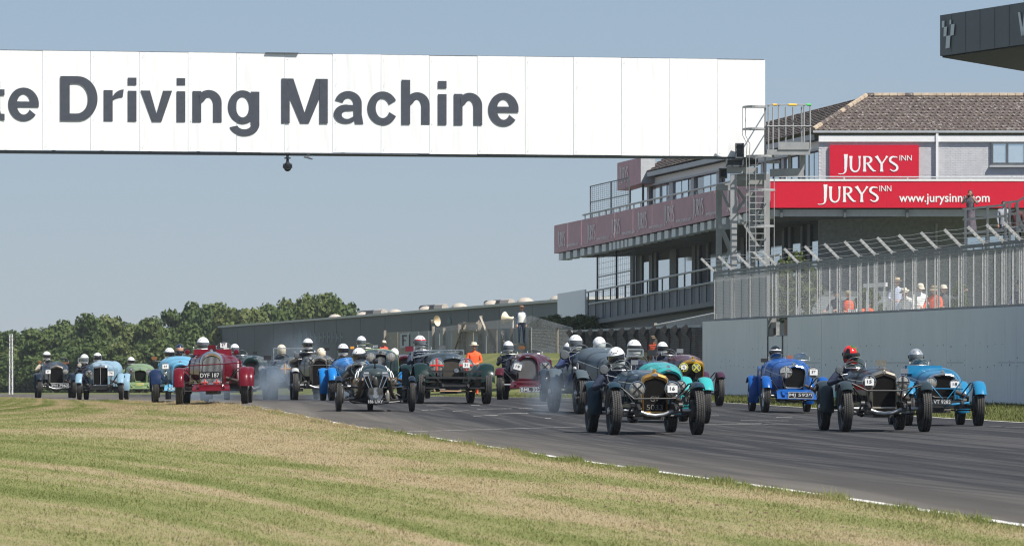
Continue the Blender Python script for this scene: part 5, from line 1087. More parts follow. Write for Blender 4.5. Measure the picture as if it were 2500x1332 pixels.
def hat(parent, kind, mat, c, rot=(0, 0, 0), band=None):
    mb = MB()
    if kind == 'brim': mb.lathe([(.155, .018), (.160, .010), (.155, .004), (.105, .012), (.10, .02), (.098, .075), (.08, .105), (.04, .112), (0, .108)], 20, 'z')
    elif kind == 'floppy': mb.lathe([(.150, -.06), (.155, -.055), (.125, -.01), (.102, .01), (.10, .07), (.07, .10), (0, .108)], 18, 'z')
    else:
        mb.lathe([(.100, -.01), (.103, .0), (.10, .05), (.07, .095), (0, .11)], 18, 'z'); mb.hexa([(-.07, -.185, -.012), (.07, -.185, -.012), (.09, -.07, .0), (-.09, -.07, .0)], [(-.07, -.185, -.004), (.07, -.185, -.004), (.09, -.07, .012), (-.09, -.07, .012)])
    o = mb.build('hat' if kind != 'cap' else 'cap', mat, parent, c, rot, 50)
    if kind in ('brim', 'floppy'):
        mb = MB(); mb.lathe([(.1035, .014), (.1035, .036), (.0995, .036)], 20, 'z'); mb.build('hat_band', band or m_black, o, smooth=50)
    return o
def person(label, px, py_top, D, pose, top, bottom, hatkind=None, hatmat=None, rz=0, scale=1.0, sk='light', headrot=(0, 0, 0), lean=0, side=0, sleeves=True, floor=None, vest=None, hair=None, group=None, band=None):
    """someone standing; py_top is the picture row of the crown of the head or hat"""
    J = stand(pose, lean, side); me = body(J, top, bottom, sk, True, headrot, sleeves=sleeves); s = J['skull']; topz = (s[2] + .19) * scale
    p = P(px, py_top, D); z = p.z - topz if floor is None else floor
    t = thing('person', label, 'person', (p.x, p.y, z), rz, group); t.scale = (scale,) * 3
    link('body', me, t); hc = Vector(s) + Vector((0, -.02, .075)); er = Euler(headrot)
    if hatkind: hat(t, hatkind, hatmat, hc + er.to_matrix() @ Vector((0, .005, .045)), headrot, band)
    elif hair is not None:
        mb = MB(); mb.sphere((0, .012, .018), (.086, .10, .112), 14, 10); mb.f = [f for f in mb.f if not all(mb.v[i][1] < -.02 and mb.v[i][2] < .065 for i in f)]
        if hair[1]: mb.sphere((-.06, .05, -.09), (.05, .06, .12), 10, 8); mb.sphere((.06, .05, -.09), (.05, .06, .12), 10, 8); mb.sphere((0, .07, -.08), (.09, .05, .14), 10, 8)
        mb.build('hair', hair[0], t, hc, headrot, 60)
    if vest:
        mb = MB(); rot = Matrix.Translation((0, 0, .95)) @ Euler((R(lean), R(side), 0)).to_matrix().to_4x4() @ Matrix.Translation((0, 0, -.95))
        secs = []
        for z_, w, d in [(.98, .20, .145), (1.15, .195, .15), (1.32, .205, .155), (1.42, .17, .12), (1.46, .11, .08)]: secs.append([rot @ Vector((math.cos(a) * w, math.sin(a) * d, z_)) for a in np.linspace(0, 2 * math.pi, 19)[:-1]])
        mb.loft(secs); mb.build('vest', vest, t, smooth=60)
    return t
# seated driver, origin at the head's centre
def seated(arm_out=False, lean=0.0):
    J = {'pelvis': (0, .10, -.74), 'belly': (0, .10, -.58), 'chest': (0, .06, -.36), 'neck': (0, .03, -.20), 'skull': (0, .01, -.12), 'shR': (-.18, .05, -.27), 'shL': (.18, .05, -.27),
         'elR': (-.26, -.12, -.45), 'wrR': (-.13, -.38, -.33), 'elL': (.26, -.12, -.45), 'wrL': (.13, -.38, -.33)}
    if arm_out: J['elR'] = (-.36, -.02, -.48); J['wrR'] = (-.20, -.34, -.40)
    for n, s in (('R', -1), ('L', 1)): J['hp' + n] = (s * .1, .06, -.78); J['kn' + n] = (s * .13, -.38, -.62); J['an' + n] = (s * .10, -.74, -.80); J['to' + n] = (s * .10, -.86, -.74)
    return J
def helmet_rows(n=28, m=16):
    rows = []
    for i in range(m + 1):
        t = i / m
        if t < .62: a = t / .62 * R(98); z = .145 * math.cos(a); r = math.sin(a)
        else: u = (t - .62) / .38; z = lerp(.145 * math.cos(R(98)), -.150, u); r = lerp(math.sin(R(98)), .80, u ** 1.5)
        rows.append([(math.sin(2 * math.pi * k / n) * r * .130, -math.cos(2 * math.pi * k / n) * r * (.158 if abs(k - n / 2) > n / 4 else .146), z) for k in range(n)])
    return rows
_hr = helmet_rows()
def _patch(rows, n, a0, a1, z0, z1, sc, name, mat):
    """part of the helmet surface between two side angles and two heights, lifted off it"""
    mb = MB(); G_ = []; 
    for z in np.linspace(z1, z0, 6):
        row = []
        for a in np.linspace(a0, a1, 15):
            i = next((q for q in range(len(rows) - 1) if rows[q][0][2] >= z >= rows[q + 1][0][2]), len(rows) - 2); u = (rows[i][0][2] - z) / max(1e-6, rows[i][0][2] - rows[i + 1][0][2])
            k = (a % (2 * math.pi)) / (2 * math.pi) * n; k0 = int(k) % n; k1 = (k0 + 1) % n; f = k - int(k)
            p = Vector(rows[i][k0]).lerp(Vector(rows[i][k1]), f).lerp(Vector(rows[i + 1][k0]).lerp(Vector(rows[i + 1][k1]), f), u); row.append((p.x * sc, p.y * sc, p.z))
        G_.append(row)
    mb.loft(G_, False); return mb.mesh(name, mat, 60)
mbh = MB(); mbh.loft(_hr, True, (False, True)); HELM = mbh.mesh('helmet', None, 50)
VIS = _patch(_hr, 28, R(-72), R(72), -.062, .034, 1.022, 'visor', None); VISB = _patch(_hr, 28, R(-76), R(76), .036, .058, 1.03, 'band', None); VISL = _patch(_hr, 28, R(-76), R(76), -.076, -.064, 1.022, 'band', None)
mbh = MB()
for s in (-1, 1): mbh.lathe([(.0, -.006), (.026, -.006), (.028, .0), (.026, .008), (0, .009)], 12, 'x', (s * .133, -.01, .0))
PIV = mbh.mesh('visor_pivot', None, 40); mbh = MB()
for x in (-.045, .045): mbh.sphere((x, -.122, .093), (.011, .008, .006), 8, 6)
VENT = mbh.mesh('vent_dot', None)
mbh = MB(); r_ = [Vector(p) for p in _hr[-1]]; mbh.tube(r_, .009, 5, True); TRIM = mbh.mesh('trim', None, 60)
def with_mat(me, mat):
    key = me.name + '|' + mat.name
    if key not in MCACHE: c = me.copy(); c.materials.clear(); c.materials.append(mat); MCACHE[key] = c
    return MCACHE[key]
MCACHE = {}
m_hw = M('helmet_white', (.80, .80, .79), .18, coat=.5, var=.04); m_hs = M('helmet_silver', (.50, .52, .54), .25, metal=.6, var=.05); m_hb = M('helmet_black', (.012, .013, .016), .15, coat=.6); m_hn = M('helmet_navy', (.012, .02, .05), .2, coat=.5); m_hc = M('helmet_cream', (.70, .60, .45), .25, var=.05)
m_vd = M('visor_dark', (.015, .016, .02), .08, var=.2, spec=.7); m_vg = M('visor_grey', (.10, .115, .13), .10, var=.2, spec=.7); m_hred = M('helmet_red_band', (.55, .02, .03), .3); 
mr, nt, b = nm('helmet_red_green'); tc = N(nt, 'ShaderNodeTexCoord'); vo = N(nt, 'ShaderNodeTexVoronoi', i_Scale=9.0); nt.links.new(tc.outputs['Object'], vo.inputs['Vector']); r = ramp(nt, vo.outputs['Color'], [(.0, (.65, .02, .02)), (.56, (.65, .02, .02)), (.58, (.02, .12, .03)), (.64, (.02, .12, .03)), (.66, (.01, .01, .012))]); r.color_ramp.interpolation = 'CONSTANT'; nt.links.new(r.outputs[0], b.inputs['Base Color']); b.inputs['Roughness'].default_value = .2; m_hrg = mr
DB = {}
def driver(label, loc, rz, helm=m_hw, visor=m_vd, suit=m_navy, tilt=(0, 0, 0), band=None, arm=False, group='drivers in the racing cars', logo=None, scale=1.0):
    key = (suit.name, arm)
    if key not in DB: DB[key] = body(seated(arm), suit, suit, head=True, glove=True)
    t = thing('person', label, 'person', loc, rz, group); t.scale = (scale,) * 3; link('body', DB[key], t)
    h = link('helmet', with_mat(HELM, helm), t, (0, 0, 0), tilt)
    link('visor', with_mat(VIS, visor), h); link('visor_pivot', with_mat(PIV, m_black), h); link('trim', with_mat(TRIM, m_black), h)
    if band is not False: link('visor_band', with_mat(VISB, band or m_hb if helm is m_hb else band or helm), h); link('visor_band', with_mat(VISL, m_black), h)
    link('vent_dot', with_mat(VENT, m_black), h)
    if logo: text('helmet_lettering', logo, m_black, h, 1, (0, -.139, .075), (R(62), 0, 0), width=.07, height=.022)
    return t
# ---------------------------------------------------------------- marshals and spectators
m_hatc = M('cream_hat', (.66, .60, .48), .9, var=.08); m_hatt = M('tan_hat', (.34, .25, .15), .9, var=.12); m_hatd = M('dark_cap', (.02, .022, .03), .8); m_hatn = M('navy_hat', (.015, .022, .05), .8)
pl_, nt, b = nm('plaid_shirt'); tc = N(nt, 'ShaderNodeTexCoord'); ck = N(nt, 'ShaderNodeTexChecker', i_Scale=34.0); ck.inputs[1].default_value = (.62, .66, .74, 1); ck.inputs[2].default_value = (.36, .42, .58, 1); nt.links.new(tc.outputs['Object'], ck.inputs[0]); nt.links.new(ck.outputs[0], b.inputs['Base Color']); b.inputs['Roughness'].default_value = .9; m_plaid = pl_
person('marshal in orange overalls and cream brimmed hat standing at the track edge', 1157, 829, 188, FRONT, m_hi, m_hi, 'brim', m_hatc, R(10), 1.07, floor=G(xat(1157, 188), 188), band=m_khaki)
pp = person('onlooker in a white bib and brown hat standing on a raised stand', 1273, 747, 250, DOWN, m_deny, m_deny, 'brim', M('brown_hat', (.22, .12, .08), .9), R(12), 1.0, vest=m_whitec)
z_ = pp.location.z; sp = thing('marshal_stand', 'plain timber standing platform under the onlooker in the white bib', 'platform', (pp.location.x, pp.location.y, z_))
mb = MB(); c = pp.location; mb.box((c.x, c.y, z_ - .04), (1.0, .9, .07)); bw(mb, 'deck', m_wood, sp)
for dx in (-.42, .42):
    for dy in (-.38, .38): mb = MB(); mb.beam((c.x + dx, c.y + dy, z_ - .08), (c.x + dx, c.y + dy, G(c.x, c.y) - .1), .08, .08); bw(mb, 'leg', m_wood, sp)
person('marshal in a pale cap and red top behind the lime green car', 937, 832, 262, DOWN, M('red_top', (.55, .08, .05), .8), m_navy, 'cap', m_hatc, R(25))
person('marshal in orange with a tan cap behind the dark debris fence', 1593, 821, 215, FRONT, m_hi, m_hi, 'cap', m_hatt, R(20))
person('marshal in dark clothes with an orange cap behind the debris fence', 1612, 828, 216, DOWN, m_navy, m_navy, 'cap', m_hi, R(-20))
def wp_person(label, px, py, off, *a, **k): Y = (32.16 + off) / (xat(px, 1) + .13); return person(label, px, py, Y, *a, floor=None, **k)
wp_person('marshal in a dark cap and orange bib holding a phone at the catch fence', 2043, 709, .75, REST, m_navy, m_hi, 'cap', m_hatd, rz=R(-35), vest=None, headrot=(R(10), 0, R(-20)))
wp_person('marshal in a light cap and dark orange jacket behind the mesh', 2071, 711, 1.3, FRONT, M('dark_jacket', (.07, .06, .055), .8), m_hi, 'cap', m_khaki, rz=R(-10), vest=m_hi)
wp_person('person in orange bending low next to the yellow green bush', 2112, 732, 1.4, REST, m_hi, m_hi, 'cap', m_hatd, rz=R(30), lean=18)
wp_person('man in a plaid shirt and tall tan hat leaning by the fence', 2190, 680, 1.2, FRONT, m_plaid, m_deny, 'brim', M('straw_hat', (.48, .38, .24), .9), rz=R(-12), side=0, scale=1.03)
wp_person('marshal in a white brimmed hat bowing down over the wall top', 2222, 706, .72, REST, m_whitec, m_whitec, 'brim', m_hatc, rz=R(-40), lean=24, headrot=(R(24), 0, R(-10)))
wp_person('marshal in a white cap and white shirt with orange braces', 2246, 694, 1.1, REST, m_whitec, m_whitec, 'cap', m_hatc, rz=R(20), headrot=(R(20), 0, 0))
wp_person('marshal in a tan bush hat and sunglasses with orange sleeves', 2281, 699, .85, REST, m_hi, m_navy, 'floppy', m_hatt, rz=R(-25))
wp_person('person in a cream cap reaching an arm to the right behind the mesh', 2303, 697, 1.5, WAVE, M('dark_grey_top', (.06, .065, .07), .85), m_navy, 'cap', m_hatc, rz=R(15))
wp_person('man in a navy hat and green neckcloth at the right frame edge', 2492, 686, .8, REST, m_navy, m_navy, 'brim', m_hatn, rz=R(-30), sk='tan')
fl_dress, nt, b = nm('flowered_dress'); r = ramp(nt, noise(nt, 30, 3, .6), [(.4, (.05, .045, .06)), (.55, (.16, .13, .15)), (.65, (.05, .05, .07))]); nt.links.new(r.outputs[0], b.inputs['Base Color'])
w_ = person('woman with dark hair in a flowered dress taking a picture from the stair landing', 2369, 464, 197.2, CAMH, fl_dress, fl_dress, None, None, R(-14), 1.0, 'tan', hair=(M('dark_hair', (.025, .018, .015), .7), True), sleeves=False)
mb = MB(); mb.lathe([(.14, .78), (.17, .95), (.14, 1.08)], 16, 'z'); mb.lathe([(.24, .25), (.22, .5), (.155, .95)], 16, 'z'); mb.build('skirt', fl_dress, w_, smooth=60)
cm = thing('camera', 'small silver camera held up by the woman on the landing', 'camera', P(2355, 481, 196.85), R(-14)); mb = MB(); mb.box((0, 0, 0), (.11, .04, .065)); mb.build('camera_body', m_gal, cm); mb = MB(); mb.lathe([(.028, 0), (.028, -.04), (.02, -.045), (0, -.04)], 12, 'y', (.01, -.02, 0)); mb.build('lens', m_black, cm)
person('man in a white shirt and dark jacket standing on the landing behind the rails', 2450, 491, 198.5, DOWN, M('shaded_white_cloth', (.30, .31, .34), .85), m_navy, None, None, R(10), 1.0, 'tan', hair=(M('black_hair', (.015, .013, .012), .7), False))  # white shirt greyed in its colour to look shaded
person('person in a dark top seated high at the right end of the stair', 2482, 497, 199, DOWN, M('wine_top', (.10, .03, .03), .8), m_navy, None, None, R(-10), 1.0, 'tan', hair=(M('brown_hair', (.05, .03, .02), .7), False))
# ================================================================ the racing cars
m_tyre, nt, b = nm('tyre_rubber'); tc = N(nt, 'ShaderNodeTexCoord'); sx = N(nt, 'ShaderNodeSeparateXYZ'); nt.links.new(tc.outputs['Object'], sx.inputs[0])
n1 = noise(nt, 4, 5, .7); r = ramp(nt, n1, [(.3, (.020, .020, .021)), (.65, (.040, .038, .036)), (.85, (.075, .068, .058))]); nt.links.new(r.outputs[0], b.inputs['Base Color']); b.inputs['Roughness'].default_value = .75; b.inputs['Specular IOR Level'].default_value = .35
m_rub = M('rubber_block', (.050, .048, .046), .8, var=.25)
m_slat = M('bright_slat', (.50, .51, .52), .3, metal=.4); m_chr = M('chrome', (.66, .67, .68), .22, metal=1.0, var=.1); m_nick = M('nickel', (.42, .38, .31), .25, metal=.85, var=.12); m_brass = M('copper_brass', (.52, .30, .09), .28, metal=.75, var=.12); m_alu = M('worn_aluminium', (.42, .43, .44), .38, metal=.8, var=.15)
m_chas = M('chassis_black', (.022, .022, .023), .5, var=.3); m_mech = M('oily_metal', (.09, .085, .08), .45, metal=.6, var=.4, vs=9); m_exh = M('exhaust_pipe', (.09, .07, .06), .55, metal=.5, var=.3); m_leath = M('strap_leather', (.035, .022, .014), .7)
m_core, nt, b = nm('radiator_core'); tc = N(nt, 'ShaderNodeTexCoord'); ck = N(nt, 'ShaderNodeTexChecker', i_Scale=110.0); ck.inputs[1].default_value = (.003, .003, .003, 1); ck.inputs[2].default_value = (.016, .015, .015, 1); nt.links.new(tc.outputs['Object'], ck.inputs[0]); nt.links.new(ck.outputs[0], b.inputs['Base Color']); b.inputs['Roughness'].default_value = .9; b.inputs['Specular IOR Level'].default_value = .08
m_guard, nt, b = nm('stone_guard'); tc = N(nt, 'ShaderNodeTexCoord'); ck = N(nt, 'ShaderNodeTexChecker', i_Scale=70.0); ck.inputs[1].default_value = (.015, .015, .016, 1); ck.inputs[2].default_value = (.20, .20, .20, 1); nt.links.new(tc.outputs['Object'], ck.inputs[0]); nt.links.new(ck.outputs[0], b.inputs['Base Color']); b.inputs['Roughness'].default_value = .5
m_lens, nt, b = nm('lamp_lens'); n1 = noise(nt, 14, 2, .5, sc3=(3, 3, .3)); r = ramp(nt, n1, [(.3, (.20, .19, .165)), (.7, (.52, .50, .45))]); nt.links.new(r.outputs[0], b.inputs['Base Color']); b.inputs['Roughness'].default_value = .12; b.inputs['Metallic'].default_value = .35; b.inputs['Coat Weight'].default_value = 1.0
m_scr = glass('screen_glass', (.86, .90, .90), .10); m_card = M('number_card', (.80, .80, .79), .6, var=.03); m_ink = M('black_ink', (.012, .012, .012), .6); m_sil = M('plate_silver', (.62, .63, .63), .45, metal=.2, var=.05); m_plate = M('plate_black', (.012, .012, .013), .4)
m_tape_r = M('red_tape', (.75, .03, .02), .5); m_tape_b = M('black_tape', (.012, .012, .012), .5); m_tape_y = M('yellow_tape', (.70, .70, .04), .5); m_tape_o = M('orange_tape', (.80, .35, .04), .5)
WH = {}
def wheel_meshes(td, tw):
    k = (round(td, 2), round(tw, 3))
    if k in WH: return WH[k]
    R_, w = td / 2, tw / 2; rim = R_ - .115 if td > .68 else R_ - .095
    prof = [(rim, -w * .62), (rim + .02, -w * .86), (R_ - .045, -w), (R_ - .016, -w * .93), (R_ - .006, -w * .80)]
    for g in (-.42, 0, .42):
        c = w * g; prof += [(R_ - .001, c - w * .12), (R_ - .010, c - w * .045), (R_ - .010, c + w * .045), (R_ - .001, c + w * .12)]
    prof += [(R_ - .006, w * .80), (R_ - .016, w * .93), (R_ - .045, w), (rim + .02, w * .86), (rim, w * .62)]
    mb = MB(); mb.lathe(prof, 44, 'x', closed=True); tyre = mb.mesh('tyre', m_tyre, 45)
    mb = MB(); n = 64
    for i in range(n):
        for j, x in enumerate((-.74, -.26, .26, .74)):
            a = 2 * math.pi * (i + (.5 if j % 2 else 0)) / n; rr = R_ - .006 + (.0 if j in (1, 2) else -.006); mb.box((x * w, math.cos(a) * rr, math.sin(a) * rr), (w * .37, td * math.pi / n * .72, .016), Matrix.Rotation(a - math.pi / 2, 3, 'X'))
    tread = mb.mesh('tread', m_rub)
    mb = MB(); mb.lathe([(rim - .03, -w * .5), (rim + .012, -w * .62), (rim + .012, -w * .56), (rim - .012, -w * .45), (rim - .018, 0), (rim - .012, w * .45), (rim + .012, w * .56), (rim + .012, w * .62), (rim - .03, w * .5), (rim - .036, 0)], 36, 'x', closed=True); rimm = mb.mesh('rim', None, 40)
    mb = MB()
    for i in range(32):
        a = 2 * math.pi * i / 32; s = 1 if i % 2 else -1; a2 = a + .35 * (1 if i % 4 < 2 else -1)
        mb.tube([(s * w * .75, math.cos(a2) * .045, math.sin(a2) * .045), (s * w * .12, math.cos(a) * (rim - .02), math.sin(a) * (rim - .02))], .0035, 3)
    mb.lathe([(.05, -w * .9), (.055, 0), (.05, w * .9)], 14, 'x', cap=True); spk = mb.mesh('spokes', None, 40)
    mb = MB(); mb.lathe([(.058, w * .85), (.058, w * 1.05), (.04, w * 1.3), (0, w * 1.36)], 12, 'x'); mb.box((w * 1.12, 0, 0), (.02, .15, .028)); mb.lathe([(.058, -w * .85), (.058, -w * 1.05), (.04, -w * 1.3), (0, -w * 1.36)], 12, 'x'); mb.box((-w * 1.12, 0, 0), (.02, .15, .028)); hub = mb.mesh('hub_nut', m_alu, 40)
    mb = MB(); mb.lathe([(0, -.03), (.15, -.03), (.165, -.015), (.165, .03), (.14, .045), (0, .045)], 20, 'x'); drum = mb.mesh('brake_drum', m_mech, 40)
    WH[k] = (tyre, tread, rimm, spk, hub, drum); return WH[k]
def wheel(root, x, y, td, tw, side, col, steer=0.0):
    ty, tr, ri, sp, hb, dr = wheel_meshes(td, tw)
    w = link('wheel', with_mat(ri, col), root, (x, y, td / 2), (rnd.uniform(0, 6), 0, 0)); w.rotation_mode = 'XYZ'; w.rotation_euler = (rnd.uniform(0, 6), 0, steer)
    link('tyre', ty, w); link('tread', tr, w); link('spokes', with_mat(sp, col), w); link('hub_nut', hb, w); link('brake_drum', dr, w, (-side * tw * .5, 0, 0)); return w
RAD = {'gable': [(-.5, 0), (-.5, .84), (-.46, .90), (0, 1), (.46, .90), (.5, .84), (.5, 0)],
       'bentley': [(-.47, 0), (-.5, .05), (-.5, .80), (-.46, .90), (-.3, .965), (0, 1), (.3, .965), (.46, .90), (.5, .80), (.5, .05), (.47, 0)],
       'arch': [(-.47, 0), (-.5, .04)] + [(-.5 * math.cos(R(a)), .74 + .26 * math.sin(R(a))) for a in range(0, 181, 12)] + [(.5, .04), (.47, 0)],
       'riley': [(-.30, 0), (-.40, .05), (-.47, .35), (-.5, .70), (-.48, .84), (-.36, .92), (-.12, .95), (0, 1), (.12, .95), (.36, .92), (.48, .84), (.5, .70), (.47, .35), (.40, .05), (.30, 0)],
       'square': [(-.5, 0), (-.5, .92), (-.46, .96), (0, 1), (.46, .96), (.5, .92), (.5, 0)],
       'aston': [(-.44, 0), (-.5, .10), (-.5, .62), (-.46, .80), (-.34, .93), (-.15, .99), (0, 1), (.15, .99), (.34, .93), (.46, .80), (.5, .62), (.5, .10), (.44, 0)]}
def inner_of(st, pts, w, h, side=.07, top=.14, bot=.07):
    o = []
    for x, z in pts: o.append((x * (1 - 2 * side), bot + z * (1 - top - bot)))
    return o
def arch_outline(w, z0, z1, sh=.24, p=.75, n=15):
    zb_ = z1 - sh; o = [(-w / 2, z0), (-w / 2, zb_)]
    for i in range(1, n): a = math.pi * i / n; c = math.cos(a); o.append((-w / 2 * math.copysign(abs(c) ** p, c), zb_ + sh * math.sin(a) ** .85))
    return o + [(w / 2, zb_), (w / 2, z0)]
def cross(root, c, dia, kind, mat, y):
    mb = MB()
    for a in ((0, 90) if kind == '+' else (45, 135)): mb.box((0, 0, 0), (dia * .97, .006, dia * .09), Matrix.Rotation(R(a), 3, 'Y'))
    return mb.build('tape_cross', mat, root, (c[0], y, c[2]))
NC = 26
class Car: pass
def car(name, label, px, D, yaw, py=None, tr=1.25, wb=2.6, td=.72, tw=.13, body='', wing=None, wheelcol=None, rad=None, radmat=m_nick, coremat=None, radtop=.14, radside=.07, ry=.05, slats=0, bar=False,
        scut=None, scw=.84, bl=1.2, bz=.40, tail=.75, lamps=(), card=None, plate=None, wings='cycle', rwing=True, screens=(), drivers=(), axle='tube', apron=None, stay=None, straps=1, louv=True, mirror=(), cap=True, fscreen=None, sq=None, badge=None, rtxt=None, cat='racing car', wa=(18, 125), ra=(-12, 140), exh=1, ww=.05, tailr=.5):
    c = Car(); k = xat(px, 1); X = k * D; z0 = G(X, D); cy, sy_ = math.cos(R(yaw)), math.sin(R(yaw))
    fx = lambda lx, ly: (X + lx * cy - ly * sy_, D + lx * sy_ + ly * cy)
    gz = lambda lx, ly: G(*fx(lx, ly)); zf = (gz(-tr / 2, 0) + gz(tr / 2, 0)) / 2; zr = (gz(-tr / 2, wb) + gz(tr / 2, wb)) / 2; zl = (gz(-tr / 2, 0) + gz(-tr / 2, wb)) / 2; zrr = (gz(tr / 2, 0) + gz(tr / 2, wb)) / 2
    root = thing(name, label, cat, (X, D, zf), 0, 'vintage racing cars on the track'); root.rotation_euler = (math.atan2(zr - zf, wb), -math.atan2(zrr - zl, tr), R(yaw)); c.root = root; c.yaw = yaw
    Mw = Matrix.Translation(root.location) @ root.rotation_euler.to_matrix().to_4x4(); Mi = Mw.inverted()
    def L(px_, py_, y):
        d = D + y
        for _ in range(4):
            q = Mi @ P(px_, py_, d); d += (y - q.y) / cy
        q = Mi @ P(px_, py_, d); return q
    c.L = L; s = F / D
    m_b = body; m_w = wing or body; m_wc = wheelcol or m_chas
    part = lambda mb, n, mat, sm=None: mb.build(n, mat, root, smooth=sm)
    # wheels
    for sx_ in (-1, 1):
        wheel(root, sx_ * tr / 2, 0, td, tw, sx_, m_wc, R(1.5)); wheel(root, sx_ * tr / 2 * .98, wb, td, tw, sx_, m_wc)
    # radiator from its picture box
    st, xl, xr, yt, yb = rad; a, b_ = L(xl, yt, ry), L(xr, yb, ry); w = b_.x - a.x; h = a.z - b_.z; xc = 0.0; rz0 = b_.z; rz1 = a.z
    po = resample(RAD[st], NC + 1); pi_ = inner_of(st, po, w, h, radside, radtop)
    out = [(x * w, rz0 + z * h) for x, z in po]; inn = [(x * w, rz0 + z * h) for x, z in pi_]
    mb = MB(); mb.rim(out, inn, ry, ry + .10, ry + .014); shell = part(mb, 'radiator_shell', radmat, 35)
    mb = MB(); mb.add([(x, ry + .03, z) for x, z in inn], [tuple(range(len(inn)))]); core = mb.build('radiator_core', coremat or m_core, shell)
    if slats:
        for i in range(slats):
            t = (i + .5) / slats - .5; xx = t * w * (1 - 2 * radside) * .98; top_ = rz0 + h * (.86 - radtop * .2) - (abs(t) ** 3) * h * 1.1; mb = MB(); mb.beam((xx, ry + .012, rz0 + h * .06), (xx, ry + .012, top_), .010, .02); mb.build('grille_slat', m_slat, shell)
    if bar: mb = MB(); mb.beam((0, ry + .008, rz0 + h * .07), (0, ry + .008, rz1 - h * radtop), .016, .012); mb.build('centre_bar', m_chr, shell)
    if cap:
        mb = MB(); mb.lathe([(.028, rz1 - .01), (.034, rz1 + .012), (.030, rz1 + .03), (.012, rz1 + .042), (0, rz1 + .045)], 12, 'z', (0, ry + .05, 0)); mb.build('filler_cap', radmat if radmat is not m_b else m_chr, shell, smooth=40)
    if badge:
        mb = MB(); zb2 = rz1 - h * radtop * .5
        if badge == 'wing':
            mb.prism([(-.085, zb2 + .012), (-.02, zb2 + .018), (.02, zb2 + .018), (.085, zb2 + .012), (.05, zb2 - .008), (.02, zb2 - .018), (-.02, zb2 - .018), (-.05, zb2 - .008)], ry - .006, ry + .004)
        elif badge == 'tri': mb.prism([(-.03, zb2 + .02), (.03, zb2 + .02), (0, zb2 - .03)], ry - .006, ry + .004)
        else: mb.prism([(.05 * math.cos(R(q)), zb2 + .020 * math.sin(R(q))) for q in range(0, 360, 30)], ry - .006, ry + .004)
        mb.build('badge', m_chr if badge != 'tri' else m_nick, shell)
    if rtxt:
        for (tx, pyc, wpx, hpx) in rtxt: q = L((xl + xr) / 2, pyc, ry); text('stencilled_letters', tx, M('stencil_grey', (.16, .155, .14), .7, var=.3), shell, 1, (0, ry + .026, q.z), width=wpx / s, height=hpx / s)
    # bonnet and scuttle
    sz = L(px, scut, bl).z; so_ = resample(arch_outline(scw, bz, sz, sh=min(.30, sz - bz - .1)), NC + 1)
    def sec(y):
        t = max(0, min(1, (y - ry - .1) / (bl - ry - .1))); t2 = t ** 1.15
        return [(lerp(o[0] * .985, q[0], t), y, lerp(max(bz, o[1]) if i in (0, NC) else o[1] * .995 + .0, q[1], t2)) for i, (o, q) in enumerate(zip([(x, bz + (z - rz0) / h * (rz1 - bz)) for x, z in out], so_))]
    ys_ = np.linspace(ry + .1, bl, 7); mb = MB(); mb.loft([sec(y) for y in ys_], False); part(mb, 'bonnet', m_b, 50)
    mb = MB()
    for y in ys_[1::3] if straps else []:
        q = [Vector((x * 1.008, y, z + .004)) for x, _, z in sec(y)][2:-2]; mb.loft([[p + Vector((0, -.014, 0)) for p in q], [p + Vector((0, .014, 0)) for p in q]], False)
    if straps: part(mb, 'bonnet_strap', m_leath)
    if louv:
        mb = MB()
        for side in (3, NC - 3):
            for i in range(12):
                y = lerp(ry + .3, bl - .15, i / 11); p = Vector(sec(y)[side]); mb.box((p.x * 1.004, p.y, lerp(bz, p.z, .62)), (.018, .018, (p.z - bz) * .55))
        o = part(mb, 'bonnet_louvre', m_b); o['kind'] = 'stuff'
        mb = MB(); 
        for sg in (-1, 1):
            q0, q1 = sec(ry + .12), sec(bl - .02); i = 6 if sg < 0 else NC - 6; mb.tube([Vector(q0[i]) * 1.0 + Vector((0, 0, .004)), Vector(q1[i]) + Vector((0, 0, .004))], .006, 5)
        part(mb, 'bonnet_hinge', m_chr)
    # cowl, cockpit sides, seat back and tail
    cl = bl + .34; c_out = resample(arch_outline(scw * 1.06, bz - .02, sz + .02, sh=min(.30, sz - bz - .1)), NC + 1)
    mb = MB(); mb.loft([[(x, bl + .004, z) for x, z in so_], [(x * 1.0, bl + .18, lerp(z, zz, .6)) for (x, z), (_, zz) in zip(so_, c_out)], [(x, cl, z) for x, z in c_out]], False); mb.add([(x * .985, cl - .02, z - .01) for x, z in c_out], [tuple(range(NC + 1))]); part(mb, 'scuttle', m_b, 50)
    zc = max(bz + .30, sz - .30); W = scw * 1.06; ye = cl + .85
    for sg in (-1, 1):
        mb = MB(); secs = []
        for i in range(6):
            t = i / 5; y = lerp(cl + .002, ye, t); xo = sg * W / 2 * lerp(1, .98, t); zt_ = lerp(sz - .16, zc, min(1, t * 2.2)) if t < .5 else lerp(zc, sz - .18, (t - .5) * 2) ** 1.0
            secs.append([(xo, y, bz - .02), (xo * 1.03, y, (bz + zt_) / 2), (xo, y, zt_), (xo - sg * .02, y, zt_ + .012), (xo - sg * .04, y, zt_), (xo - sg * .035, y, bz - .02)])
        mb.loft(secs, True, (True, True)); part(mb, 'body_side', m_b, 50)
    ztl = sz - .16; mb = MB(); t0 = resample(arch_outline(W * .98, bz - .02, ztl, sh=.2), NC + 1); yt_ = ye + tail
    mb.loft([[(x, ye + .002, z) for x, z in t0]] + [[(x * (1 - tailr * u ** 1.6), ye + tail * u, bz + (z - bz) * (1 - tailr * .9 * u ** 1.8)) for x, z in t0] for u in (.3, .6, .85, 1.0)], False, (False, False))
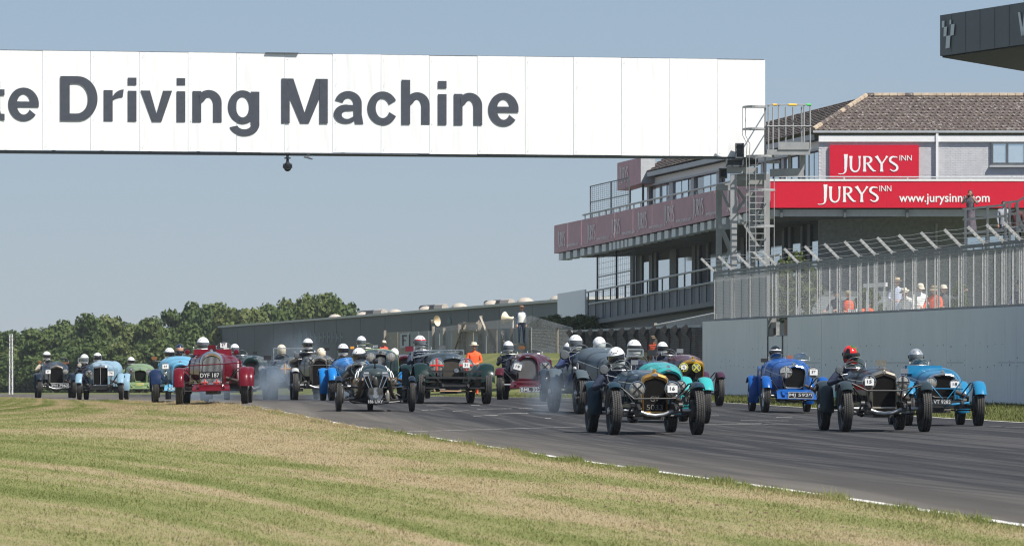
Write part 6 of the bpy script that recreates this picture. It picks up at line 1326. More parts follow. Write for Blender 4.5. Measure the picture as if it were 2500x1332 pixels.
    mb.add([(x * (1 - tailr), yt_, bz + (z - bz) * (1 - tailr * .9)) for x, z in t0], [tuple(range(NC + 1))]); mb.add([(x * .97, ye + .006, z - .004) for x, z in t0], [tuple(range(NC + 1))]); part(mb, 'tail', m_b, 50)
    mb = MB(); mb.box((0, cl + .4, bz - .06), (W * .92, .9, .04)); mb.box((0, ye - .10, bz + .22), (W * .86, .12, .5), Euler((-.15, 0, 0)).to_matrix()); part(mb, 'seat', m_leath)
    # chassis, axles, springs, engine sump, steering
    mb = MB()
    for sg in (-1, 1): fy = -.20 if axle == 'tube' and apron is None else -.42; mb.beam((sg * .28, fy, .42), (sg * .31, wb + .35, .46), .045, .08); mb.beam((sg * .28, fy, .42), (sg * .28, fy - .14, .36), .045, .05)
    if axle != 'tube' or apron is not None: mb.beam((-.30, -.40, .41), (.30, -.40, .41), .04, .05)
    part(mb, 'chassis', m_chas if apron is None else apron if apron is m_b else m_chas)
    mb = MB(); zr_ = td / 2
    if axle == 'tube':
        pts = [(-tr / 2 + .06, 0, zr_), (-.34, 0, zr_), (-.24, 0, zr_ - .015), (-.12, 0, zr_ - .06), (0, 0, zr_ - .075), (.12, 0, zr_ - .06), (.24, 0, zr_ - .015), (.34, 0, zr_), (tr / 2 - .06, 0, zr_)]; mb.tube(pts, .030, 10); part(mb, 'front_axle', m_alu, 50)
    else: mb.beam((-tr / 2 + .06, 0, zr_ - .02), (tr / 2 - .06, 0, zr_ - .02), .06, .07); part(mb, 'front_axle', m_chas)
    mb = MB(); mb.tube([(-tr / 2 + .1, .16, zr_ - .08), (tr / 2 - .1, .16, zr_ - .08)], .014, 6); mb.tube([(-tr / 2 + .08, .0, zr_ + .05), (-tr / 2 + .1, .16, zr_ - .08)], .014, 6); mb.tube([(tr / 2 - .08, .0, zr_ + .05), (tr / 2 - .1, .16, zr_ - .08)], .014, 6); mb.tube([(-tr / 2 + .1, -.02, zr_ + .10), (-.3, .6, zr_ + .12)], .013, 6); part(mb, 'steering_rod', m_mech)
    for sg in (-1, 1):
        mb = MB(); 
        for j in range(4): l = .36 - .07 * j; mb.tube([(sg * .30, -l, zr_ + .05 + .012 * j - .1 * (l / .52) ** 2 * 0 - (0.0 if j else .0)), (sg * .30, 0, zr_ + .045 + .012 * j), (sg * .30, l, zr_ + .05 + .012 * j)], .011, 4)
        mb.box((sg * .30, 0, zr_ + .02), (.055, .10, .09)); mb.lathe([(.0, -.03), (.042, -.03), (.042, .03), (0, .03)], 12, 'x', (sg * .36, -.12, zr_ + .08)); mb.beam((sg * .36, -.12, zr_ + .08), (sg * .40, -.02, zr_ - .02), .02, .03); mb.lathe([(0, -.03), (.035, -.03), (.035, .03), (0, .03)], 12, 'y', (sg * .30, -.06, zr_ - .02)); part(mb, 'front_spring', m_mech, 40)
    mb = MB(); mb.box((0, .75, .30), (.30, 1.0, .16)); mb.box((0, .8, .42), (.4, .9, .10)); mb.tube([(0, .3, .30), (0, wb, zr_)], .04, 8); mb.lathe([(0, -.1), (.13, -.07), (.16, 0), (.13, .07), (0, .1)], 14, 'x', (0, wb, zr_)); mb.tube([(-tr / 2 + .05, wb, zr_), (tr / 2 - .05, wb, zr_)], .035, 8); mb.box((0, 1.6, .34), (.6, 1.6, .06)); part(mb, 'engine_sump', m_mech, 40)
    if exh:
        mb = MB(); xs_ = exh * (scw / 2 + .03); mb.tube([(exh * w * .35, .35, .62), (xs_, .55, .5), (xs_ + exh * .03, .9, .40), (xs_ + exh * .03, wb + .5, .38)], .035, 8); mb.tube([(exh * w * .3, .75, .62), (xs_, .9, .48), (xs_ + exh * .03, 1.1, .40)], .03, 8); part(mb, 'exhaust', m_exh, 50)
    if apron is not None:
        mb = MB(); mb.loft([[(-.42, -.56, .30), (.42, -.56, .30), (.42, -.54, .34), (-.42, -.54, .34)], [(-.40, -.30, .40), (.40, -.30, .40), (.40, -.29, .44), (-.40, -.29, .44)], [(-.36, ry - .02, rz0 - .03), (.36, ry - .02, rz0 - .03), (.36, ry, rz0 + .0), (-.36, ry, rz0 + .0)]], True, (True, True)); part(mb, 'front_apron', apron, 30)
    # wings
    wr = td / 2 + .055; ww_ = tw + ww
    def cyc(x, y, a0, a1, wd):
        mb = MB(); secs = []
        for i in range(13):
            a = R(lerp(a0, a1, i / 12)); rr = wr + (.05 if i == 12 else 0) * .2
            ring = []
            for u, d in ((-1, -.030), (-.86, -.006), (-.45, .010), (0, .016), (.45, .010), (.86, -.006), (1, -.030)): ring.append((x + u * wd / 2, y - math.cos(a) * (rr + d), td / 2 + math.sin(a) * (rr + d)))
            for u, d in ((1, -.036), (.5, -.002), (0, .006), (-.5, -.002), (-1, -.036)): ring.append((x + u * (wd / 2 - .006), y - math.cos(a) * (rr + d - .008), td / 2 + math.sin(a) * (rr + d - .008)))
            secs.append(ring)
        mb.loft(secs, True, (True, True)); return part(mb, 'mudguard', m_w, 45)
    if wings == 'cycle':
        for sg in (-1, 1):
            cyc(sg * tr / 2, 0, wa[0], wa[1], ww_)
            mb = MB(); mb.tube([(sg * (tr / 2 - .02), -wr * .45, td / 2 + wr * .86), (sg * (tr / 2 - ww_ * .55), -wr * .42, td / 2 + wr * .8), (sg * .34, -.1, .46)], .012, 6); mb.tube([(sg * (tr / 2 - .02), .05, td / 2 + wr), (sg * (tr / 2 - ww_ * .6), .1, td / 2 + wr * .95), (sg * .33, .35, .5)], .012, 6); part(mb, 'wing_stay', m_w if stay == 'w' else m_chas)
    elif wings == 'swept':
        for sg in (-1, 1):
            prof = [(-.36, td / 2 + .10), (-.30, td / 2 + .28), (-.16, td + .055), (.04, td + .09), (.26, td + .04), (.55, td - .12), (.95, td - .36), (1.4, .36), (wb - .5, .34)]
            mb = MB(); secs = []; xo, xi = sg * (tr / 2 + ww_ * .55), sg * (tr / 2 - ww_ * .62)
            for y, z in prof:
                secs.append([(xo, y, z - .03), (lerp(xo, xi, .15), y, z), (lerp(xo, xi, .6), y, z + .015), (xi, y, z - .01), (xi, y, z - .02), (lerp(xo, xi, .6), y, z + .004), (lerp(xo, xi, .15), y, z - .012), (xo, y, z - .042)])
            mb.loft(secs, True, (True, True)); wg = part(mb, 'mudguard', m_w, 45)
            mb = MB(); vi = [(xi, y, z - .015) for y, z in prof[1:6]]; vo = [(sg * .33, y, max(.50, z - .42) if y < .4 else .48) for y, z in prof[1:6]]; mb.loft([vi, vo], False); v_ = mb.mesh('wing_valance', m_w, 40); link('wing_valance', v_, wg)
    if rwing:
        for sg in (-1, 1): 
            x = sg * tr / 2 * .98; mb0 = len(bpy.data.objects); cyc_y = wb; cyc(x, wb, ra[0], ra[1], ww_ + .03)
    if stay:
        (x0, y0), (x1, y1), (x2, y2), (x3, y3) = stay[:4] if stay != 'w' else ((0, 0),) * 4
        if stay != 'w': mb = MB(); mb.tube([L(x0, y0, -.16), L(x1, y1, -.2), L(x2, y2, -.2), L(x3, y3, -.16)], .013, 6); part(mb, 'lamp_bar', stay[4] if len(stay) > 4 else m_chas)
    # lamps: (px, py, diameter px, cross, tape, card text)
    for lp in lamps:
        lx, ly, ld, kind, tape, num = lp[:6]; lrim = lp[6] if len(lp) > 6 else m_chr; q = L(lx, ly, -.12); r_ = ld / s / 2
        mb = MB(); mb.lathe([(0, .20), (r_ * .35, .19), (r_ * .75, .12), (r_ * .97, .04), (r_, .012), (r_ * 1.04, .0), (r_ * 1.04, -.012), (r_ * .96, -.014)], 22, 'y', q); lo_ = part(mb, 'headlamp', lrim, 40)
        mb = MB(); mb.lathe([(r_ * .97, .0), (r_ * .7, -.012), (r_ * .35, -.019), (0, -.021)], 22, 'y', q); mb.build('lens', m_lens, lo_, smooth=60)
        mb = MB(); mb.tube([(q.x, q.y + .06, q.z - r_), (q.x * .96, q.y + .12, q.z - r_ - .08), (math.copysign(min(.3, abs(q.x)), q.x), .02, .46)], .014, 6); mb.build('lamp_bracket', m_chas, lo_)
        if kind: cross(lo_, q, ld / s, kind, tape, q.y - .027)
        if num:
            tilt = lp[7] if len(lp) > 7 else 0; cw_ = lp[8] / s if len(lp) > 8 else r_ * 1.35; mb = MB(); mb.box((0, 0, 0), (cw_, .004, cw_ * .74)); cd_ = mb.build('number_card', m_card, root, (q.x, q.y - .034, q.z), (0, tilt, 0)); text('card_number', num, m_ink, cd_, 1, (0, -.005, cw_ * .05), width=cw_ * .5 * (1 if len(num) > 1 else .5), height=cw_ * .34)
    if card:
        cx_, cy_, cwp, num, yy = card; q = L(cx_, cy_, yy); cw_ = cwp / s; mb = MB(); mb.box((0, 0, 0), (cw_, .004, cw_ * .72)); cd_ = mb.build('number_card', m_card, root, q); text('card_number', num, m_ink, cd_, 1, (0, -.005, cw_ * .04), width=cw_ * .5, height=cw_ * .34)
    if plate:
        tx, x0, x1, y0, y1, yy = plate[:6]; back_ = plate[6] if len(plate) > 6 else m_plate; a, b2 = L(x0, y0, yy), L(x1, y1, yy); wv, hv = b2.x - a.x, a.z - b2.z; mb = MB(); mb.box((0, 0, 0), (wv, .012, hv)); pl2 = mb.build('number_plate', back_, root, (a + b2) / 2)
        if len(plate) <= 7:
            mb = MB()
            for cx_, cz_, sx2, sz2 in ((0, hv / 2 - .006, wv, .008), (0, -hv / 2 + .006, wv, .008), (-wv / 2 + .006, 0, .008, hv - .02), (wv / 2 - .006, 0, .008, hv - .02)): mb.box((cx_, -.008, cz_), (sx2, .006, sz2))
            mb.build('plate_border', m_sil, pl2)
        text('plate_letters', tx, m_sil, pl2, 1, (0, -.009, 0), width=wv * .90, height=hv * .62, off=.01)
    # screens: (px centre, py base, width px, height px, y)
    for sx2, sy2, wp_, hp_, yy in screens:
        q = L(sx2, sy2, yy); w_, h_ = wp_ / s, hp_ / s; n = 12; o = [(w_ / 2 * math.cos(math.pi * i / n), h_ * math.sin(math.pi * i / n) ** .8) for i in range(n + 1)]
        mb = MB(); mb.loft([[(x, .10 * (2 * x / w_) ** 2 + z * .12, z) for x, z in o], [(x, .10 * (2 * x / w_) ** 2 + z * .12 + .005, z) for x, z in o]], True, (True, True)); gl_ = mb.build('aero_screen', m_scr, root, q)
        mb = MB(); mb.tube([(x, .10 * (2 * x / w_) ** 2, -.008) for x in np.linspace(-w_ / 2, w_ / 2, 7)], .011, 6)
        for sg in (-1, 1): mb.tube([(sg * w_ / 2, .10, -.008), (sg * w_ / 2 * 1.02, .12, h_ * .45)], .008, 5)
        mb.tube([(x, .10 * (2 * x / w_) ** 2 + z * .12, z) for x, z in o], .004, 4); mb.build('screen_frame', m_alu, gl_)
    if fscreen:
        x0, x1, y0, y1, yy = fscreen; a, b2 = L(x0, y0, yy), L(x1, y1, yy); mb = MB()
        for p, q in ((a, Vector((b2.x, b2.y, a.z))), (Vector((b2.x, b2.y, a.z)), b2), (b2, Vector((a.x, a.y, b2.z))), (Vector((a.x, a.y, b2.z)), a)): mb.beam(p, q, .025, .028)
        fo = part(mb, 'windscreen_frame', m_alu); mb = MB(); mb.quad(a, Vector((b2.x, b2.y, a.z)), b2, Vector((a.x, a.y, b2.z))); mb.build('windscreen_glass', m_scr, fo)
    for mx_, my_, r_, kind, mat in mirror:
        q = L(mx_, my_, bl + .1); mb = MB()
        if kind == 'ball': mb.lathe([(0, -.05), (r_ * .8, -.045), (r_, .0), (r_ * .8, r_ * .8), (r_ * .3, r_ * 1.2), (0, r_ * 1.25)], 14, 'y', q)
        else: mb.box(q, (r_ * 2.2, .03, r_ * 1.4))
        o = part(mb, 'mirror', mat, 40); mb = MB(); mb.tube([q + Vector((0, .02, 0)), q + Vector((-.03 * (1 if q.x > 0 else -1), .04, -.08)), Vector((math.copysign(min(abs(q.x), scw * .46), q.x), q.y + .06, sz - .10))], .008, 5); mb.build('mirror_stalk', m_chr, o)
    # drivers: (px, py, y, label, options)
    for dp in drivers:
        dx_, dy_, yy, lab, opt = dp; q = L(dx_, dy_, yy); wpos = Mw @ q; driver(lab, wpos, R(yaw), **opt)
        if q.x < .12:
            sc_ = Vector((q.x + .0, yy - .44, q.z - .30)); mb = MB(); mb.tube([(math.cos(2 * math.pi * i / 20) * .20, math.sin(2 * math.pi * i / 20) * .07, math.sin(2 * math.pi * i / 20) * .185) for i in range(20)], .012, 6, True)
            for i in range(4): a = math.pi / 4 + i * math.pi / 2; mb.beam((0, 0, 0), (math.cos(a) * .2, math.sin(a) * .07, math.sin(a) * .185), .018, .006)
            mb.tube([(0, 0, 0), (0, -.5, -.2)], .014, 6); part(mb, 'steering_wheel', m_black, 50).location = sc_
    return c
# ---------------------------------------------------------------- one builder call per car: picture boxes give the sizes
pB = paint('dark_blue_paint', (.010, .032, .050)); pTurq = paint('turquoise_paint', (.035, .33, .33)); pNavy = paint('navy_paint', (.010, .018, .060)); pGrey = paint('slate_grey_paint', (.065, .085, .100), .4); pBlk = paint('near_black_paint', (.012, .017, .018)); pBlue = paint('royal_blue_paint', (.006, .075, .30)); pAz = paint('azure_paint', (.016, .17, .33))
pMar = paint('maroon_paint', (.055, .005, .012)); pRed = paint('deep_red_paint', (.105, .003, .010)); pBRG = paint('racing_green_paint', (.006, .020, .020)); pLB = paint('sky_blue_paint', (.12, .34, .50)); pPale = paint('powder_blue_paint', (.20, .32, .41)); pPG = paint('pale_green_paint', (.16, .23, .11)); pLime = paint('lime_paint', (.26, .34, .10)); pOl = paint('black_olive_paint', (.022, .022, .014)); pDB = paint('blue_black_paint', (.010, .018, .032)); pBr = paint('bright_blue_paint', (.006, .15, .44)); pSil = paint('silver_paint', (.35, .38, .40)); pSmk = paint('slate_blue_paint', (.02, .035, .055)); m_redw = M('red_wheel', (.42, .015, .02), .4); m_wd = M('varnished_wood', (.20, .085, .03), .45)
c16 = car('vintage_race_car', 'dark blue open racer number 16 with copper radiator leading the field', 1600, 79.3, 6.5, tr=1.25, wb=2.65, td=.72, tw=.14, body=pB, rad=('gable', 1563, 1627, 907, 1011), radmat=m_brass, badge='oval', rtxt=[('GY', 973, 22, 13), ('5033', 993.5, 40, 13)],
    scut=905, scw=.86, bl=1.25, lamps=[(1556, 948.7, 37, 'x', m_tape_b, None), (1641, 948.7, 36, 'x', m_tape_b, '16', m_chr, 0, 24)], screens=[(1519, 902, 50, 24, 1.42)], stay=((1512, 942), (1548, 973), (1650, 972), (1700, 936)), mirror=[(1474, 902, .075, 'ball', m_dsteel), (1549, 884, .05, 'box', m_alu)], wa=(56, 120),
    drivers=[(1505, 870, 2.0, 'driver in a white helmet tilted left, in the dark blue number 16 car', dict(visor=m_vd, tilt=(R(8), R(-9), R(-14)), suit=m_navy, arm=True, logo='Arai', scale=1.03))])
c15 = car('vintage_race_car', 'black open racer number 15 with nickel radiator near the pale wall', 2160, 82.5, 4, tr=1.235, wb=2.65, td=.72, tw=.14, body=pBlk, wing=paint('slate_wing_paint', (.022, .035, .042)), rad=('gable', 2127, 2190, 902, 999), badge='tri',
    scut=897, scw=.86, bl=1.25, lamps=[(2122, 931.8, 33, '+', m_tape_b, '15', m_chr, 0, 22), (2204, 932, 33, '+', m_tape_b, None)], screens=[(2090, 897, 50, 26, 1.42)], stay=((2080, 935), (2118, 953), (2200, 953), (2256, 937)), mirror=[(2049, 903, .065, 'ball', m_dsteel), (2151, 886, .075, 'box', m_nick)], wa=(45, 125),
    drivers=[(2077, 864, 2.0, 'driver in a red helmet with black and green pattern, in the black number 15 car', dict(helm=m_hrg, suit=m_navy, tilt=(R(6), 0, R(-6)), band=False, arm=True))])
mb = MB(); mb.box((-.437, .85, .70), (.004, .62, .10)); mb.build('side_stripe', M('red_stripe', (.5, .03, .02), .4), c15.root)
c18 = car('vintage_race_car', 'azure blue open racer number 18 with blue wings by the pale wall', 2302, 91.5, 2, tr=1.22, wb=2.5, td=.71, tw=.135, body=pAz, rad=('riley', 2266, 2331, 908, 972), radmat=m_chr, radtop=.11, radside=.05, badge='oval', scut=898, scw=.92, bl=1.15, lamps=[(2273, 934, 28, None, None, None), (2331, 938, 25, None, None, '18', m_chr, 0, 21)],
    plate=('VT 9282', 2277, 2323, 973, 988, -.52, m_chas, 1), screens=[(2246, 890, 46, 15, 1.4)], mirror=[(2208, 905, .06, 'box', m_alu)], wa=(28, 130), ra=(-20, 140), stay='w', ww=.07, axle='beam', apron=None,
    drivers=[(2236, 870, 1.95, 'driver in a silver helmet, in the azure blue number 18 car', dict(helm=m_hs, visor=m_vg, suit=m_navy))])
mb = MB(); mb.tube([(-.40, -.40, .40), (-.2, -.45, .38), (0, -.46, .36), (.2, -.45, .38), (.40, -.40, .40)], .022, 8); mb.tube([(-.30, -.2, .78), (0, -.3, .42), (.30, -.2, .78)], .010, 5); mb.tube([(-.32, -.2, .64), (.32, -.2, .64)], .012, 6); mb.build('cross_bar', pAz, c18.root, smooth=50)
mb = MB(); a = c18.L(2213, 912, 1.3); b_ = c18.L(2302, 892, 1.3); mb.hexa([(a.x, 1.28, a.z), (b_.x, 1.28, a.z), (b_.x, 1.6, a.z), (a.x, 1.6, a.z)], [(a.x + .02, 1.30, b_.z), (b_.x - .02, 1.30, b_.z), (b_.x, 1.55, b_.z), (a.x, 1.55, b_.z)]); mb.build('raised_cowl', pAz, c18.root)
c37 = car('vintage_race_car', 'royal blue open racer number 37 with twin aero screens against the pale wall', 1937, 113, 4, tr=1.22, wb=2.5, td=.71, tw=.13, body=pBlue, rad=('riley', 1924, 1980, 888, 950), radmat=m_chr, radtop=.10, radside=.045, badge='oval', scut=876, scw=.98, bl=1.2, wheelcol=m_sil, lamps=[(1919, 907.5, 29, '+', m_gal, None), (1986, 908, 28, None, None, '37', m_chr, 0, 19)],
    plate=('MJ 5920', 1924, 1985, 956, 973, -.55), screens=[(1898, 879, 40, 18, 1.4), (1957, 878, 42, 17, 1.4)], mirror=[(1865, 879, .06, 'box', m_chas)], wa=(25, 125), ra=(-25, 140), ww=.07, apron=pBlue, drivers=[(1893, 859, 1.95, 'driver in a black helmet with a white band, in the royal blue number 37 car', dict(helm=m_hb, band=m_hw, suit=m_navy))])
mb = MB(); q = c37.L(1928, 876, 1.35); mb.box(q, (.13, .04, .16)); mb.build('cowl_mirror', M('copper_mirror', (.30, .12, .07), .4), c37.root)
ctq = car('vintage_race_car', 'turquoise nosed racer with navy scuttle half hidden behind car 16', 1632, 93, 6, tr=1.26, wb=2.6, td=.74, tw=.14, body=pTurq, rad=('arch', 1596, 1662, 897, 985), radmat=pTurq, badge='oval', scut=884, scw=.84, bl=1.3, lamps=[(1662, 941, 26, 'x', m_tape_b, None)], fscreen=(1532, 1570, 852, 869, 1.5), mirror=[(1592, 861, .075, 'box', m_black)], wa=(30, 135), ra=(-20, 140), ww=.09, exh=1,
    drivers=[(1548, 848, 2.05, 'driver in a white helmet behind a square screen, in the turquoise nosed car', dict(visor=m_vd, suit=m_navy, band=m_hw))])
for o in ctq.root.children:
    if o.name.split('.')[0] in ('scuttle', 'body_side', 'tail'): o.data.materials[0] = pNavy
c42 = car('vintage_race_car', 'maroon racer number 42 with brass radiator and yellow taped lamps', 1691, 124, 6, tr=1.25, wb=2.6, td=.74, tw=.13, body=pMar, wing=paint('plum_wing_paint', (.05, .02, .04)), rad=('gable', 1657, 1708, 873, 955), radmat=m_brass, badge='oval', scut=867, scw=.86, bl=1.25, lamps=[(1669, 896, 21, '+', m_tape_y, '42', m_tape_y, 0, 13), (1700, 897, 21, 'x', m_tape_y, None, m_tape_y)], screens=[(1634, 866, 36, 14, 1.45)], mirror=[(1660, 856, .07, 'box', m_alu)], wa=(45, 130),
    drivers=[(1617, 848.5, 2.0, 'driver in a white helmet, in the maroon number 42 car near the wall end', dict(visor=m_vd, suit=m_navy))])
cgr = car('vintage_race_car', 'large slate grey tourer racer with three white helmets above it', 1503, 104, 9, tr=1.42, wb=3.2, td=.80, tw=.17, body=pGrey, rad=('bentley', 1472, 1538, 872, 975), radmat=pGrey, scut=850, scw=1.06, bl=1.5, bz=.48, lamps=[], screens=[(1418, 858, 46, 18, 1.75), (1477, 857, 46, 21, 1.75)], mirror=[(1378, 866, .10, 'ball', m_dsteel)], wa=(42, 140), ra=(10, 140), ww=.07, axle='beam',
    drivers=[(1405, 835, 2.3, 'driver in a white helmet on the near side of the slate grey tourer', dict(visor=m_vg, suit=M('blue_overall', (.03, .05, .14), .85), arm=True, scale=1.06)), (1463, 839, 2.35, 'passenger in a white helmet beside the driver of the slate grey tourer', dict(visor=m_hw, suit=m_navy, band=False))])
mb = MB(); q = cgr.L(1403, 899, .02); mb.sphere((q.x, q.y, q.z), (.04, .06, .04), 10, 8); mb.build('side_lamp', m_gal, cgr.root, smooth=60); mb = MB(); q = cgr.L(1383, 905, 1.3); mb.lathe([(0, -.004), (.14, -.004), (.14, .004), (0, .004)], 20, 'x', (-.545, 1.35, .86)); mb.build('side_roundel', M('faded_roundel', (.25, .24, .24), .6, var=.4), cgr.root)
chd = car('vintage_race_car', 'dark racer almost hidden behind the slate grey tourer', 1418, 127, 6, tr=1.25, body=pDB, rad=('gable', 1394, 1442, 885, 960), scut=878, drivers=[(1389, 849.5, 1.95, 'driver in a white helmet seen just left of the tourer driver', dict(visor=m_vg, suit=m_navy))])
c31 = car('vintage_race_car', 'big dark green racer number 31 with red crosses on its headlamps', 1106, 118, 7, tr=1.49, wb=3.0, td=.80, tw=.15, body=paint('green_black_paint', (.012, .022, .022)), wing=pBRG, rad=('bentley', 1075, 1126, 873, 925), radmat=paint('green_black_paint', (.012, .022, .022)), coremat=M('bronze_mesh', (.045, .038, .028), .6), radtop=.05, radside=.04, scut=862, scw=1.0, bl=1.5, bz=.46, lamps=[(1066, 891, 35, '+', m_tape_r, None), (1138, 891, 34, '+', m_tape_r, '31', m_chr, 0, 17)],
    wings='swept', ww=.11, ra=(-10, 140), axle='beam', mirror=[(999, 851, .08, 'box', M('maroon_mirror', (.13, .01, .02), .4)), (1079, 848, .07, 'box', m_dsteel)], screens=[(1033, 853, 42, 14, 1.8)], drivers=[(1025, 835, 2.25, 'driver in a white helmet with a red band, in the dark green number 31 car', dict(band=m_hred, visor=m_vg, suit=m_navy, scale=1.08))])
mb = MB(); a, b_ = c31.L(1006, 856, 1.62), c31.L(1132, 854, 1.62); mb.beam(a, b_, .03, .03); mb.beam(a + Vector((.1, -.02, -.05)), b_ + Vector((-.1, -.02, -.05)), .02, .02); mb.beam(a, a - Vector((0, 0, .22)), .025, .025); mb.beam(b_, b_ - Vector((0, 0, .22)), .025, .025); mb.beam(c31.L(1010, 872, 1.4), c31.L(1075, 858, 1.5), .02, .03); mb.build('folded_windscreen', m_chr, c31.root)
mb = MB(); mb.beam((-.62, -.42, .72), (.62, -.42, .72), .03, .035); mb.beam((-.66, -.46, .58), (.66, -.46, .58), .04, .05); mb.beam((-.66, -.36, .36), (.66, -.36, .36), .04, .04); mb.build('front_bars', m_chas, c31.root); mb = MB(); mb.prism([(.055 * math.cos(R(q)) + .02, .74 + .05 * math.sin(R(q))) for q in range(0, 360, 30)], -.47, -.45); mb.build('club_badge', m_chr, c31.root)
mb = MB(); mb.tube([(-.5, -.1, .28), (.5, -.1, .28)], .02, 6); mb.build('tie_bar', M('rusty_bar', (.24, .15, .09), .5, metal=.5), c31.root)
c19 = car('vintage_race_car', 'maroon racer number 19 with wide mesh grille and plate BML 322', 1287, 137, -3, tr=1.42, wb=2.6, td=.76, tw=.15, body=pMar, rad=('aston', 1270, 1321, 865, 928), radmat=pMar, coremat=m_guard, radtop=.17, radside=.06, badge='wing', cap=True, scut=862, scw=1.0, bl=1.2, bz=.45, lamps=[(1264, 895, 27, None, None, '19', m_chr, .25, 19), (1331, 895, 26, 'x', m_tape_b, None)], plate=('BML 322', 1269, 1322, 943, 958, -.56), apron=pMar, wa=(35, 130), ww=.07, mirror=[(1220, 876, .07, 'ball', m_black), (1336, 874, .06, 'box', m_alu)], screens=[(1243, 863, 40, 10, 1.4), (1305, 862, 36, 10, 1.4)],
    drivers=[(1241, 846, 2.0, 'driver in a white helmet, in the maroon car with the BML 322 plate', dict(visor=m_vg, suit=m_navy, scale=1.05))])
mb = MB(); q = c19.L(1274, 848, 1.5); mb.box(q, (.17, .03, .08)); mb.beam(q, q - Vector((0, 0, .2)), .015, .015); mb.build('wooden_mirror', m_wd, c19.root)
crd = car('vintage_race_car', 'deep red racer with tall chrome grille and plate DYF 187', 518, 119, .8, tr=1.455, wb=3.1, td=.76, tw=.16, body=pRed, rad=('arch', 485, 541, 857, 940), radmat=m_chr, slats=15, radtop=.13, radside=.10, scut=862, scw=1.10, bl=1.45, bz=.46, lamps=[(500, 933, 19, '+', m_tape_r, None), (529.5, 933, 19, '+', m_tape_r, None)], plate=('DYF 187', 486, 538, 907.5, 923, -.12, m_plate, 1), apron=pRed, wa=(2, 118), ra=(0, 140), ww=.08, axle='beam',
    stay=((445, 893), (487, 891), (540, 888), (590, 885), pRed), mirror=[(457, 859, .065, 'ball', pRed), (577, 859, .065, 'ball', pRed)], screens=[(492, 851, 40, 13, 1.75), (546, 850, 36, 15, 1.75)], card=(546, 842, 17, '67', 1.78), straps=1,
    drivers=[(495.5, 839.5, 2.2, 'driver in a white helmet, in the deep red car with the chrome grille', dict(visor=m_vg, suit=m_navy, scale=1.12))])
for x0, x1 in ((472, 512), (526, 566)):
    mb = MB(); a, b_ = crd.L(x0, 866, 1.6), crd.L(x1, 852, 1.6); mb.hexa([(a.x, 1.5, a.z), (b_.x, 1.5, a.z), (b_.x, 1.8, a.z), (a.x, 1.8, a.z)], [(a.x + .02, 1.6, b_.z), (b_.x - .02, 1.6, b_.z), (b_.x - .02, 1.78, b_.z), (a.x + .02, 1.78, b_.z)]); mb.build('cowl_hump', pRed, crd.root)
mb = MB(); q = crd.L(517, 848, 1.62); mb.box(q, (.17, .03, .11)); mb.build('cowl_mirror', pRed, crd.root); mb = MB(); mb.lathe([(0, -.004), (.27, -.004), (.27, .004), (0, .004)], 24, 'x', (.56, .95, .68)); ro = mb.build('side_roundel', m_card, crd.root); text('roundel_number', '67', m_ink, crd.root, 1, (.567, .95, .68), (R(90), 0, R(90)), width=.28, height=.24)
c64 = car('vintage_race_car', 'sky blue racer number 64 with dark blue swept wings beside the deep red car', 442, 132, 5, tr=1.25, wb=2.6, td=.74, tw=.13, body=pLB, wing=paint('midnight_wing_paint', (.008, .02, .06)), rad=('arch', 420, 462, 885, 940), radmat=pLB, scut=870, scw=.96, bl=1.2, lamps=[(404, 894, 17, None, None, '64', m_chr, 0, 15), (404, 912, 10, None, None, None), (466, 895, 17, None, None, None)], wings='swept', ww=.08, apron=pLB, plate=('0', 411, 425, 943, 954, -.57, pLB, 1), mirror=[(377, 874, .06, 'box', m_wd)], axle='beam',
    drivers=[(413.5, 862, 2.0, 'driver in a white helmet, in the sky blue number 64 car', dict(visor=m_vd, suit=m_navy))])
csl = car('vintage_race_car', 'silver racer with flat windscreen hidden behind the sky blue car', 462, 160, 3, tr=1.3, td=.74, body=pSil, rad=('gable', 448, 482, 895, 950), scut=880, scw=.95, fscreen=(446, 486, 864, 878, 1.5), drivers=[(438, 851, 2.0, 'driver in a navy open helmet behind the sky blue car', dict(helm=m_hn, visor=HV['light'], suit=m_navy, band=m_hn))])
c74 = car('vintage_race_car', 'powder blue racer number 74 with a barred upright grille', 245, 158, 0, tr=1.24, wb=2.4, td=.72, tw=.13, body=pPale, rad=('square', 227, 262, 892, 942), radmat=m_chr, bar=True, radtop=.10, radside=.035, scut=881, scw=.86, bl=1.15, lamps=[(218, 911, 17, 'x', m_tape_b, None), (271, 911, 16, None, None, '74', m_chr, 0, 15)], wa=(20, 130), ww=.07, axle='beam', mirror=[(194, 891, .065, 'ball', m_cream)], fscreen=(191, 215, 874, 884, 1.45),
    drivers=[(206, 875.5, 1.95, 'driver in a white helmet with grey visor, on the left of the powder blue car', dict(visor=m_vg, suit=m_navy)), (238, 872, 2.05, 'passenger in a white helmet with black peak, in the powder blue car', dict(visor=m_vd, band=m_black, suit=m_navy))])
mb = MB(); q = c74.L(278, 900, 1.6); mb.sphere((q.x, 1.75, q.z - .08), (.26, .55, .32), 18, 12); mb.build('cowl_hump', pPale, c74.root, smooth=60)
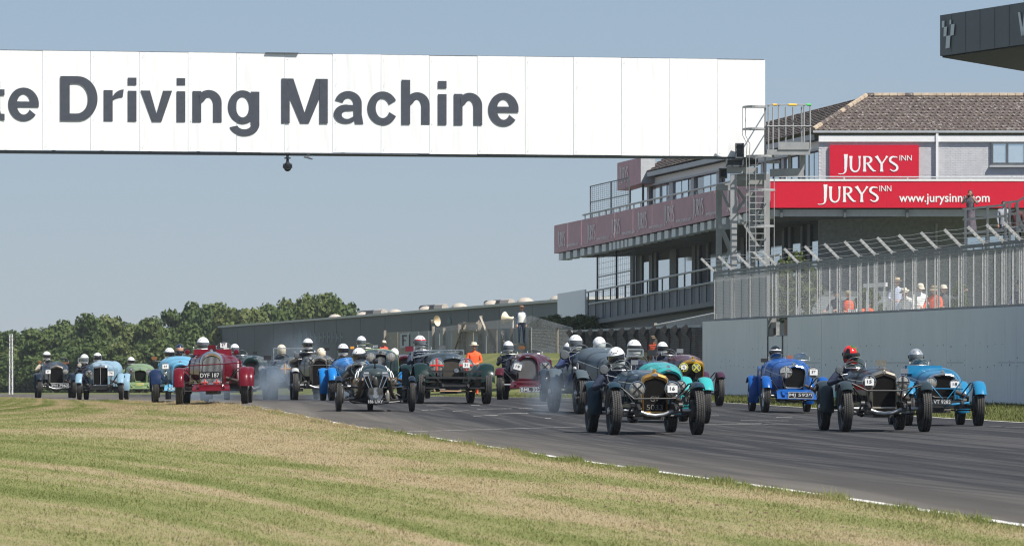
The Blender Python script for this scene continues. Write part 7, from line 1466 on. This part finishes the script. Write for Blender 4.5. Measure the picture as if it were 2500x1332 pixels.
cph = car('vintage_race_car', 'blue black racer with red wheels and plate PH 7962 at the far left', 138, 173, 7, tr=1.12, wb=2.6, td=.74, tw=.13, body=pDB, rad=('gable', 128, 160, 890, 937), radmat=m_nick, radside=.05, scut=884, scw=.88, bl=1.2, wheelcol=m_redw, lamps=[(117.5, 907, 13, None, None, '47', m_chr, 0, 12), (160, 906, 13, None, None, None)], plate=('PH 7962', 126, 168, 935, 946, -.45), screens=[(121, 887, 25, 9, 1.4), (155, 886, 26, 14, 1.4)], mirror=[(97, 884, .06, 'ball', m_wd)], wa=(30, 125), ww=.07,
    drivers=[(114, 868, 2.0, 'driver in a white helmet and pale overalls, in the car with red wheels', dict(visor=m_vd, suit=m_grey_ov, arm=True, scale=1.03))])
for x0, x1, y0 in ((108, 134, 889), (142, 168, 887)): mb = MB(); mb.beam(cph.L(x0, y0, 1.36), cph.L(x1, y0 - 2, 1.36), .03, .06); mb.build('wooden_screen_base', m_wd, cph.root)
cpg = car('vintage_race_car', 'pale green racer with black grille behind the powder blue car', 342, 180, 4, tr=1.2, wb=2.5, td=.70, body=pPG, rad=('riley', 327, 359, 900, 932), radmat=pPG, radtop=.10, scut=888, scw=.95, lamps=[(320, 905, 14, 'x', m_tape_b, None), (363, 908, 14, None, None, None)], apron=pPG, plate=('74', 333, 352, 934, 940, -.57, M('yellow_plate', (.55, .50, .10), .5), 1), drivers=[(320, 881, 1.95, 'driver in a white helmet, in the pale green car at the far left', dict(visor=m_vd, suit=M('green_overall', (.16, .22, .10), .85), arm=True))])
cdg = car('vintage_race_car', 'dark bottle green racer half hidden right of the deep red car', 614, 150, 4, tr=1.35, wb=2.8, td=.76, body=pBRG, rad=('arch', 596, 638, 872, 945), radmat=pBRG, scut=868, scw=1.0, lamps=[(594, 900, 18, None, None, None), (640, 900, 18, None, None, None)], screens=[(590, 866, 26, 12, 1.4)], mirror=[(622, 861, .06, 'box', m_black)], drivers=[(573, 851, 1.95, 'driver in a white helmet just right of the deep red car', dict(visor=m_vg, suit=m_navy))])
csm = car('vintage_race_car', 'slate blue racer in tyre smoke with orange crossed headlamps', 728, 143, 6, tr=1.42, wb=3.0, td=.80, tw=.15, body=pSmk, wing=pSmk, rad=('bentley', 703, 752, 870, 945), radmat=m_nick, scut=872, scw=1.0, bl=1.45, bz=.46, lamps=[(697, 899, 25, '+', m_tape_o, None), (757, 899, 25, '+', m_tape_o, None)], wings='swept', ww=.12, axle='beam', fscreen=(668, 742, 850, 878, 1.75), mirror=[(653, 873, .09, 'box', m_black)], drivers=[(687, 853, 2.25, 'driver in a cream helmet behind the tall windscreen in the tyre smoke', dict(helm=m_hc, visor=m_hc, suit=m_navy, band=False))])
cbk = car('vintage_race_car', 'black olive racer with an X taped lamp next to the tyre smoke', 780, 137, 4, tr=1.24, wb=2.6, td=.76, tw=.14, body=pOl, wing=m_gal, rad=('gable', 768, 807, 867, 945), radmat=m_nick, badge='oval', scut=866, scw=.88, bl=1.25, lamps=[(759, 879, 20, 'x', m_tape_b, None), (812, 884, 18, 'x', m_tape_b, None)], wa=(55, 120), mirror=[(724, 868, .07, 'ball', m_dsteel), (798, 852, .06, 'box', m_black)], screens=[(752, 859, 34, 8, 1.45)], stay=((733, 891), (760, 891), (800, 891), (815, 890)), rwing=False,
    drivers=[(751.5, 839.5, 2.0, 'driver in a white helmet, in the black olive car next to the smoke', dict(visor=m_vd, suit=m_chas and M('dark_overall', (.03, .028, .025), .85), arm=True, scale=1.05)), (784, 862, 2.2, 'passenger in a cream helmet crouched low beside the driver of the black olive car', dict(helm=m_hc, visor=m_hc, band=False, suit=m_navy))])
cbl = car('vintage_race_car', 'bright blue racer half hidden behind the three wheeler', 872, 127, 7, tr=1.22, wb=2.5, td=.72, tw=.13, body=pBr, rad=('riley', 846, 900, 884, 945), radmat=m_chr, scut=873, scw=.90, bl=1.15, lamps=[], wa=(18, 120), ra=(-28, 140), ww=.07, stay='w', drivers=[(837.6, 853, 1.95, 'driver in a white helmet with dark visor, in the bright blue car', dict(visor=m_vd, suit=m_navy, scale=1.03))])
clm = car('vintage_race_car', 'racer with a lime green scuttle and two large headlamps in the middle of the pack', 930, 139, 5, tr=1.45, wb=3.0, td=.80, tw=.15, body=pBRG, wing=pBr, rad=('square', 916, 944, 861, 925), radmat=m_chas, slats=9, radtop=.08, radside=.04, scut=852, scw=1.10, bl=1.4, bz=.5, lamps=[(905.6, 870, 23, None, None, None), (955.7, 870, 23, None, None, None)], screens=[(893, 848, 38, 12, 1.7)], mirror=[(860, 848, .045, 'box', m_tape_o), (917, 845, .05, 'box', m_alu)], drivers=[(882, 833, 2.2, 'driver in a white helmet, in the car with the lime green scuttle', dict(visor=m_vg, suit=m_navy))])
for o in clm.root.children:
    if o.name.split('.')[0] == 'scuttle': o.data.materials[0] = pLime
cmr = car('vintage_race_car', 'maroon racer mostly hidden behind the big dark green car', 990, 157, 5, tr=1.3, td=.74, body=pMar, rad=('aston', 968, 1012, 868, 925), radmat=pMar, scut=866, scw=.96, drivers=[(963, 861, 1.95, 'driver in a white helmet low behind the lime green scuttle', dict(visor=m_hw, band=False, suit=m_navy))])
# ---------------------------------------------------------------- the three wheeler
D3, X3 = 104.0, xat(916, 104); tw3 = thing('three_wheeler', 'dark green three wheeler with exposed vee twin engine and plate 186 UXY', 'three-wheeler', (X3, D3, G(X3, D3)), R(3.7), 'vintage racing cars on the track'); s3_ = F / D3
M3 = Matrix.Translation(tw3.location) @ Euler((0, 0, R(3.7))).to_matrix().to_4x4(); M3i = M3.inverted()
def L3(px, py, y):
    d = D3 + y
    for _ in range(3): q = M3i @ P(px, py, d); d += y - q.y
    return M3i @ P(px, py, d)
t3 = lambda mb, n, mat, sm=None: mb.build(n, mat, tw3, smooth=sm)
for sg in (-1, 1): wheel(tw3, sg * .715, 0, .64, .10, sg, m_chas, R(2))
wheel(tw3, -.02, 2.05, .62, .11, 1, m_chas)
secs = []
for y, w, zt_, zb_ in [(.16, .50, .80, .42), (.30, .66, .87, .36), (.62, .76, .92, .30), (1.05, .80, .93, .28)]: secs.append([(x, y, z) for x, z in resample(arch_outline(w, zb_, zt_, .34, .8), 25)])
mb = MB(); mb.loft(secs, False); t3(mb, 'bonnet', pBRG, 60)
mb = MB(); sec2 = [[(x * k_, y, z * kz) for x, z in resample(arch_outline(.80, .28, .74, .18, .8), 25)] for y, k_, kz in [(1.75, .98, 1), (2.2, .8, .98), (2.6, .35, .85)]]; mb.loft(sec2, False, (False, False)); mb.add(sec2[0], [tuple(range(25))]); t3(mb, 'tail', pBRG, 60)
for sg in (-1, 1): mb = MB(); mb.loft([[(sg * .40, y, .28), (sg * .405, y, .5), (sg * .395, y, z), (sg * .365, y, z), (sg * .37, y, .28)] for y, z in ((1.05, .80), (1.3, .66), (1.76, .72))], True, (True, True)); t3(mb, 'body_side', pBRG, 50)
mb = MB(); 
for y, w, zt_ in [(-.02, .36, .76)]: pass
cn_ = [[(x, y, z) for x, z in resample(arch_outline(w, zb_, zt_, hh, .9), 21)] for y, w, zt_, zb_, hh in [(-.10, .06, .735, .70, .03), (-.06, .30, .79, .68, .10), (.04, .48, .83, .66, .15), (.20, .56, .855, .64, .17)]]
mb = MB(); mb.loft(cn_, False, (True, False)); t3(mb, 'radiator_cowl', m_alu if False else paint('grey_cowl_paint', (.035, .05, .055)), 60)
mb = MB(); mb.lathe([(.028, .84), (.03, .87), (.02, .89), (.014, .90), (.014, .93), (.048, .94), (.06, .975), (.05, 1.01), (.02, 1.03), (0, 1.032)], 14, 'z', (.0, .12, 0)); t3(mb, 'mascot_ball', M('gloss_black', (.012, .012, .014), .12), 50)
for px, a in ((878, -1), (943, 1)):
    for k_ in range(3): mb = MB(); x0 = a * (.22 + .055 * k_); pts = [(x0, .5 - .02 * k_, .885 - .05 * k_), (x0 + a * .04, .42, .82 - .06 * k_), (x0 + a * .05, .36, .72 - .06 * k_)]; mb.tube([(p[0] * 1.0, p[1], p[2] + .004) for p in pts], .009, 5); t3(mb, 'number_stripe', m_card)
# engine
mb = MB(); mb.lathe([(0, -.13), (.13, -.13), (.15, -.08), (.15, .08), (.13, .13), (0, .13)], 22, 'y', (0, -.12, .33)); mb.box((0, -.10, .22), (.18, .2, .12)); mb.lathe([(0, -.03), (.07, -.03), (.075, .0), (0, .0)], 16, 'y', (0, -.25, .33)); t3(mb, 'crankcase', m_alu, 40)
for sg in (-1, 1):
    ax = Vector((sg * math.sin(R(25)), 0, math.cos(R(25)))); o = Vector((0, -.12, .33)); rot = ax.to_track_quat('Z', 'Y').to_matrix()
    mb = MB(); t_ = MB(); prof = [(.055, .12)]
    for i in range(9): z = .14 + i * .022; prof += [(.055, z), (.092, z + .001), (.092, z + .008), (.055, z + .009)]
    prof += [(.07, .345), (.075, .40), (.05, .43), (0, .44)]; t_.lathe(prof, 18, 'z'); mb.add([rot @ Vector(v) + o for v in t_.v], t_.f); t3(mb, 'engine_cylinder', m_mech, 35)
    for dx in (-.03, .03): mb = MB(); p = o + Vector((sg * .07 + dx, -.12, .06)); q = o + ax * .42 + Vector((dx * 1.5 + sg * .03, -.10, .02)); mb.tube([p, q], .011, 6); t3(mb, 'pushrod_tube', m_chr)
    mb = MB(); q = o + ax * .43; mb.box(q + Vector((0, -.04, .0)), (.13, .10, .06), rot); mb.tube([q + Vector((-.05, -.1, .03)), q + Vector((.05, -.1, .03))], .016, 6); t3(mb, 'rocker_box', m_alu)
    mb = MB(); mb.tube([q + Vector((sg * .05, -.05, -.03)), q + Vector((sg * .08, -.10, -.10)), (sg * .29, -.12, .54), (sg * .31, -.08, .38), (sg * .38, .1, .25), (sg * .46, .9, .24), (sg * .48, 2.3, .26)], [.034, .036, .038, .038, .036, .036, .036], 10); t3(mb, 'exhaust', m_exh, 50)
    mb = MB(); 
    for zz in (.46, .22): mb.tube([(sg * .12, .04, zz), (sg * .66, .0, zz + .02)], .017, 7)
    mb.tube([(sg * .2, .05, .46), (sg * .62, .01, .24)], .010, 5); mb.tube([(sg * .66, 0, .20), (sg * .66, 0, .50)], .022, 8); mb.tube([(sg * .40, .35, .30), (sg * .64, .02, .46)], .010, 5); t3(mb, 'front_axle', m_chas, 50)
    mb = MB(); secs = []
    for i in range(9):
        a = R(lerp(50, 130, i / 8)); secs.append([(sg * .715 + u * .065, -math.cos(a) * (.365 + d), .32 + math.sin(a) * (.365 + d)) for u, d in ((-1, -.03), (-.6, .0), (0, .012), (.6, .0), (1, -.03), (.9, -.036), (0, .004), (-.9, -.036))])
    mb.loft(secs, True, (True, True)); t3(mb, 'mudguard', pDB, 50)
    q = L3(871 if sg < 0 else 961, 929.5, -.12); mb = MB(); mb.lathe([(0, .12), (.04, .11), (.062, .04), (.068, .0), (.07, -.012), (.062, -.014)], 18, 'y', q); lo_ = t3(mb, 'headlamp', m_brass, 40); mb = MB(); mb.lathe([(.062, -.004), (.04, -.014), (0, -.02)], 18, 'y', q); mb.build('lens', m_lens, lo_, smooth=60); cross(lo_, q, .12, 'x', m_tape_b, q.y - .026); mb = MB(); mb.tube([q + Vector((0, .05, -.05)), (sg * .25, .05, .46)], .012, 6); mb.build('lamp_bracket', m_chas, lo_)
mb = MB(); mb.tube([(0, -.16, .66), (0, -.20, .56), (.02, -.2, .50)], .035, 8); mb.lathe([(.05, 0), (.055, .05), (.05, .11)], 12, 'z', (0, -.2, .52), True); mb.box((-.09, -.24, .40), (.10, .1, .13)); mb.box((.09, -.24, .40), (.10, .1, .13)); t3(mb, 'carburettor', m_mech, 40)
mb = MB(); mb.lathe([(.048, 0), (.052, .02), (.052, .15), (.03, .19), (.02, .22)], 14, 'z', (.235, -.16, .20), True); t3(mb, 'oil_canister', m_nick, 40)
mb = MB(); a, b_ = L3(898, 974, -.3), L3(936, 985, -.3); mb.box((0, 0, 0), (b_.x - a.x, .01, a.z - b_.z)); p_ = mb.build('number_plate', m_plate, tw3, (a + b_) / 2); text('plate_letters', '186 UXY', m_sil, p_, 1, (0, -.008, 0), width=(b_.x - a.x) * .95, height=(a.z - b_.z) * .7, off=.012)
mb = MB(); mb.tube([(-.50, -.02, .20), (0, -.2, .14), (.50, -.02, .20)], .016, 6); mb.box((0, 1.1, .24), (.6, 1.8, .05)); mb.tube([(-.3, .1, .26), (-.2, 2.0, .3)], .025, 7); mb.tube([(.3, .1, .26), (.16, 2.0, .3)], .025, 7); t3(mb, 'chassis', m_chas)
q = L3(877, 868, 1.5); dloc = M3 @ q; driver('driver in a white helmet with a black peak, in the three wheeler', dloc, R(3.7), visor=m_vd, band=m_black, suit=M('black_leather', (.015, .015, .015), .5), tilt=(R(8), R(-6), 0), arm=True, scale=1.12)
mb = MB(); mb.tube([(math.cos(2 * math.pi * i / 20) * .19, math.sin(2 * math.pi * i / 20) * .08, math.sin(2 * math.pi * i / 20) * .16) for i in range(20)], .011, 6, True); mb.tube([(0, 0, 0), (0, -.3, -.12)], .013, 6); o = t3(mb, 'steering_wheel', m_black, 50); o.location = (q.x + .02, 1.08, q.z - .26)
mb = MB(); n = 12; w_, h_ = .34, .10; oo = [(w_ / 2 * math.cos(math.pi * i / n), h_ * math.sin(math.pi * i / n)) for i in range(n + 1)]; mb.loft([[(x, z * .4, z) for x, z in oo], [(x, z * .4 + .005, z) for x, z in oo]], True, (True, True)); mb.build('aero_screen', m_scr, tw3, (q.x + .02, 1.0, .925))
# ---------------------------------------------------------------- tyre smoke
def smoke(px, py, D, wpx, hpx, dep, dens, col=(.55, .66, .78)):
    m = bpy.data.materials.new('smoke_volume'); m.use_nodes = True; nt = m.node_tree; nt.nodes.clear(); o = N(nt, 'ShaderNodeOutputMaterial'); v = N(nt, 'ShaderNodeVolumePrincipled'); v.inputs['Color'].default_value = (*col, 1); v.inputs['Anisotropy'].default_value = .2
    tc = N(nt, 'ShaderNodeTexCoord'); ln = N(nt, 'ShaderNodeVectorMath', operation='LENGTH'); nt.links.new(tc.outputs['Object'], ln.inputs[0]); mr = N(nt, 'ShaderNodeMapRange', i_1=.98, i_2=.25, i_3=0.0, i_4=dens); nt.links.new(ln.outputs['Value'], mr.inputs[0])
    nz = noise(nt, 1.7, 3, .6); rr = N(nt, 'ShaderNodeMapRange', i_1=.35, i_2=.7, i_3=.1, i_4=1.4); nt.links.new(nz, rr.inputs[0]); mu = N(nt, 'ShaderNodeMath', operation='MULTIPLY'); nt.links.new(mr.outputs[0], mu.inputs[0]); nt.links.new(rr.outputs[0], mu.inputs[1]); nt.links.new(mu.outputs[0], v.inputs['Density']); nt.links.new(v.outputs[0], o.inputs['Volume'])
    mb = MB(); mb.sphere((0, 0, 0), 1, 20, 12); ob = mb.build('smoke', m, None, P(px, py, D)); s = D / F; ob.scale = (wpx / 2 * s, dep, hpx / 2 * s); T(ob, kind='stuff')
SMOKE = [(672, 935, 140.5, 150, 130, 2.2, .75), (720, 880, 146, 190, 190, 3.0, .16), (1340, 960, 102.0, 150, 170, 2.0, .28), (500, 960, 126, 200, 70, 3.0, .3), (830, 965, 134, 200, 60, 3.0, .25)]
for a in SMOKE: smoke(*a)

# ---------------------------------------------------------------- summer haze
hz = bpy.data.materials.new('haze_air'); hz.use_nodes = True; nt = hz.node_tree; nt.nodes.clear(); o = N(nt, 'ShaderNodeOutputMaterial'); v = N(nt, 'ShaderNodeVolumePrincipled'); v.inputs['Color'].default_value = (.80, .88, .96, 1); v.inputs['Density'].default_value = .00011; v.inputs['Anisotropy'].default_value = .2; nt.links.new(v.outputs[0], o.inputs['Volume'])
mb = MB(); mb.box((0, 720, 5.5), (2400, 1560, 21)); T(mb.build('haze', hz), kind='stuff')
